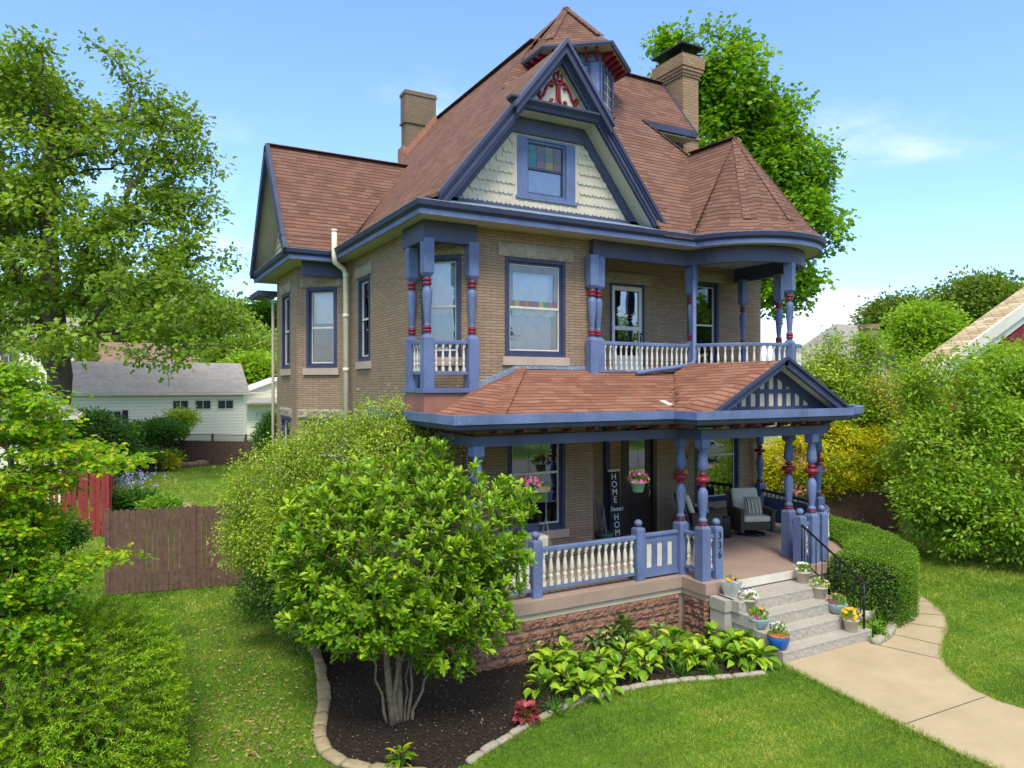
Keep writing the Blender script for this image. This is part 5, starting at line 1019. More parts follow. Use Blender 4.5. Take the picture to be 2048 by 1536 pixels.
# edging stones
def stones(path, mat, n, group, lab, w_=.11, h_=.09, nm='edging_stone'):
    P_ = [Vector((*p, 0)) for p in path]; segs = [(P_[i], P_[i + 1]) for i in range(len(P_) - 1)]; T = sum((b - a).length for a, b in segs); L = T / n; rr = random.Random(len(path))
    def at(d):
        for a, b in segs:
            l = (b - a).length
            if d <= l: return a.lerp(b, d / l)
            d -= l
        return segs[-1][1].copy()
    for i in range(n):
        a, b = at(i * L + .008), at((i + 1) * L - .008); d = (b - a).normalized(); s_ = Vector((d.y, -d.x, 0)); m = MB(); ww = w_ * rr.uniform(.85, 1.2); hh = h_ * rr.uniform(.8, 1.15); g = []; nx, nr = 6, 8; pr_ = [(-.5, -.05), (-.5, .6), (-.38, .92), (-.15, 1.03), (.15, 1.0), (.38, .93), (.5, .62), (.5, -.05)]
        for k in range(nx + 1):
            t = k / nx; e = .86 if k in (0, nx) else 1
            for x, z in pr_: g.append(a.lerp(b, t) + s_ * (x * ww * e + rr.uniform(-.006, .006)) + Vector((0, 0, z * hh * e + rr.uniform(-.005, .005))))
        m.add(g, [(k * nr + j, k * nr + (j + 1) % nr, (k + 1) * nr + (j + 1) % nr, (k + 1) * nr + j) for k in range(nx) for j in range(nr)] + [list(range(nr)), list(range(nx * nr, nx * nr + nr))[::-1]], True)
        tag(m.build(nm, mat), lab, 'edging stone', group)
stones(bed_f, edgem, 19, 'pale edging stones along the front of the bed', 'pale grey edging stone between the front bed and the front lawn', .105, .07)
stones(bed_l, edgem2, 22, 'tan edging blocks along the side of the bed', 'tan edging block between the mulch bed and the side yard', .17, .08)
stones([pz2(u, v) for u, v in ((1748, 1292), (1768, 1283), (1783, 1263), (1787, 1240), (1778, 1228))], edgem, 4, 'stones edging the plants right of the steps', 'pale stone curving round the plants right of the bottom step', .15, .12)
stones([pz2(u, v) for u, v in ((1800, 1064), (1880, 1078), (1960, 1096), (2060, 1122))], edgem2, 9, 'far edging along the right-hand bed', 'low tan edging stone between right lawn and leafy trees', .15, .1)
stones([pz2(u, v) for u, v in ((290, 944), (330, 938), (380, 934), (430, 928), (475, 926))], rock('brown_field_stone', (.34, .24, .15), (.16, .11, .07), 3), 9, 'field stones edging the back yard flower bed', 'brown field stone between the back lawn and its flower bed', .5, .3, 'field_stone')
stones([pz2(u, v) for u, v in ((362, 1008), (375, 1012), (384, 1024), (386, 1040))], edgem2, 3, 'pale stones by the brown fence', 'pale stone by the back lawn just behind the brown fence', .3, .12)
# street out of the frame (seen in the porch windows)
m = MB(); m.poly([(-80, -25, .012), (80, -25, .012), (80, -16, .012), (-80, -16, .012)]); struct(m.build('road', flat('asphalt', (.13, .13, .13), .9, var=.2, scale=3)))
m = MB(); m.box(-80, 80, -14.8, -13.4, -.05, .03); struct(m.build('pavement', conc))
# ================================================================ fences
def fence(name, label, A, B, h, mat, bw=.14, gap=.012, posts=2, lattice=0., group=None, z0=.03, rails=True, ragged=.0, cat='fence', gappos=()):
    A, B = Vector((*A, 0)), Vector((*B, 0)); L = (B - A).length; d = (B - A) / L; hh = (d.x, d.y); t = thing(name, label, cat, tuple(A), group); m = MB(); s = 0; rr = random.Random(int(L * 100))
    hb = h - lattice; n_ = (hh[1], -hh[0]); O = (A.x, A.y)
    while s < L - .03:
        w_ = min(bw, L - s); z1 = hb + rr.uniform(-ragged, ragged); o_ = rr.uniform(0, .006); a, b = s, s + w_ - gap * rr.uniform(.1, 1.6)
        if lattice: m.lbox(O, hh, a, b, o_, .02 + o_, z0, z1)
        else:
            P = lambda q, oo, z: (O[0] + q * hh[0] + oo * n_[0], O[1] + q * hh[1] + oo * n_[1], z)
            m.slab([P(a, .02 + o_, z0), P(b, .02 + o_, z0), P(b, .02 + o_, z1 - .03), P(b - .025, .02 + o_, z1), P(a + .025, .02 + o_, z1), P(a, .02 + o_, z1 - .03)], (-n_[0] * .02, -n_[1] * .02, 0))
        s += bw
    m.build('boards', mat, t, fix=False)
    if rails: m = MB(); [m.lbox(O, hh, 0, L, -.05, -.003, z, z + .09) for z in (.35, h * .82 - lattice)]; m.build('rails', mat, t)
    for k in range(posts): s = L * k / max(1, posts - 1); m = MB(); m.lbox(O, hh, s - .05, s + .05, -.06, .045, 0, h + .03); m.build('post', mat, t)
    if lattice:
        m = MB(); m.lbox(O, hh, 0, L, .0, .03, h - .035, h); m.lbox(O, hh, 0, L, .0, .03, hb + .003, hb + .035); k = 0; sp_ = .1
        lt = lattice - .07; s = -lt
        while s < L:
            for sg_ in (0, 1):
                a0, a1 = (s, s + lt) if not sg_ else (s + lt, s); za, zb = hb + .035, hb + .035 + lt
                c0, c1 = max(0, min(L, a0)), max(0, min(L, a1))
                if abs(c1 - c0) < .02: continue
                f = lambda q: za + (zb - za) * (q - a0) / (a1 - a0)
                m.beam((O[0] + c0 * hh[0] + (.01 + sg_ * .006) * n_[0], O[1] + c0 * hh[1] + (.01 + sg_ * .006) * n_[1], f(c0)), (O[0] + c1 * hh[0] + (.01 + sg_ * .006) * n_[0], O[1] + c1 * hh[1] + (.01 + sg_ * .006) * n_[1], f(c1)), .022, .006)
            s += sp_
        m.build('lattice', mat, t, fix=False)
    return t
fence('brown_fence', 'dark brown board fence with narrow gaps across the side yard', pz2(215, 1193), (-.05, 4.75), 1.86, browndoor, .11, .008, 4, ragged=.012)
RA = pz2(105, 1066); RB = pz2(216, 1073); RC = pz2(232, 925)
fence('red_fence', 'red picket fence panel with open gaps facing the street', (RA[0] - 2.0, RA[1] + .1), RB, 2.0, redf, .165, .05, 3, ragged=.02)
fence('red_fence', 'red picket fence run receding behind the brown fence beside the irises', (RB[0] + .05, RB[1] + .1), RC, 2.0, redf, .165, .05, 6, ragged=.02)
LA, LB = PT(232, 868, 42), PT(560, 868, 40)
fence('lattice_fence', 'dark brown fence with lattice top behind the back yard flower bed', (LA.x, LA.y), (LB.x, LB.y), 1.75, browndoor, .2, .01, 6, lattice=.4)
A_, B_ = PT(1500, 900, 23.6), PT(1662, 900, 22.9); C_ = PT(1792, 900, 22.5)
fence('lattice_fence', 'brown fence with lattice top behind the right end of the porch', (A_.x, A_.y), (B_.x, B_.y), 1.32, browndoor, .2, .008, 3, lattice=.32)
fence('brown_fence', 'solid brown fence panel under the yellow shrub, right of the porch', (B_.x, B_.y), (C_.x, C_.y), 1.22, browndoor, .4, .006, 2)
# ================================================================ background buildings
siding = M_('white_siding', .6); s_ = siding.n('SeparateXYZ'); siding.l(siding.co(), s_.inputs[0]); f = siding.math('FRACT', siding.math('MULTIPLY', s_.outputs[2], 5.)); siding.col(siding.mix(siding.math('LESS_THAN', f, .12), (.80, .75, .60), (.50, .46, .37))); siding.bump(f, .3, .02); siding = siding.m
def bwindow(par, O, h, s0, s1, z0, z1, fr=white, gl=None, shut=None):
    m = MB(); w_ = .07
    for a in ((s0, s0 + w_, 0, .05, z0, z1), (s1 - w_, s1, 0, .05, z0, z1), (s0 + w_, s1 - w_, 0, .05, z0, z0 + w_), (s0 + w_, s1 - w_, 0, .05, z1 - w_, z1), ((s0 + s1) / 2 - .02, (s0 + s1) / 2 + .02, .01, .04, z0 + w_, z1 - w_)): m.lbox(O, h, *a)
    w = m.build('window', fr, par); lb('pane', O, h, [(s0 + w_, s1 - w_, .003, .01, z0 + w_, z1 - w_)], gl or glass_bg, w)
    if shut:
        for a, b in ((s0 - .32, s0 - .02), (s1 + .02, s1 + .32)): lb('shutter', O, h, [(a, b, 0, .03, z0, z1)], shut, w)
glass_bg = flat('distant_glass', (.04, .05, .055), .1, .6)
def bhouse(name, label, x0, x1, y0, y1, ze, zr_, wall, roofm, ax='x', ov=.35, cat='house', hip=0.):
    t = thing(name, label, cat, ((x0 + x1) / 2, (y0 + y1) / 2, 0)); m = MB()
    xc, yc = (x0 + x1) / 2, (y0 + y1) / 2
    m.prism([(x0, y0), (x1, y0), (x1, y1), (x0, y1)], -.1, ze)
    if ax == 'x' and not hip:
        for x in (x0, x1): m.add([(x, y0, ze), (x, y1, ze), (x, yc, zr_ - .1)], [(0, 1, 2)])
    elif not hip:
        for y in (y0, y1): m.add([(x0, y, ze), (x1, y, ze), (xc, y, zr_ - .1)], [(0, 1, 2)])
    m.build('wall', wall, t); r = MB(); e = ov; zd = ze - .05
    if ax == 'x': a0, a1 = x0 - e + hip, x1 + e - hip; R_ = [(a0, yc, zr_), (a1, yc, zr_)]; C = [(x0 - e, y0 - e, zd), (x1 + e, y0 - e, zd), (x1 + e, y1 + e, zd), (x0 - e, y1 + e, zd)]; F = ([C[0], C[1], R_[1], R_[0]], [C[2], C[3], R_[0], R_[1]])
    else: R_ = [(xc, y0 - e + hip, zr_), (xc, y1 + e - hip, zr_)]; C = [(x0 - e, y0 - e, zd), (x1 + e, y0 - e, zd), (x1 + e, y1 + e, zd), (x0 - e, y1 + e, zd)]; F = ([C[3], C[0], R_[0], R_[1]], [C[1], C[2], R_[1], R_[0]])
    for f in F: r.slab(f, (0, 0, -.1))
    if hip: ends = ([C[3], C[0], R_[0]], [C[1], C[2], R_[1]]) if ax == 'x' else ([C[0], C[1], R_[0]], [C[2], C[3], R_[1]]); [r.slab(f, (0, 0, -.1)) for f in ends]
    r.build('roof', roofm, t); q = MB(); q.sweep([(x0 - e, y1 + e), (x0 - e, y0 - e), (x1 + e, y0 - e), (x1 + e, y1 + e)], [(-.02, zd - .14), (-.02, zd - .02), (.08, zd - .02), (.08, zd - .14)]); q.build('gutter', white, t); return t
a = PT(345, 783, 46); b = PT(489, 782, 50.5)
wh = bhouse('ranch_house', 'long white sided house with grey shingle roof beyond the lattice fence', PY(120, 790, 37.5).x, PY(487, 790, 37.5).x, 37.5, 44.5, 4.1, 6.05, siding, greyshing, 'x', cat='house')
yw = 37.5
def xs_at(u): return PY(u, 800, yw).x
for u0, u1 in ((344, 378), (389, 423), (434, 468)): bwindow(wh, (0, yw), (1, 0), xs_at(u0), xs_at(u1), 2.95, 3.60)
bwindow(wh, (0, yw), (1, 0), xs_at(208), xs_at(244), 1.2, 3.0, shut=darkin); bwindow(wh, (0, yw), (1, 0), xs_at(150), xs_at(170), 1.2, 3.2)
q = MB(); c = PT(333, 740, 47); q.tube([(c.x, yw + .4, 4.1), (c.x, yw + .4, 5.4), (c.x + .1, yw + .4, 5.6), (c.x - .25, yw + .4, 5.6), (c.x - .25, yw + .4, 5.3)], .04, 6); q.build('service_mast', greypot, wh)
gp_ = PT(520, 800, 60); g1 = bhouse('garage', 'white garage with a low pale roof right of the long white house', PT(492, 800, 60).x, PT(492, 800, 60).x + 6, gp_.y, gp_.y + 6, 4.0, 5.2, siding, flat('pale_metal_roof', (.66, .66, .64), .5), 'y', cat='garage')
lb('door', (PT(492, 800, 60).x, gp_.y), (1, 0), [(.7, 1.7, 0, .05, .1, 2.3)], white, g1); m = MB(); m.box(PT(492, 800, 60).x - .5, PT(492, 800, 60).x + 6, gp_.y - 1.2, gp_.y - .1, 2.95, 3.1); m.build('porch_roof', greyshing, g1)
g2 = bhouse('small_outbuilding', 'small grey hip-roofed outbuilding behind the yellow-green maple', PT(60, 800, 27).x - 3.2, PT(60, 800, 27).x + 1.0, PT(60, 800, 27).y, PT(60, 800, 27).y + 3.8, 3.45, 4.55, siding, greyshing, 'x', .5, 'shed', 1.6); bwindow(g2, (PT(60, 800, 27).x, PT(60, 800, 27).y), (1, 0), .1, .8, 1.5, 2.8)
# house on the hill
p = PT(530, 668, 260); h1 = bhouse('hill_house', 'white house on the wooded hillside left of the brick wall', p.x - 5, p.x + 9, p.y, p.y + 8, p.z + 2.2, p.z + 4.2, siding, greyshing, 'x'); 
for k in range(4): bwindow(h1, (p.x - 5, p.y), (1, 0), 1 + k * 3.2, 2.6 + k * 3.2, p.z + .3, p.z + 1.6)
for (u, t, zz, lab) in ((300, 78, 6.6, 'tan house with brown roof glimpsed through the big tree'), (20, 60, 8.0, 'grey-roofed house glimpsed left of the big tree trunk')):
    p = PT(u, 768, t); hh = bhouse('distant_house', lab, p.x - 4.5, p.x + 4.5, p.y, p.y + 7, zz, zz + 2.6, flat('tan_siding', (.40, .33, .25), .8) if u == 300 else siding, flat('brown_roof', (.20, .13, .10), .9) if u == 300 else greyshing, 'x')
    for k in range(3): bwindow(hh, (p.x - 4.5, p.y), (1, 0), 1 + k * 2.8, 2.2 + k * 2.8, zz - 1.8, zz - .6)
# right side neighbours
p = PT(1790, 768, 50); hb = bhouse('grey_roof_house', 'cream house with steep grey hip roof beyond the right-hand trees', p.x - 6.5, p.x + 4.5, p.y - 2, p.y + 8, 4.0, 8.9, flat('cream_siding', (.52, .46, .32), .8), greyshing, 'x', .4, 'house', 4.6)
bwindow(hb, (p.x - 6.5, p.y - 2), (1, 0), 2, 3.2, 1.2, 2.8); bwindow(hb, (p.x - 6.5, p.y - 2), (1, 0), 7, 8.2, 1.2, 2.8)
m = MB(); c = PT(1737, 700, 46); m.box(c.x - .4, c.x + .4, c.y - .4, c.y + .4, 4, 8.1); m.box(c.x - .46, c.x + .46, c.y - .46, c.y + .46, 8.1, 8.4); m.build('chimney', chimb, hb)
scal = M_('tan_scalloped_shingles', .85); uv = scal.co('UV'); s_ = scal.n('SeparateXYZ'); scal.l(uv, s_.inputs[0])
v_ = scal.math('DIVIDE', s_.outputs[1], .30); ri = scal.math('FLOOR', v_); u_ = scal.math('ADD', scal.math('DIVIDE', s_.outputs[0], .42), scal.math('MULTIPLY', ri, .5)); fu = scal.math('SUBTRACT', scal.math('FRACT', u_), .5); fv = scal.math('FRACT', v_)
ed = scal.math('SUBTRACT', fv, scal.math('MULTIPLY', scal.math('MULTIPLY', fu, fu), 2.2)); cb2 = scal.n('CombineXYZ'); scal.l(scal.math('FLOOR', u_), cb2.inputs[0]); scal.l(ri, cb2.inputs[1]); wn = scal.n('TexWhiteNoise'); scal.l(cb2.outputs[0], wn.inputs['Vector'])
scal.col(scal.mix(scal.math('LESS_THAN', scal.math('ABSOLUTE', ed), .07), scal.ramp(wn.outputs[0], [(0, (.30, .22, .13)), (.5, (.42, .33, .20)), (1, (.50, .42, .28))]), (.10, .07, .05))); scal = scal.m
nb_ = thing('neighbour_house', 'neighbouring house with maroon shingled gable, white rake boards and tan scalloped roof', 'house', tuple(PT(2100, 768, 26))); a = PT(1852, 756, 25.) + Vector((0, 0, .15)); b = PT(2260, 415, 28.2); yb_ = a.y; dx = b.x - a.x; sl_ = .44; b = Vector((a.x + 10, yb_, a.z + 10 * sl_)); back = Vector((0, .85, 0))
m = MB(); m.slab([a, b, b + back * 1.1, a + back * 1.1], (0, 0, -.1)); m.slab([b, b + Vector((8, 0, -8 * sl_)), b + Vector((8, 0, -8 * sl_)) + back, b + back], (0, 0, -.1)); m.build('roof', scal, nb_)
m = MB(); m.beam(a + Vector((0, -.05, -.02)), b + Vector((0, -.05, -.02)), .1, .42, (-1, 0, 1), -.2); m.beam(a + Vector((.35, .12, -.35)), b + Vector((.35, .12, -.35)), .05, .3, (-1, 0, 1), -.2); m.beam(b, b + Vector((8, 0, -8 * sl_)), .1, .42, (1, 0, 1), -.2); m.build('rake_board', white, nb_)
rs = paint('maroon_shingle', (.17, .02, .025), .8, .3); m = MB(); m.add([a + Vector((.5, .2, -.6)), b + Vector((0, .2, -.4)), b + Vector((8, .2, -8 * sl_)), Vector((b.x + 8, yb_ + .2, 0)), Vector((a.x + .6, yb_ + .2, 0))], [(0, 1, 2, 3, 4)]); m.build('gable_wall', rs, nb_)
m = MB()
for k in range(26):
    z_ = a.z + .1 + k * .16; x_ = a.x + .8 + (z_ - a.z) / sl_
    for j in range(24):
        xx = x_ + j * .2 + (k % 2) * .1
        if xx < a.x + 6: m.add([(xx - .095, yb_ + .17, z_ + .09), (xx - .09, yb_ + .165, z_), (xx, yb_ + .16, z_ - .06), (xx + .09, yb_ + .165, z_), (xx + .095, yb_ + .17, z_ + .09)], [(0, 1, 2, 3, 4)])
m.build('scalloped_shingles', rs, nb_, fix=False)
m = MB(); q0, q1 = PT(1770, 852, 24), PT(1845, 825, 24.5); m.beam(q0, q1, .4, .06); m.beam(q0 + Vector((0, .2, 0)), q0 + Vector((0, .2, -q0.z)), .08, .08, (1, 0, 0)); m.beam(q1, q1 + Vector((0, 0, -q1.z)), .08, .08, (1, 0, 0)); tag(m.build('lean_to', greypot), 'slanting pale lean-to roof edge showing among the right-hand trees', 'shed roof')
# poles and wires
woodp = flat('grey_pole_wood', (.22, .19, .15), .9)
def pole(u, vt, t, lab):
    p = PT(u, 768, t); zt = PT(u, vt, t).z; g = thing('utility_pole', lab, 'utility pole', (p.x, p.y, 0)); m = MB(); m.lathe(p.x, p.y, [(.16, 0), (.11, zt)], 10); m.build('pole', woodp, g); q = MB(); q.beam((p.x - 1.1 * _r[0], p.y - 1.1 * _r[1], zt - .6), (p.x + 1.1 * _r[0], p.y + 1.1 * _r[1], zt - .6), .1, .12); q.build('cross_arm', woodp, g); return Vector((p.x, p.y, zt - .5))
pa = pole(477, 668, 95, 'grey utility pole on the wooded slope left of the brick house'); pb = pole(33, 470, 48, 'utility pole behind the big tree at the left edge')
def wire(pts, lab, r=.02):
    m = MB(); P_ = []
    for a, b in zip(pts[:-1], pts[1:]):
        a, b = Vector(a), Vector(b)
        for i in range(12): t = i / 12; c = a.lerp(b, t); c.z -= 4 * t * (1 - t) * (b - a).length * .012; P_.append(c)
    P_.append(Vector(pts[-1])); m.tube(P_, r, 4); tag(m.build('power_line', blackm), lab, 'power line', 'overhead power lines')
wire([PT(-40, 485, 50), pb, PT(560, 548, 78)], 'thin power line running right from the pole at the left edge', .014); wire([PT(420, 690, 80), PT(560, 700, 80)], 'dark cable crossing low left of the brick wall', .035); wire([PT(1500, 648, 80), PT(1740, 660, 95)], 'upper thin wire in the sky right of the turret', .016); wire([PT(1500, 655, 80), PT(1740, 668, 95)], 'lower thin wire in the sky right of the turret', .016)
# ================================================================ plants
oakm = lm('oak_leaf', (.05, .11, .014), (.12, .23, .025), (.25, .38, .06), transl=.45); maplem = lm('maple_leaf', (.045, .13, .008), (.11, .26, .012), (.22, .42, .03), transl=.45)
magm = lm('magnolia_leaf', (.04, .12, .006), (.125, .27, .012), (.31, .48, .04), rough=.38, transl=.3); privm = lm('privet_leaf', (.07, .14, .015), (.20, .33, .035), (.40, .54, .10)); jmap = lm('yellow_green_maple_leaf', (.06, .17, .008), (.16, .36, .012), (.48, .50, .02), transl=.5)
spir = lm('spirea_leaf', (.04, .12, .006), (.13, .29, .012), (.32, .52, .035)); yelm = lm('golden_leaf', (.11, .22, .01), (.33, .40, .02), (.68, .60, .03), transl=.5); boxm = lm('boxwood_leaf', (.03, .09, .01), (.09, .20, .02), (.20, .36, .05)); servm = lm('airy_leaf', (.07, .17, .015), (.16, .32, .03), (.33, .50, .08), transl=.45); darkm = lm('dark_leaf', (.012, .045, .008), (.03, .10, .015), (.08, .19, .03)); farm = lm('far_leaf', (.05, .11, .02), (.12, .22, .03), (.24, .34, .06)); hostm = lm('hosta_leaf', (.05, .14, .015), (.14, .29, .02), (.32, .48, .05), transl=.3); hostv = lm('blue_hosta_leaf', (.06, .15, .07), (.16, .28, .15), (.45, .52, .35)); heum = leafmat('red_heuchera_leaf', [(0, (.10, .015, .015)), (.5, (.30, .05, .05)), (1, (.50, .10, .12))])
def EL(items, ry=1.):          # (u, v, t, rx_px, rz_px[, depth m]) -> ellipsoids in metres
    out = []
    for it in items:
        u, v, t, a, b = it[:5]; c = PT(u, v, t); rx, rz = a * t / FPX, b * t / FPX; d = it[5] if len(it) > 5 else rx * ry; out.append((c.x, c.y, c.z, (rx + d) / 2 if 0 else rx, d, rz))
    return out
# big tree on the left
t = 36.; b = PT(118, 768, t); tr = [(b.x, b.y, 0), (b.x - .1, b.y, 2.5), (b.x + .05, b.y, 5.0), (b.x - .3, b.y, 9), (b.x - .5, b.y + .2, 13), (b.x - .2, b.y, 17)]
oe = [(110, 165, 30, 110, 90), (225, 190, 31, 100, 95), (20, 300, 30, 150, 180), (200, 350, 29, 150, 120), (330, 270, 30.5, 80, 70), (375, 370, 31, 80, 90), (120, 480, 29, 160, 110), (345, 600, 28, 155, 65), (-120, 360, 30, 140, 210), (395, 470, 30, 70, 80), (60, 640, 29, 150, 70), (250, 690, 27, 170, 45), (-50, 560, 30, 130, 130), (20, 160, 30, 80, 60), (260, 500, 29, 120, 80)]
tree('big_oak', 'large spreading tree with dark trunk and open airy crown, left of the brick house', 'tree', (b.x, b.y, 0), tr, .62,
     EL([(u, v, q * 1.2, a_, b_) for u, v, q, a_, b_ in oe]), 820, 46, .36, .25, .18, oakm, bark, 'maple', .3, -.36, .5, minr=.014, tip=.018, seed=2.)
t = 32.; b = PT(1475, 768, t); tr = [(b.x, b.y, 0), (b.x, b.y, 4), (b.x - .3, b.y, 8), (b.x - .2, b.y, 12), (b.x - .3, b.y, 16)]
tree('maple_tree', 'bright green maple rising behind the turret and tall chimney', 'tree', (b.x, b.y, 0), tr, .45,
     EL([(1400, 165, 32, 60, 60), (1470, 170, 31, 65, 75), (1540, 270, 32, 75, 80), (1590, 330, 31, 65, 90), (1450, 330, 32, 120, 120), (1540, 430, 31, 100, 70), (1610, 460, 31, 65, 45), (1655, 500, 31, 38, 22), (1345, 110, 32, 30, 55), (1440, 90, 32, 50, 35), (1560, 560, 31, 60, 70), (1420, 470, 32, 130, 110)]),
     760, 62, .32, .21, .18, maplem, bark, 'maple', .35, -.35, .7, minr=.02, tip=.022, seed=5.)
# right foreground trees
b = PT(1960, 768, 19.5); tr = [(b.x, b.y, 0), (b.x, b.y, 1.2), (b.x + .1, b.y, 2.6), (b.x, b.y, 4)]
tree('leafy_tree', 'broad bright green tree filling the right edge in front of the maroon gable', 'tree', (b.x, b.y, 0), tr, .16,
     EL([(1960, 800, 19.5, 130, 110), (2060, 790, 20, 120, 110), (1900, 920, 19, 110, 110), (2030, 930, 18.5, 130, 130), (1860, 760, 20, 60, 50), (1930, 1010, 18.5, 120, 90), (2080, 1040, 18, 120, 90), (1880, 1000, 19.5, 60, 80), (1990, 745, 20, 90, 45)], 1.),
     1050, 56, .19, .125, .062, servm, barkl, 'kite', .3, -.4, 1.3, minr=.008, tip=.009, seed=9.)
b = PT(1720, 768, 25); tr = [(b.x, b.y, 0), (b.x, b.y, 2.2), (b.x, b.y, 4.6)]
tree('young_tree', 'slender young tree with upright leader before the grey hip roof', 'tree', (b.x, b.y, 0), tr, .07, EL([(1735, 720, 25, 38, 50), (1720, 800, 25, 80, 60), (1745, 690, 25, 18, 32), (1700, 850, 25, 90, 50)], .9), 230, 48, .2, .13, .075, servm, barkl, 'kite', .2, -.6, 1.2, minr=.01, tip=.01, seed=1.)
b = PT(1630, 768, 25); tr = [(b.x, b.y, 0), (b.x, b.y, 2), (b.x, b.y, 4.3)]
tree('young_tree', 'bushy light green young tree just right of the upper balcony rail', 'tree', (b.x, b.y, 0), tr, .08, EL([(1640, 760, 25, 60, 60), (1665, 715, 25, 25, 42), (1610, 800, 25, 45, 60), (1690, 790, 25, 60, 70), (1650, 840, 25, 90, 50)], .9), 330, 50, .2, .12, .07, lm('spring_leaf', (.09, .18, .02), (.20, .33, .04), (.36, .48, .09)), barkl, 'kite', .2, -.6, 1.2, minr=.01, tip=.01, seed=4.)
b = PT(1800, 768, 24); tr = [(b.x, b.y, 0), (b.x, b.y, 1.5), (b.x, b.y, 3.2)]
tree('golden_spring_shrub', 'loose yellow-green shrub between the young trees and the right edge tree', 'shrub', (b.x, b.y, 0), tr, .06, EL([(1800, 830, 24, 85, 90), (1790, 920, 23.5, 90, 60), (1840, 880, 23, 70, 70)], .9), 330, 46, .2, .10, .055, lm('ochre_leaf', (.12, .17, .02), (.26, .30, .04), (.42, .42, .07)), barkl, 'kite', .2, -.5, 1.2, minr=.01, tip=.01, seed=8.)
# yellow shrub
b = PT(1665, 768, 23.8); b2 = (b.x, b.y, 0)
tree('golden_shrub', 'dense golden yellow shrub over the brown fence right of the porch', 'shrub', b2, [b2, (b.x, b.y, .8), (b.x, b.y, 1.6)], .08, EL([(1660, 920, 23.8, 110, 75), (1580, 945, 24, 75, 70), (1740, 915, 23.8, 60, 65), (1530, 960, 24, 50, 60), (1600, 975, 24, 60, 30)], .8), 620, 55, .17, .11, .06, yelm, barkl, 'kite', .5, -.9, 1.4, minr=.012, tip=.01, seed=3., flat_=.5)
# pink blooms in yellow shrub = a rhododendron behind the porch
b = PT(1592, 768, 22.5); g = thing('azalea', 'pink-flowered azalea seen between the right-hand porch posts', 'shrub', (b.x, b.y, 0)); P = env_points(EL([(1592, 935, 22.5, 30, 45), (1600, 1000, 22.5, 40, 40)]), 60, .3, -1); C, cid = clusters(P, 26, .14); n = len(C); k = (rng.random(len(P)) < .5)[cid] & (C[:, 2] > 1.2)
leaves('crown', C[~k], rdir((~k).sum()), rdir((~k).sum(), 1), .08, .04, rng.random((~k).sum()), darkm, g); leaves('blossom', C[k], rdir(k.sum()), rdir(k.sum(), 1), .07, .07, rng.random(k.sum()), leafmat('azalea_pink', [(0, (.5, .12, .16)), (1, (.75, .35, .35))]), g); m = MB(); m.tube([(b.x, b.y, 0), (b.x, b.y, 1.5)], .03, 6); m.build('stem', barkl, g)
# magnolia in the bed
bx, by = pz2(795, 1446); mg_t = thing('magnolia_shrub', 'big glossy bright green multi-stemmed magnolia shrub in the mulch bed', 'shrub', (bx, by, 0))
E_ = EL([(800, 1120, 9.7, 185, 170, 1.1), (940, 1060, 9.9, 118, 130, .8), (1010, 1130, 9.8, 55, 60, .5), (850, 915, 10.1, 45, 40, .4), (605, 1130, 9.7, 62, 105, .6), (640, 1225, 9.6, 75, 55, .6), (965, 1235, 9.6, 65, 70, .5), (900, 1310, 9.5, 55, 35, .4), (800, 1215, 9.4, 150, 75, .8), (700, 1180, 9.4, 110, 80, .7), (660, 1080, 9.7, 105, 130, .9), (780, 985, 10., 150, 80, .9), (740, 1230, 9.5, 130, 70, .9), (930, 1190, 9.6, 75, 90, .6), (1020, 1000, 10.2, 50, 45, .5), (880, 1290, 9.7, 70, 50, .5)], 1.)
P = env_points(E_, 2900, .5, -.75, 2.2, 4.)
P = P[(P[:, 2] > .72) | ((np.hypot(P[:, 0] - bx, P[:, 1] - by) > .75) & (P[:, 2] > .5))]
A, par, r = skeleton(P, [(bx, by, 0), (bx - .05, by, .35), (bx + .05, by + .05, .8), (bx, by + .1, 1.3), (bx, by + .1, 2.0)], .034, .006); branches('trunk', A, par, r, barkl, mg_t, .0045, 7)
m = MB(); rr = random.Random(12)
for (dx, dz, r0) in ((-.10, 1.3, .055), (.07, 1.45, .05), (-.22, 1.0, .022), (.22, 1.1, .022), (.34, .55, .024), (.16, .9, .018)):
    pts = [(bx + dx * .6, by + rr.uniform(-.04, .04), -.02)]; 
    for j in range(1, 6): pts.append((bx + dx * (.6 + .9 * j / 5) + rr.uniform(-.025, .025), by + rr.uniform(-.04, .04) + .03 * j, dz * j / 5))
    m.tube(pts, [r0 * .85 * (1.25 - .55 * k / 5) for k in range(6)], 9)
m.build('stems', barkl, mg_t)
def rosettes(name, P, k, L, W, mat, par, cen, up=.8, shape='long', spread=.6):
    n = len(P); ax = unit(unit(P - cen) * .7 + np.array([-.1, -.25, up]) + rng.normal(size=P.shape) * .3); C = np.repeat(P, k, axis=0); axr = np.repeat(ax, k, axis=0); e1 = unit(np.cross(axr, np.array([.3, .2, 1.]))); e2 = np.cross(axr, e1)
    ang = np.tile(np.arange(k) * 2.4, n) + rng.normal(size=n * k) * .3; rad = e1 * np.cos(ang)[:, None] + e2 * np.sin(ang)[:, None]; th = rng.uniform(.25, 1.25, n * k)[:, None]; D = axr * np.cos(th) + rad * np.sin(th); C = C - axr * (rng.random(n * k)[:, None] * L * .8)
    rc = rng.random(n); rnd = .5 * np.repeat(rc, k) + .5 * rng.random(n * k) - .25 * (th[:, 0] - .7); s = .45 + .8 * rng.random(n * k); return leaves(name, C, D, axr - rad * .5, L * s, W * s, rnd, mat, par, shape)
rosettes('crown', P, 12, .122, .042, magm, mg_t, np.array([bx, by + .2, 1.2]), .8, 'obov')
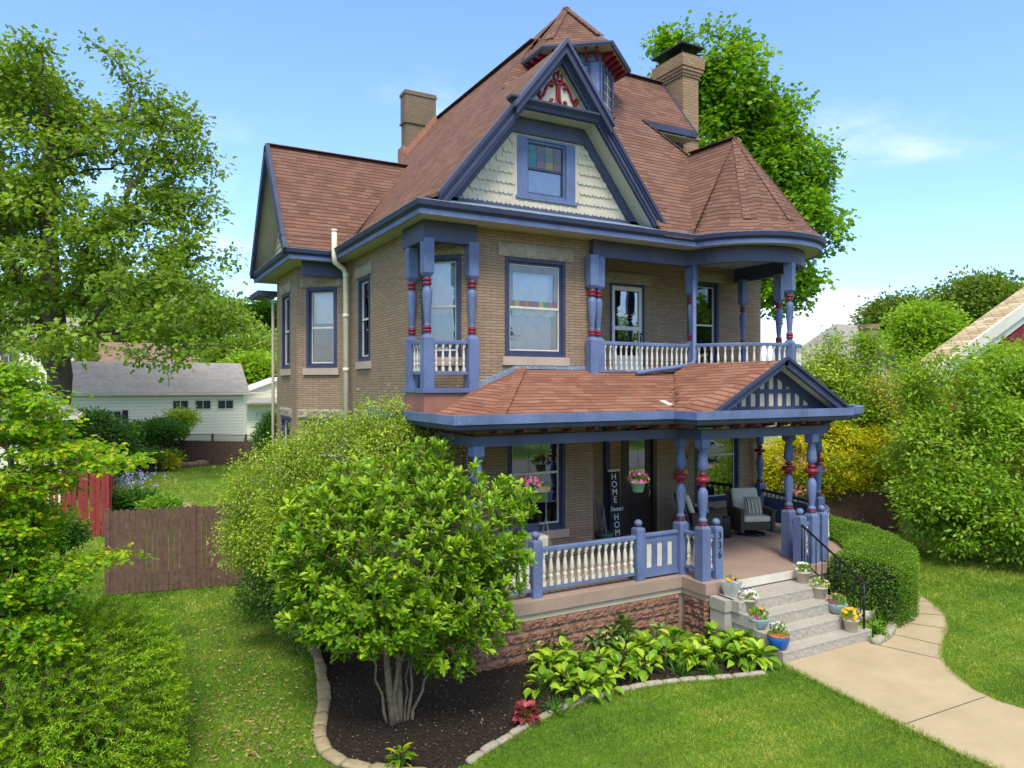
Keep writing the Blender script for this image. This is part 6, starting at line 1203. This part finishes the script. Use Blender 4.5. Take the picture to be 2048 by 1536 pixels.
# privet behind
b = pz2(640, 1200); bb = (-1.55, 1.1); pv = [( -1.55, 1.1, 0), (-1.5, 1.1, .6), (-1.4, 1.1, 1.4)]
E_ = EL([(560, 1010, 13.3, 105, 125, 1.), (680, 930, 13.3, 120, 95, 1.), (790, 910, 12.7, 85, 65, .7), (640, 1080, 12.9, 130, 120, 1.), (760, 840, 12.9, 50, 35, .4), (500, 1075, 13.3, 55, 60, .6), (880, 905, 12.2, 40, 35, .3)], 1.)
tree('privet_shrub', 'tall pale-leaved privet shrub between the magnolia and the brick side wall', 'shrub', (*bb, 0), pv, .05, E_, 1500, 46, .105, .055, .028, privm, barkl, 'kite', .6, -.9, 2., minr=.005, tip=.006, seed=6., flat_=1.)
b = pz2(580, 1235); tree('dark_shrub', 'low dark evergreen shrub under the privet at the bed corner', 'shrub', (*b, 0), [(*b, 0), (b[0], b[1], .4)], .03, EL([(560, 1180, 12.6, 80, 50, .6), (620, 1200, 12.0, 70, 55, .6), (660, 1240, 11.5, 50, 40, .5)]), 330, 40, .09, .07, .025, darkm, barkl, 'kite', .5, -.9, 2, minr=.006, tip=.006)
# hedge around the round end of the porch
hp = [(7.75, -3.35), (8.45, -3.2), (9.2, -2.75), (9.85, -2.0), (10.3, -1.1), (10.5, .2)]; n = 85000; hw, hz = .62, 1.2
ln = [math.dist(hp[i], hp[i + 1]) for i in range(5)]; cum = np.concatenate([[0], np.cumsum(ln)]); T = cum[-1]; s_ = rng.uniform(-.15, T, n); seg = np.clip(np.searchsorted(cum, s_, 'right') - 1, 0, 4); f = (s_ - cum[seg]) / np.array(ln)[seg]; HP = np.array(hp); base = HP[seg] + (HP[seg + 1] - HP[seg]) * f[:, None]; dv = (HP[seg + 1] - HP[seg]) / np.array(ln)[seg][:, None]; nv = np.stack([dv[:, 1], -dv[:, 0]], 1)
side = rng.random(n); a_ = rng.uniform(-1, 1, n); zz = rng.random(n) ** .8 * hz; a_ = np.where(side < .55, np.sign(a_), a_); zz = np.where(side < .55, zz, hz); endc = s_ < .0; a_ = np.where(endc, rng.uniform(-1, 1, n), a_); zz = np.where(endc, rng.random(n) * hz, zz)
P = np.stack([base[:, 0] + nv[:, 0] * a_ * hw, base[:, 1] + nv[:, 1] * a_ * hw, zz], 1); rnd_ = (np.abs(a_) > .8) & (zz > hz - .12); P[:, 2] -= rnd_ * (np.abs(a_) - .8) * .35; P += rng.normal(size=P.shape) * .028 + (sn(P, 3., 2.)[:, None]) * .035; P[:, 2] = np.maximum(P[:, 2], .02)
hg = thing('hedge', 'clipped boxwood hedge curving round the right end of the porch', 'hedge', (9.2, -2.7, 0)); Nv = np.stack([nv[:, 0] * a_, nv[:, 1] * a_, np.where(zz >= hz - .01, 1.2, .1)], 1); leaves('foliage', P, unit(Nv) + rng.normal(size=P.shape) * .7, rdir(n, .6), .032 + .02 * rng.random(n), .022, .5 * rng.random(n) + .25 + .25 * sn(P, 2., 5.), boxm, hg)
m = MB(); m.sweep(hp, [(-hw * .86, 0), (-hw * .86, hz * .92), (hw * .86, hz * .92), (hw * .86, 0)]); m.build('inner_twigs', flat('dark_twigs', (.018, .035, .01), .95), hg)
# yellow-green maple at the left
b = PT(40, 768, 8.2); jb = (b.x - .3, b.y, 0)
E_ = EL([(90, 800, 8.2, 60, 16, .5), (20, 850, 8.3, 110, 40, .8), (130, 900, 8.4, 110, 20, .7), (215, 925, 8.3, 75, 14, .4), (40, 960, 8.2, 110, 30, .8), (-40, 780, 8.3, 110, 45, .8), (-10, 1040, 8.2, 120, 45, .8), (50, 1050, 8.3, 60, 28, .5), (60, 1150, 8.0, 110, 35, .7), (210, 1120, 8.4, 70, 18, .4), (20, 1230, 7.9, 130, 45, .7), (70, 1290, 7.7, 60, 22, .3), (-60, 1100, 8., 130, 160, .9), (20, 745, 8.5, 60, 20, .4)], 1.)
t_ = thing('japanese_maple', 'yellow-green layered Japanese maple at the left edge', 'tree', jb); P = env_points(E_, 1050, .2, -.95, 2.); A, par, r = skeleton(P, [jb, (jb[0] + .05, jb[1], 1.0), (jb[0] + .15, jb[1], 2.2), (jb[0] + .2, jb[1], 3.4)], .07, .005); branches('trunk', A, par, r, barkl, t_, .004, 6)
C, cid = clusters(P, 22, .085, .35); n = len(C); ytip = np.clip(sn(P, 1.6, 2.) * .6 + (rng.random(len(P)) - .5) * .5, -.5, .5); D = unit((C - P[cid]) * np.array([1, 1, .4]) + rng.normal(size=(n, 3)) * .04 + np.array([.02, -.01, -.03])); leaves('crown', C, D, rdir(n, 2.2), .062 * (.7 + .6 * rng.random(n)), .05, .42 + .45 * ytip[cid] + .22 * rng.normal(size=n), jmap, t_, 'star')
# spirea mound
b = (PT(110, 768, 8.6)); E_ = EL([(120, 1440, 8.4, 210, 190, 1.2), (235, 1350, 8.9, 100, 110, .8), (10, 1350, 8.2, 170, 160, 1.), (200, 1270, 9., 110, 60, .6), (60, 1560, 7.8, 260, 130, 1.)], 1.)
t_ = thing('spirea_shrub', 'mounded fine-leaved spirea shrub in the lower left corner', 'shrub', (b.x, b.y, 0)); P = env_points(E_, 3600, .80, -1, 2.); A, par, r = skeleton(P, [(b.x, b.y, 0), (b.x, b.y, .4), (b.x, b.y, .9)], .05, .004); branches('stems', A, par, r, barkl, t_, .0038, 5)
cen = np.array([b.x, b.y, .3]); k = 30; ax = unit(unit(P - cen) * np.array([1, 1, .5]) + np.array([.25, -.1, .12]) + rng.normal(size=P.shape) * .22); sp_ = np.tile(np.arange(k) / k, len(P)); C = np.repeat(P, k, axis=0) + np.repeat(ax, k, axis=0) * (sp_ * .32 - .12)[:, None]; C[:, 2] -= (sp_ ** 2) * .05; n = len(C); rad = rdir(n); D = np.repeat(ax, k, axis=0) * .8 + rad * .75
leaves('crown', C, D, rdir(n, 1.), (.052 * (.6 + .7 * rng.random(n))), .0125, .50 * np.repeat(rng.random(len(P)), k) + .3 * rng.random(n) + .28 * sp_, spir, t_)
# bed plants
def hosta(loc, label, mat, n=34, L=.22, group='lime green hostas in the front bed', name='hosta', W=.62, h=.24, r=.24, shape='broad'):
    t_ = thing(name, label, 'plant', (loc[0], loc[1], 0), group); a = rng.random(n) * 6.28; k = (np.arange(n) + .5) / n; rr_ = r * np.sqrt(k) * .8 * (.8 + .4 * rng.random(n)); P = np.stack([loc[0] + rr_ * np.cos(a), loc[1] + rr_ * np.sin(a), h * (1.05 - .7 * k) + rng.random(n) * .05], 1)
    D = np.stack([np.cos(a), np.sin(a), .9 - 1.5 * k], 1) + rng.normal(size=(n, 3)) * .2; N_ = np.stack([-np.cos(a) * .4, -np.sin(a) * .4, np.ones(n)], 1) + rng.normal(size=(n, 3)) * .2; s = .7 + .5 * rng.random(n)
    leaves('leaves', P, D, N_, L * s, L * W * s, rng.random(n), mat, t_, shape); m = MB()
    for i in range(0, n, 2): m.tube([(loc[0] + .02 * math.cos(a[i]), loc[1] + .02 * math.sin(a[i]), 0), tuple(P[i])], .005, 4, False)
    m.build('stalks', hostm, t_); return t_
hs = [(1085, 1392), (1128, 1380), (1165, 1400), (1205, 1384), (1160, 1355), (1100, 1350), (1240, 1362), (1200, 1345), (1290, 1352), (1250, 1330), (1330, 1330), (1290, 1315), (1375, 1330), (1350, 1300), (1410, 1312), (1395, 1335), (1445, 1325), (1480, 1335), (1515, 1330), (1500, 1300), (1470, 1305), (1535, 1310), (1130, 1330), (1430, 1290)]
for i, (u, v) in enumerate(hs):
    near = 'edging' if v > 1370 else ('steps' if u > 1460 else 'foundation')
    hosta(pz2(u, v), 'lime green broad-leaved hosta in the mass planted between the pale edging and the foundation', hostm, int(26 + 10 * rng.random()), .165 + .05 * rng.random())
for (u, v, lab) in ((1068, 1322, 'pale-edged hosta at the left end of the foundation planting'), (1195, 1298, 'pale-edged hosta against the middle of the rock-faced foundation'), (1228, 1292, 'pale-edged hosta just right of the middle one at the foundation'), (1320, 1288, 'pale-edged hosta nearest the porch corner')): hosta(pz2(u, v), lab, hostv, 34, .16, 'blue-green hostas with pale margins')
for (u, v, lab) in ((1108, 1310, 'leafy peony behind the left hostas'), (1250, 1290, 'leafy peony between the pale-edged hostas')): hosta(pz2(u, v), lab, lgd, 90, .13, 'peonies against the foundation', 'peony', .3, .42, .2, 'long')
hosta(pz2(1408, 1268), 'small upright light green seedling at the porch corner', lg, 60, .07, None, 'seedling', .5, .34, .12); hosta(pz2(1200, 1265), 'thin climbing sprig against the foundation blocks', lg, 40, .06, None, 'sprig', .5, .45, .1)
def tuft(loc, label, n=70, L=.3, mat=lgd, group=None, name='daylily'):
    t_ = thing(name, label, 'plant', (loc[0], loc[1], 0), group); D = rdir(n, 1.3); D[:, 2] = np.abs(D[:, 2]); P = np.array([loc[0], loc[1], .01]) + rng.normal(size=(n, 3)) * np.array([.04, .04, 0]); leaves('leaves', P, D, rng.normal(size=(n, 3)), L * (.6 + .6 * rng.random(n)), .014, rng.random(n), mat, t_, 'strap')
for (u, v, lab) in ((1110, 1428, 'strappy grass-like tuft at the edging left of the hostas'), (1360, 1350, 'strappy tuft at the edging in the middle of the hostas'), (1425, 1352, 'strappy tuft at the edging nearer the steps')): tuft(pz2(u, v), lab, group='daylily tufts along the edging')
for (u, v, lab) in ((1748, 1272, 'strappy clump beside the bottom step and rail'), (1768, 1250, 'strappy clump between the rail and the hedge')): tuft(pz2(u, v), lab, 90, .36, lg, 'clumps right of the steps')
hosta(pz2(1752, 1278), 'low leafy plant at the foot of the stair rail', lg, 80, .09, None, 'leafy_plant', .5, .2, .2)
hosta(pz2(1052, 1450), 'wine red ruffled heuchera at the front edging', heum, 44, .11, None, 'heuchera', .9, .22, .13)
hosta(pz2(800, 1540), 'yellow-green sprout at the bottom edge of the mulch bed', jmap, 26, .15, None, 'young_plant', .35, .2, .12, 'long')
# back yard plants
def bush(name, lab, u, v, t, rx, rz, mat, ncl, per, sp, L, W, gy=None, cat='shrub', dep=None, extra=()):
    b = PT(u, 768, t); gr = thing(name, lab, cat, (b.x, b.y, 0), gy); tree_ = EL([(u, v, t, rx, rz) + ((dep,) if dep else ())] + list(extra), .9); P = env_points(tree_, ncl, .5, -.9, 1.); A, par, r = skeleton(P, [(b.x, b.y, 0), (b.x, b.y, max(.3, tree_[0][2] * .4))], .05 + rz * t / FPX * .04, .012); branches('trunk', A, par, r, bark, gr, .014, 5)
    C, cid = clusters(P, per, sp, .6); n = len(C); leaves('crown', C, unit(C - P[cid] + rng.normal(size=C.shape) * sp * .5), rdir(n, 1.2), L * (.7 + .6 * rng.random(n)), W, .5 * rng.random(len(P))[cid] + .5 * rng.random(n), mat, gr); return gr
bush('laceleaf_maple', 'dark green spreading shrub behind the red fence', 190, 880, 34, 75, 55, darkm, 260, 50, .2, .18, .08, extra=[(140, 850, 34, 50, 30), (185, 950, 33, 32, 45)])
bush('laceleaf_maple', 'weeping mid-green shrub in front of the lattice fence', 312, 862, 40, 50, 18, lgd, 180, 50, .2, .16, .07)
bush('dogwood', 'small pale-leaved tree before the three little windows', 365, 836, 43, 20, 13, privm, 80, 36, .24, .16, .08, cat='tree'); bush('arborvitae', 'cone-shaped evergreen against the back corner of the brick house', 538, 880, 36, 22, 42, lgd, 160, 60, .16, .1, .06, extra=[(540, 850, 36, 12, 26)], cat='tree')
bush('perennials', 'green perennials in the back flower bed', 300, 912, 38, 50, 9, lgd, 130, 50, .16, .16, .06); bush('perennials', 'grey-violet catmint in the back flower bed', 260, 900, 39, 30, 16, lm('catmint', (.09, .13, .08), (.17, .22, .17), (.26, .25, .38)), 90, 50, .25, .16, .05)
for i, (u, v, lab) in enumerate(((312, 925, 'left clump of daylilies'), (345, 918, 'second clump of daylilies'), (395, 917, 'third clump of daylilies'), (425, 914, 'rightmost clump of daylilies'))): tuft(pz2(u, v), lab + ' above the field stones', 160, .9, lg, 'daylilies above the field stones')
bush('spirea', 'golden spirea above the field stones', 335, 922, 38, 14, 8, yelm, 30, 40, .2, .15, .08)
for i, (u, v, lab) in enumerate(((255, 985, 'tall pale blue irises nearest the red fence'), (275, 972, 'pale blue irises at the lawn edge'))):
    q = pz2(u, v + 30); tuft(q, lab, 200, .9, lgd, 'blue irises by the red fence', 'iris'); g_ = bpy.context.scene.collection.objects[-1]; n = 90; Cc = np.array([q[0], q[1], .95]) + rng.normal(size=(n, 3)) * np.array([.45, .45, .14]); leaves('blossom', Cc, rdir(n), rdir(n), .12, .10, rng.random(n), blu, [o for o in S.collection.objects if o.name.startswith('iris')][-1])
bush('fern_clump', 'feathery green fern clump behind the brown fence', 270, 1003, 24, 34, 13, lgd, 100, 50, .13, .16, .06); bush('fern_clump', 'feathery green clump beside the back lawn', 320, 1010, 23, 28, 9, lg, 60, 50, .12, .12, .05)
bush('low_shrub', 'dark shrub under the red fence beside the maple', 125, 1070, 18, 32, 22, darkm, 110, 46, .12, .09, .04)
# further trees
bg = [('spreading_tree', 'fresh green tree left of the ranch house roof ridge', 490, 715, 85, 45, 25, farm), ('rounded_tree', 'rounded tree on the slope behind the big oak', 410, 650, 100, 70, 40, farm), ('rounded_tree', 'low bright tree just behind the white garage', 520, 745, 70, 45, 25, servm), ('conifer', 'dark conifer on the hill crest', 530, 636, 230, 10, 9, darkm), ('rounded_tree', 'dark tree mass above the garage', 545, 725, 110, 30, 22, farm),
      ('rounded_tree', 'mid-green tree at the far left behind the pole', 60, 720, 75, 90, 60, farm), ('rounded_tree', 'tree between the oak limbs and the hill', 250, 660, 95, 110, 60, farm), ('spreading_tree', 'tall broad tree behind the neighbouring tan roof', 1965, 610, 60, 95, 50, lm('d_leaf', (.04, .09, .015), (.10, .18, .025), (.2, .3, .05))), ('spreading_tree', 'dark tree behind the grey hip roof', 1800, 640, 66, 60, 38, lm('e_leaf', (.03, .08, .015), (.08, .15, .025), (.17, .27, .05))), ('rounded_tree', 'light green tree between the grey roof and tan roof', 1850, 670, 48, 50, 60, servm),
      ('rounded_tree', 'far low tree on the right horizon', 1600, 790, 90, 80, 40, farm), ('rounded_tree', 'dim tree behind the young trees', 1700, 800, 60, 120, 70, farm), ('rounded_tree', 'tree mass filling behind the right edge tree', 2000, 850, 34, 160, 110, servm)]
for nm, lab, u, v, t, rx, rz, mt in bg: bush(nm, lab, u, v, t, rx, rz, mt, 260, 46, t * .011, t * .0055, t * .0036, cat='tree', gy=None)
# wooded hill
n = 90000; az = np.radians(rng.uniform(-22, 22, n)); d = 115 + 300 * rng.random(n) ** 1.3; x = CAM[0] + d * np.sin(az); y = CAM[1] + d * np.cos(az); cell = 7.; gx_, gy_ = np.floor(x / cell), np.floor(y / cell); hsh = np.abs(np.sin(gx_ * 12.9898 + gy_ * 78.233) * 43758.5) % 1; cxx = (gx_ + .5) * cell; cyy = (gy_ + .5) * cell; th = rng.random(n) * 6.28; ph = np.arccos(rng.random(n)); R = cell * (.5 + .25 * hsh); X = cxx + R * np.sin(ph) * np.cos(th); Y = cyy + R * np.sin(ph) * np.sin(th); Zg = np.array([gz_(a, b) for a, b in zip(cxx, cyy)]); Z = Zg + 2.0 + hsh * 2 + R * 1.0 * np.cos(ph)
P = np.stack([X, Y, Z], 1) + rng.normal(size=(n, 3)) * .5; o = leaves('hillside_wood', P, rdir(n), rdir(n, .8), 1.1 * (.6 + .8 * rng.random(n)), .9, .55 * hsh + .45 * rng.random(n), farm); struct(tag(o, 'far wooded hillside on the left horizon', 'woodland'), 'stuff')

# across the street, seen only in the porch and upstairs glass
pt_ = tree('street_tree', 'round green tree across the street, mirrored in the windows', 'tree', (2, -34, 0), [(2, -34, 0), (2, -34, 2.5), (2, -34, 5)], .25, [(2, -34, 6.5, 4, 4, 3.4), (3, -33, 9, 2.5, 2.5, 2)], 150, 40, .5, .42, .3, maplem, bark, 'kite', .4, -1, minr=.04, tip=.04, group='trees across the street')
for k, (x, y, s_) in enumerate(((16, -36, 1.1), (30, -33, .95), (44, -37, 1.2), (-14, -36, 1.2), (58, -30, 1.0))): copy_tree(pt_, (x, y, 0), k * 1.3, s_)
cr = thing('parked_car', 'white parked car on the street, mirrored in the right porch window', 'car', (24.5, -16.9, 0)); cx_, cy_ = 24.5, -16.9
wpaint = flat('white_car_paint', (.72, .73, .74), .2, .6, .03); prof = [(-2.2, .35), (-2.22, .75), (-1.95, .92), (-1.25, 1.0), (-.55, 1.42), (.75, 1.46), (1.55, 1.05), (2.15, .98), (2.2, .35)]
m = MB(); m.slab([(cx_ + x, cy_ - .85, z) for x, z in prof], (0, 1.7, 0)); bd = m.build('body', wpaint, cr); md = bd.modifiers.new('bevel', 'BEVEL'); md.width = .08; md.segments = 3
for y in (cy_ + .851, cy_ - .866):
    m = MB(); m.slab([(cx_ - 1.05, y, 1.02), (cx_ + .1, y, 1.02), (cx_ + .1, y, 1.36), (cx_ - .48, y, 1.36)], (0, .015, 0)); m.build('side_window', glass_bg, cr); m = MB(); m.slab([(cx_ + .18, y, 1.02), (cx_ + 1.3, y, 1.04), (cx_ + .75, y, 1.38), (cx_ + .18, y, 1.36)], (0, .015, 0)); m.build('side_window', glass_bg, cr)
for x in (-1.35, 1.35):
    for y in (cy_ - .80, cy_ + .62):
        m = MB(); ring = [(cx_ + x + .33 * math.cos(k * PI / 10), .33 + .33 * math.sin(k * PI / 10)) for k in range(20)]; m.slab([(a, y, b) for a, b in ring], (0, .2, 0)); wh_ = m.build('wheel', flat('tyre', (.02, .02, .02), .8), cr)
        m = MB(); ring = [(cx_ + x + .2 * math.cos(k * PI / 10), .33 + .2 * math.sin(k * PI / 10)) for k in range(20)]; m.slab([(a, y - .01, b) for a, b in ring], (0, .22, 0)); m.build('rim', greypot, wh_)
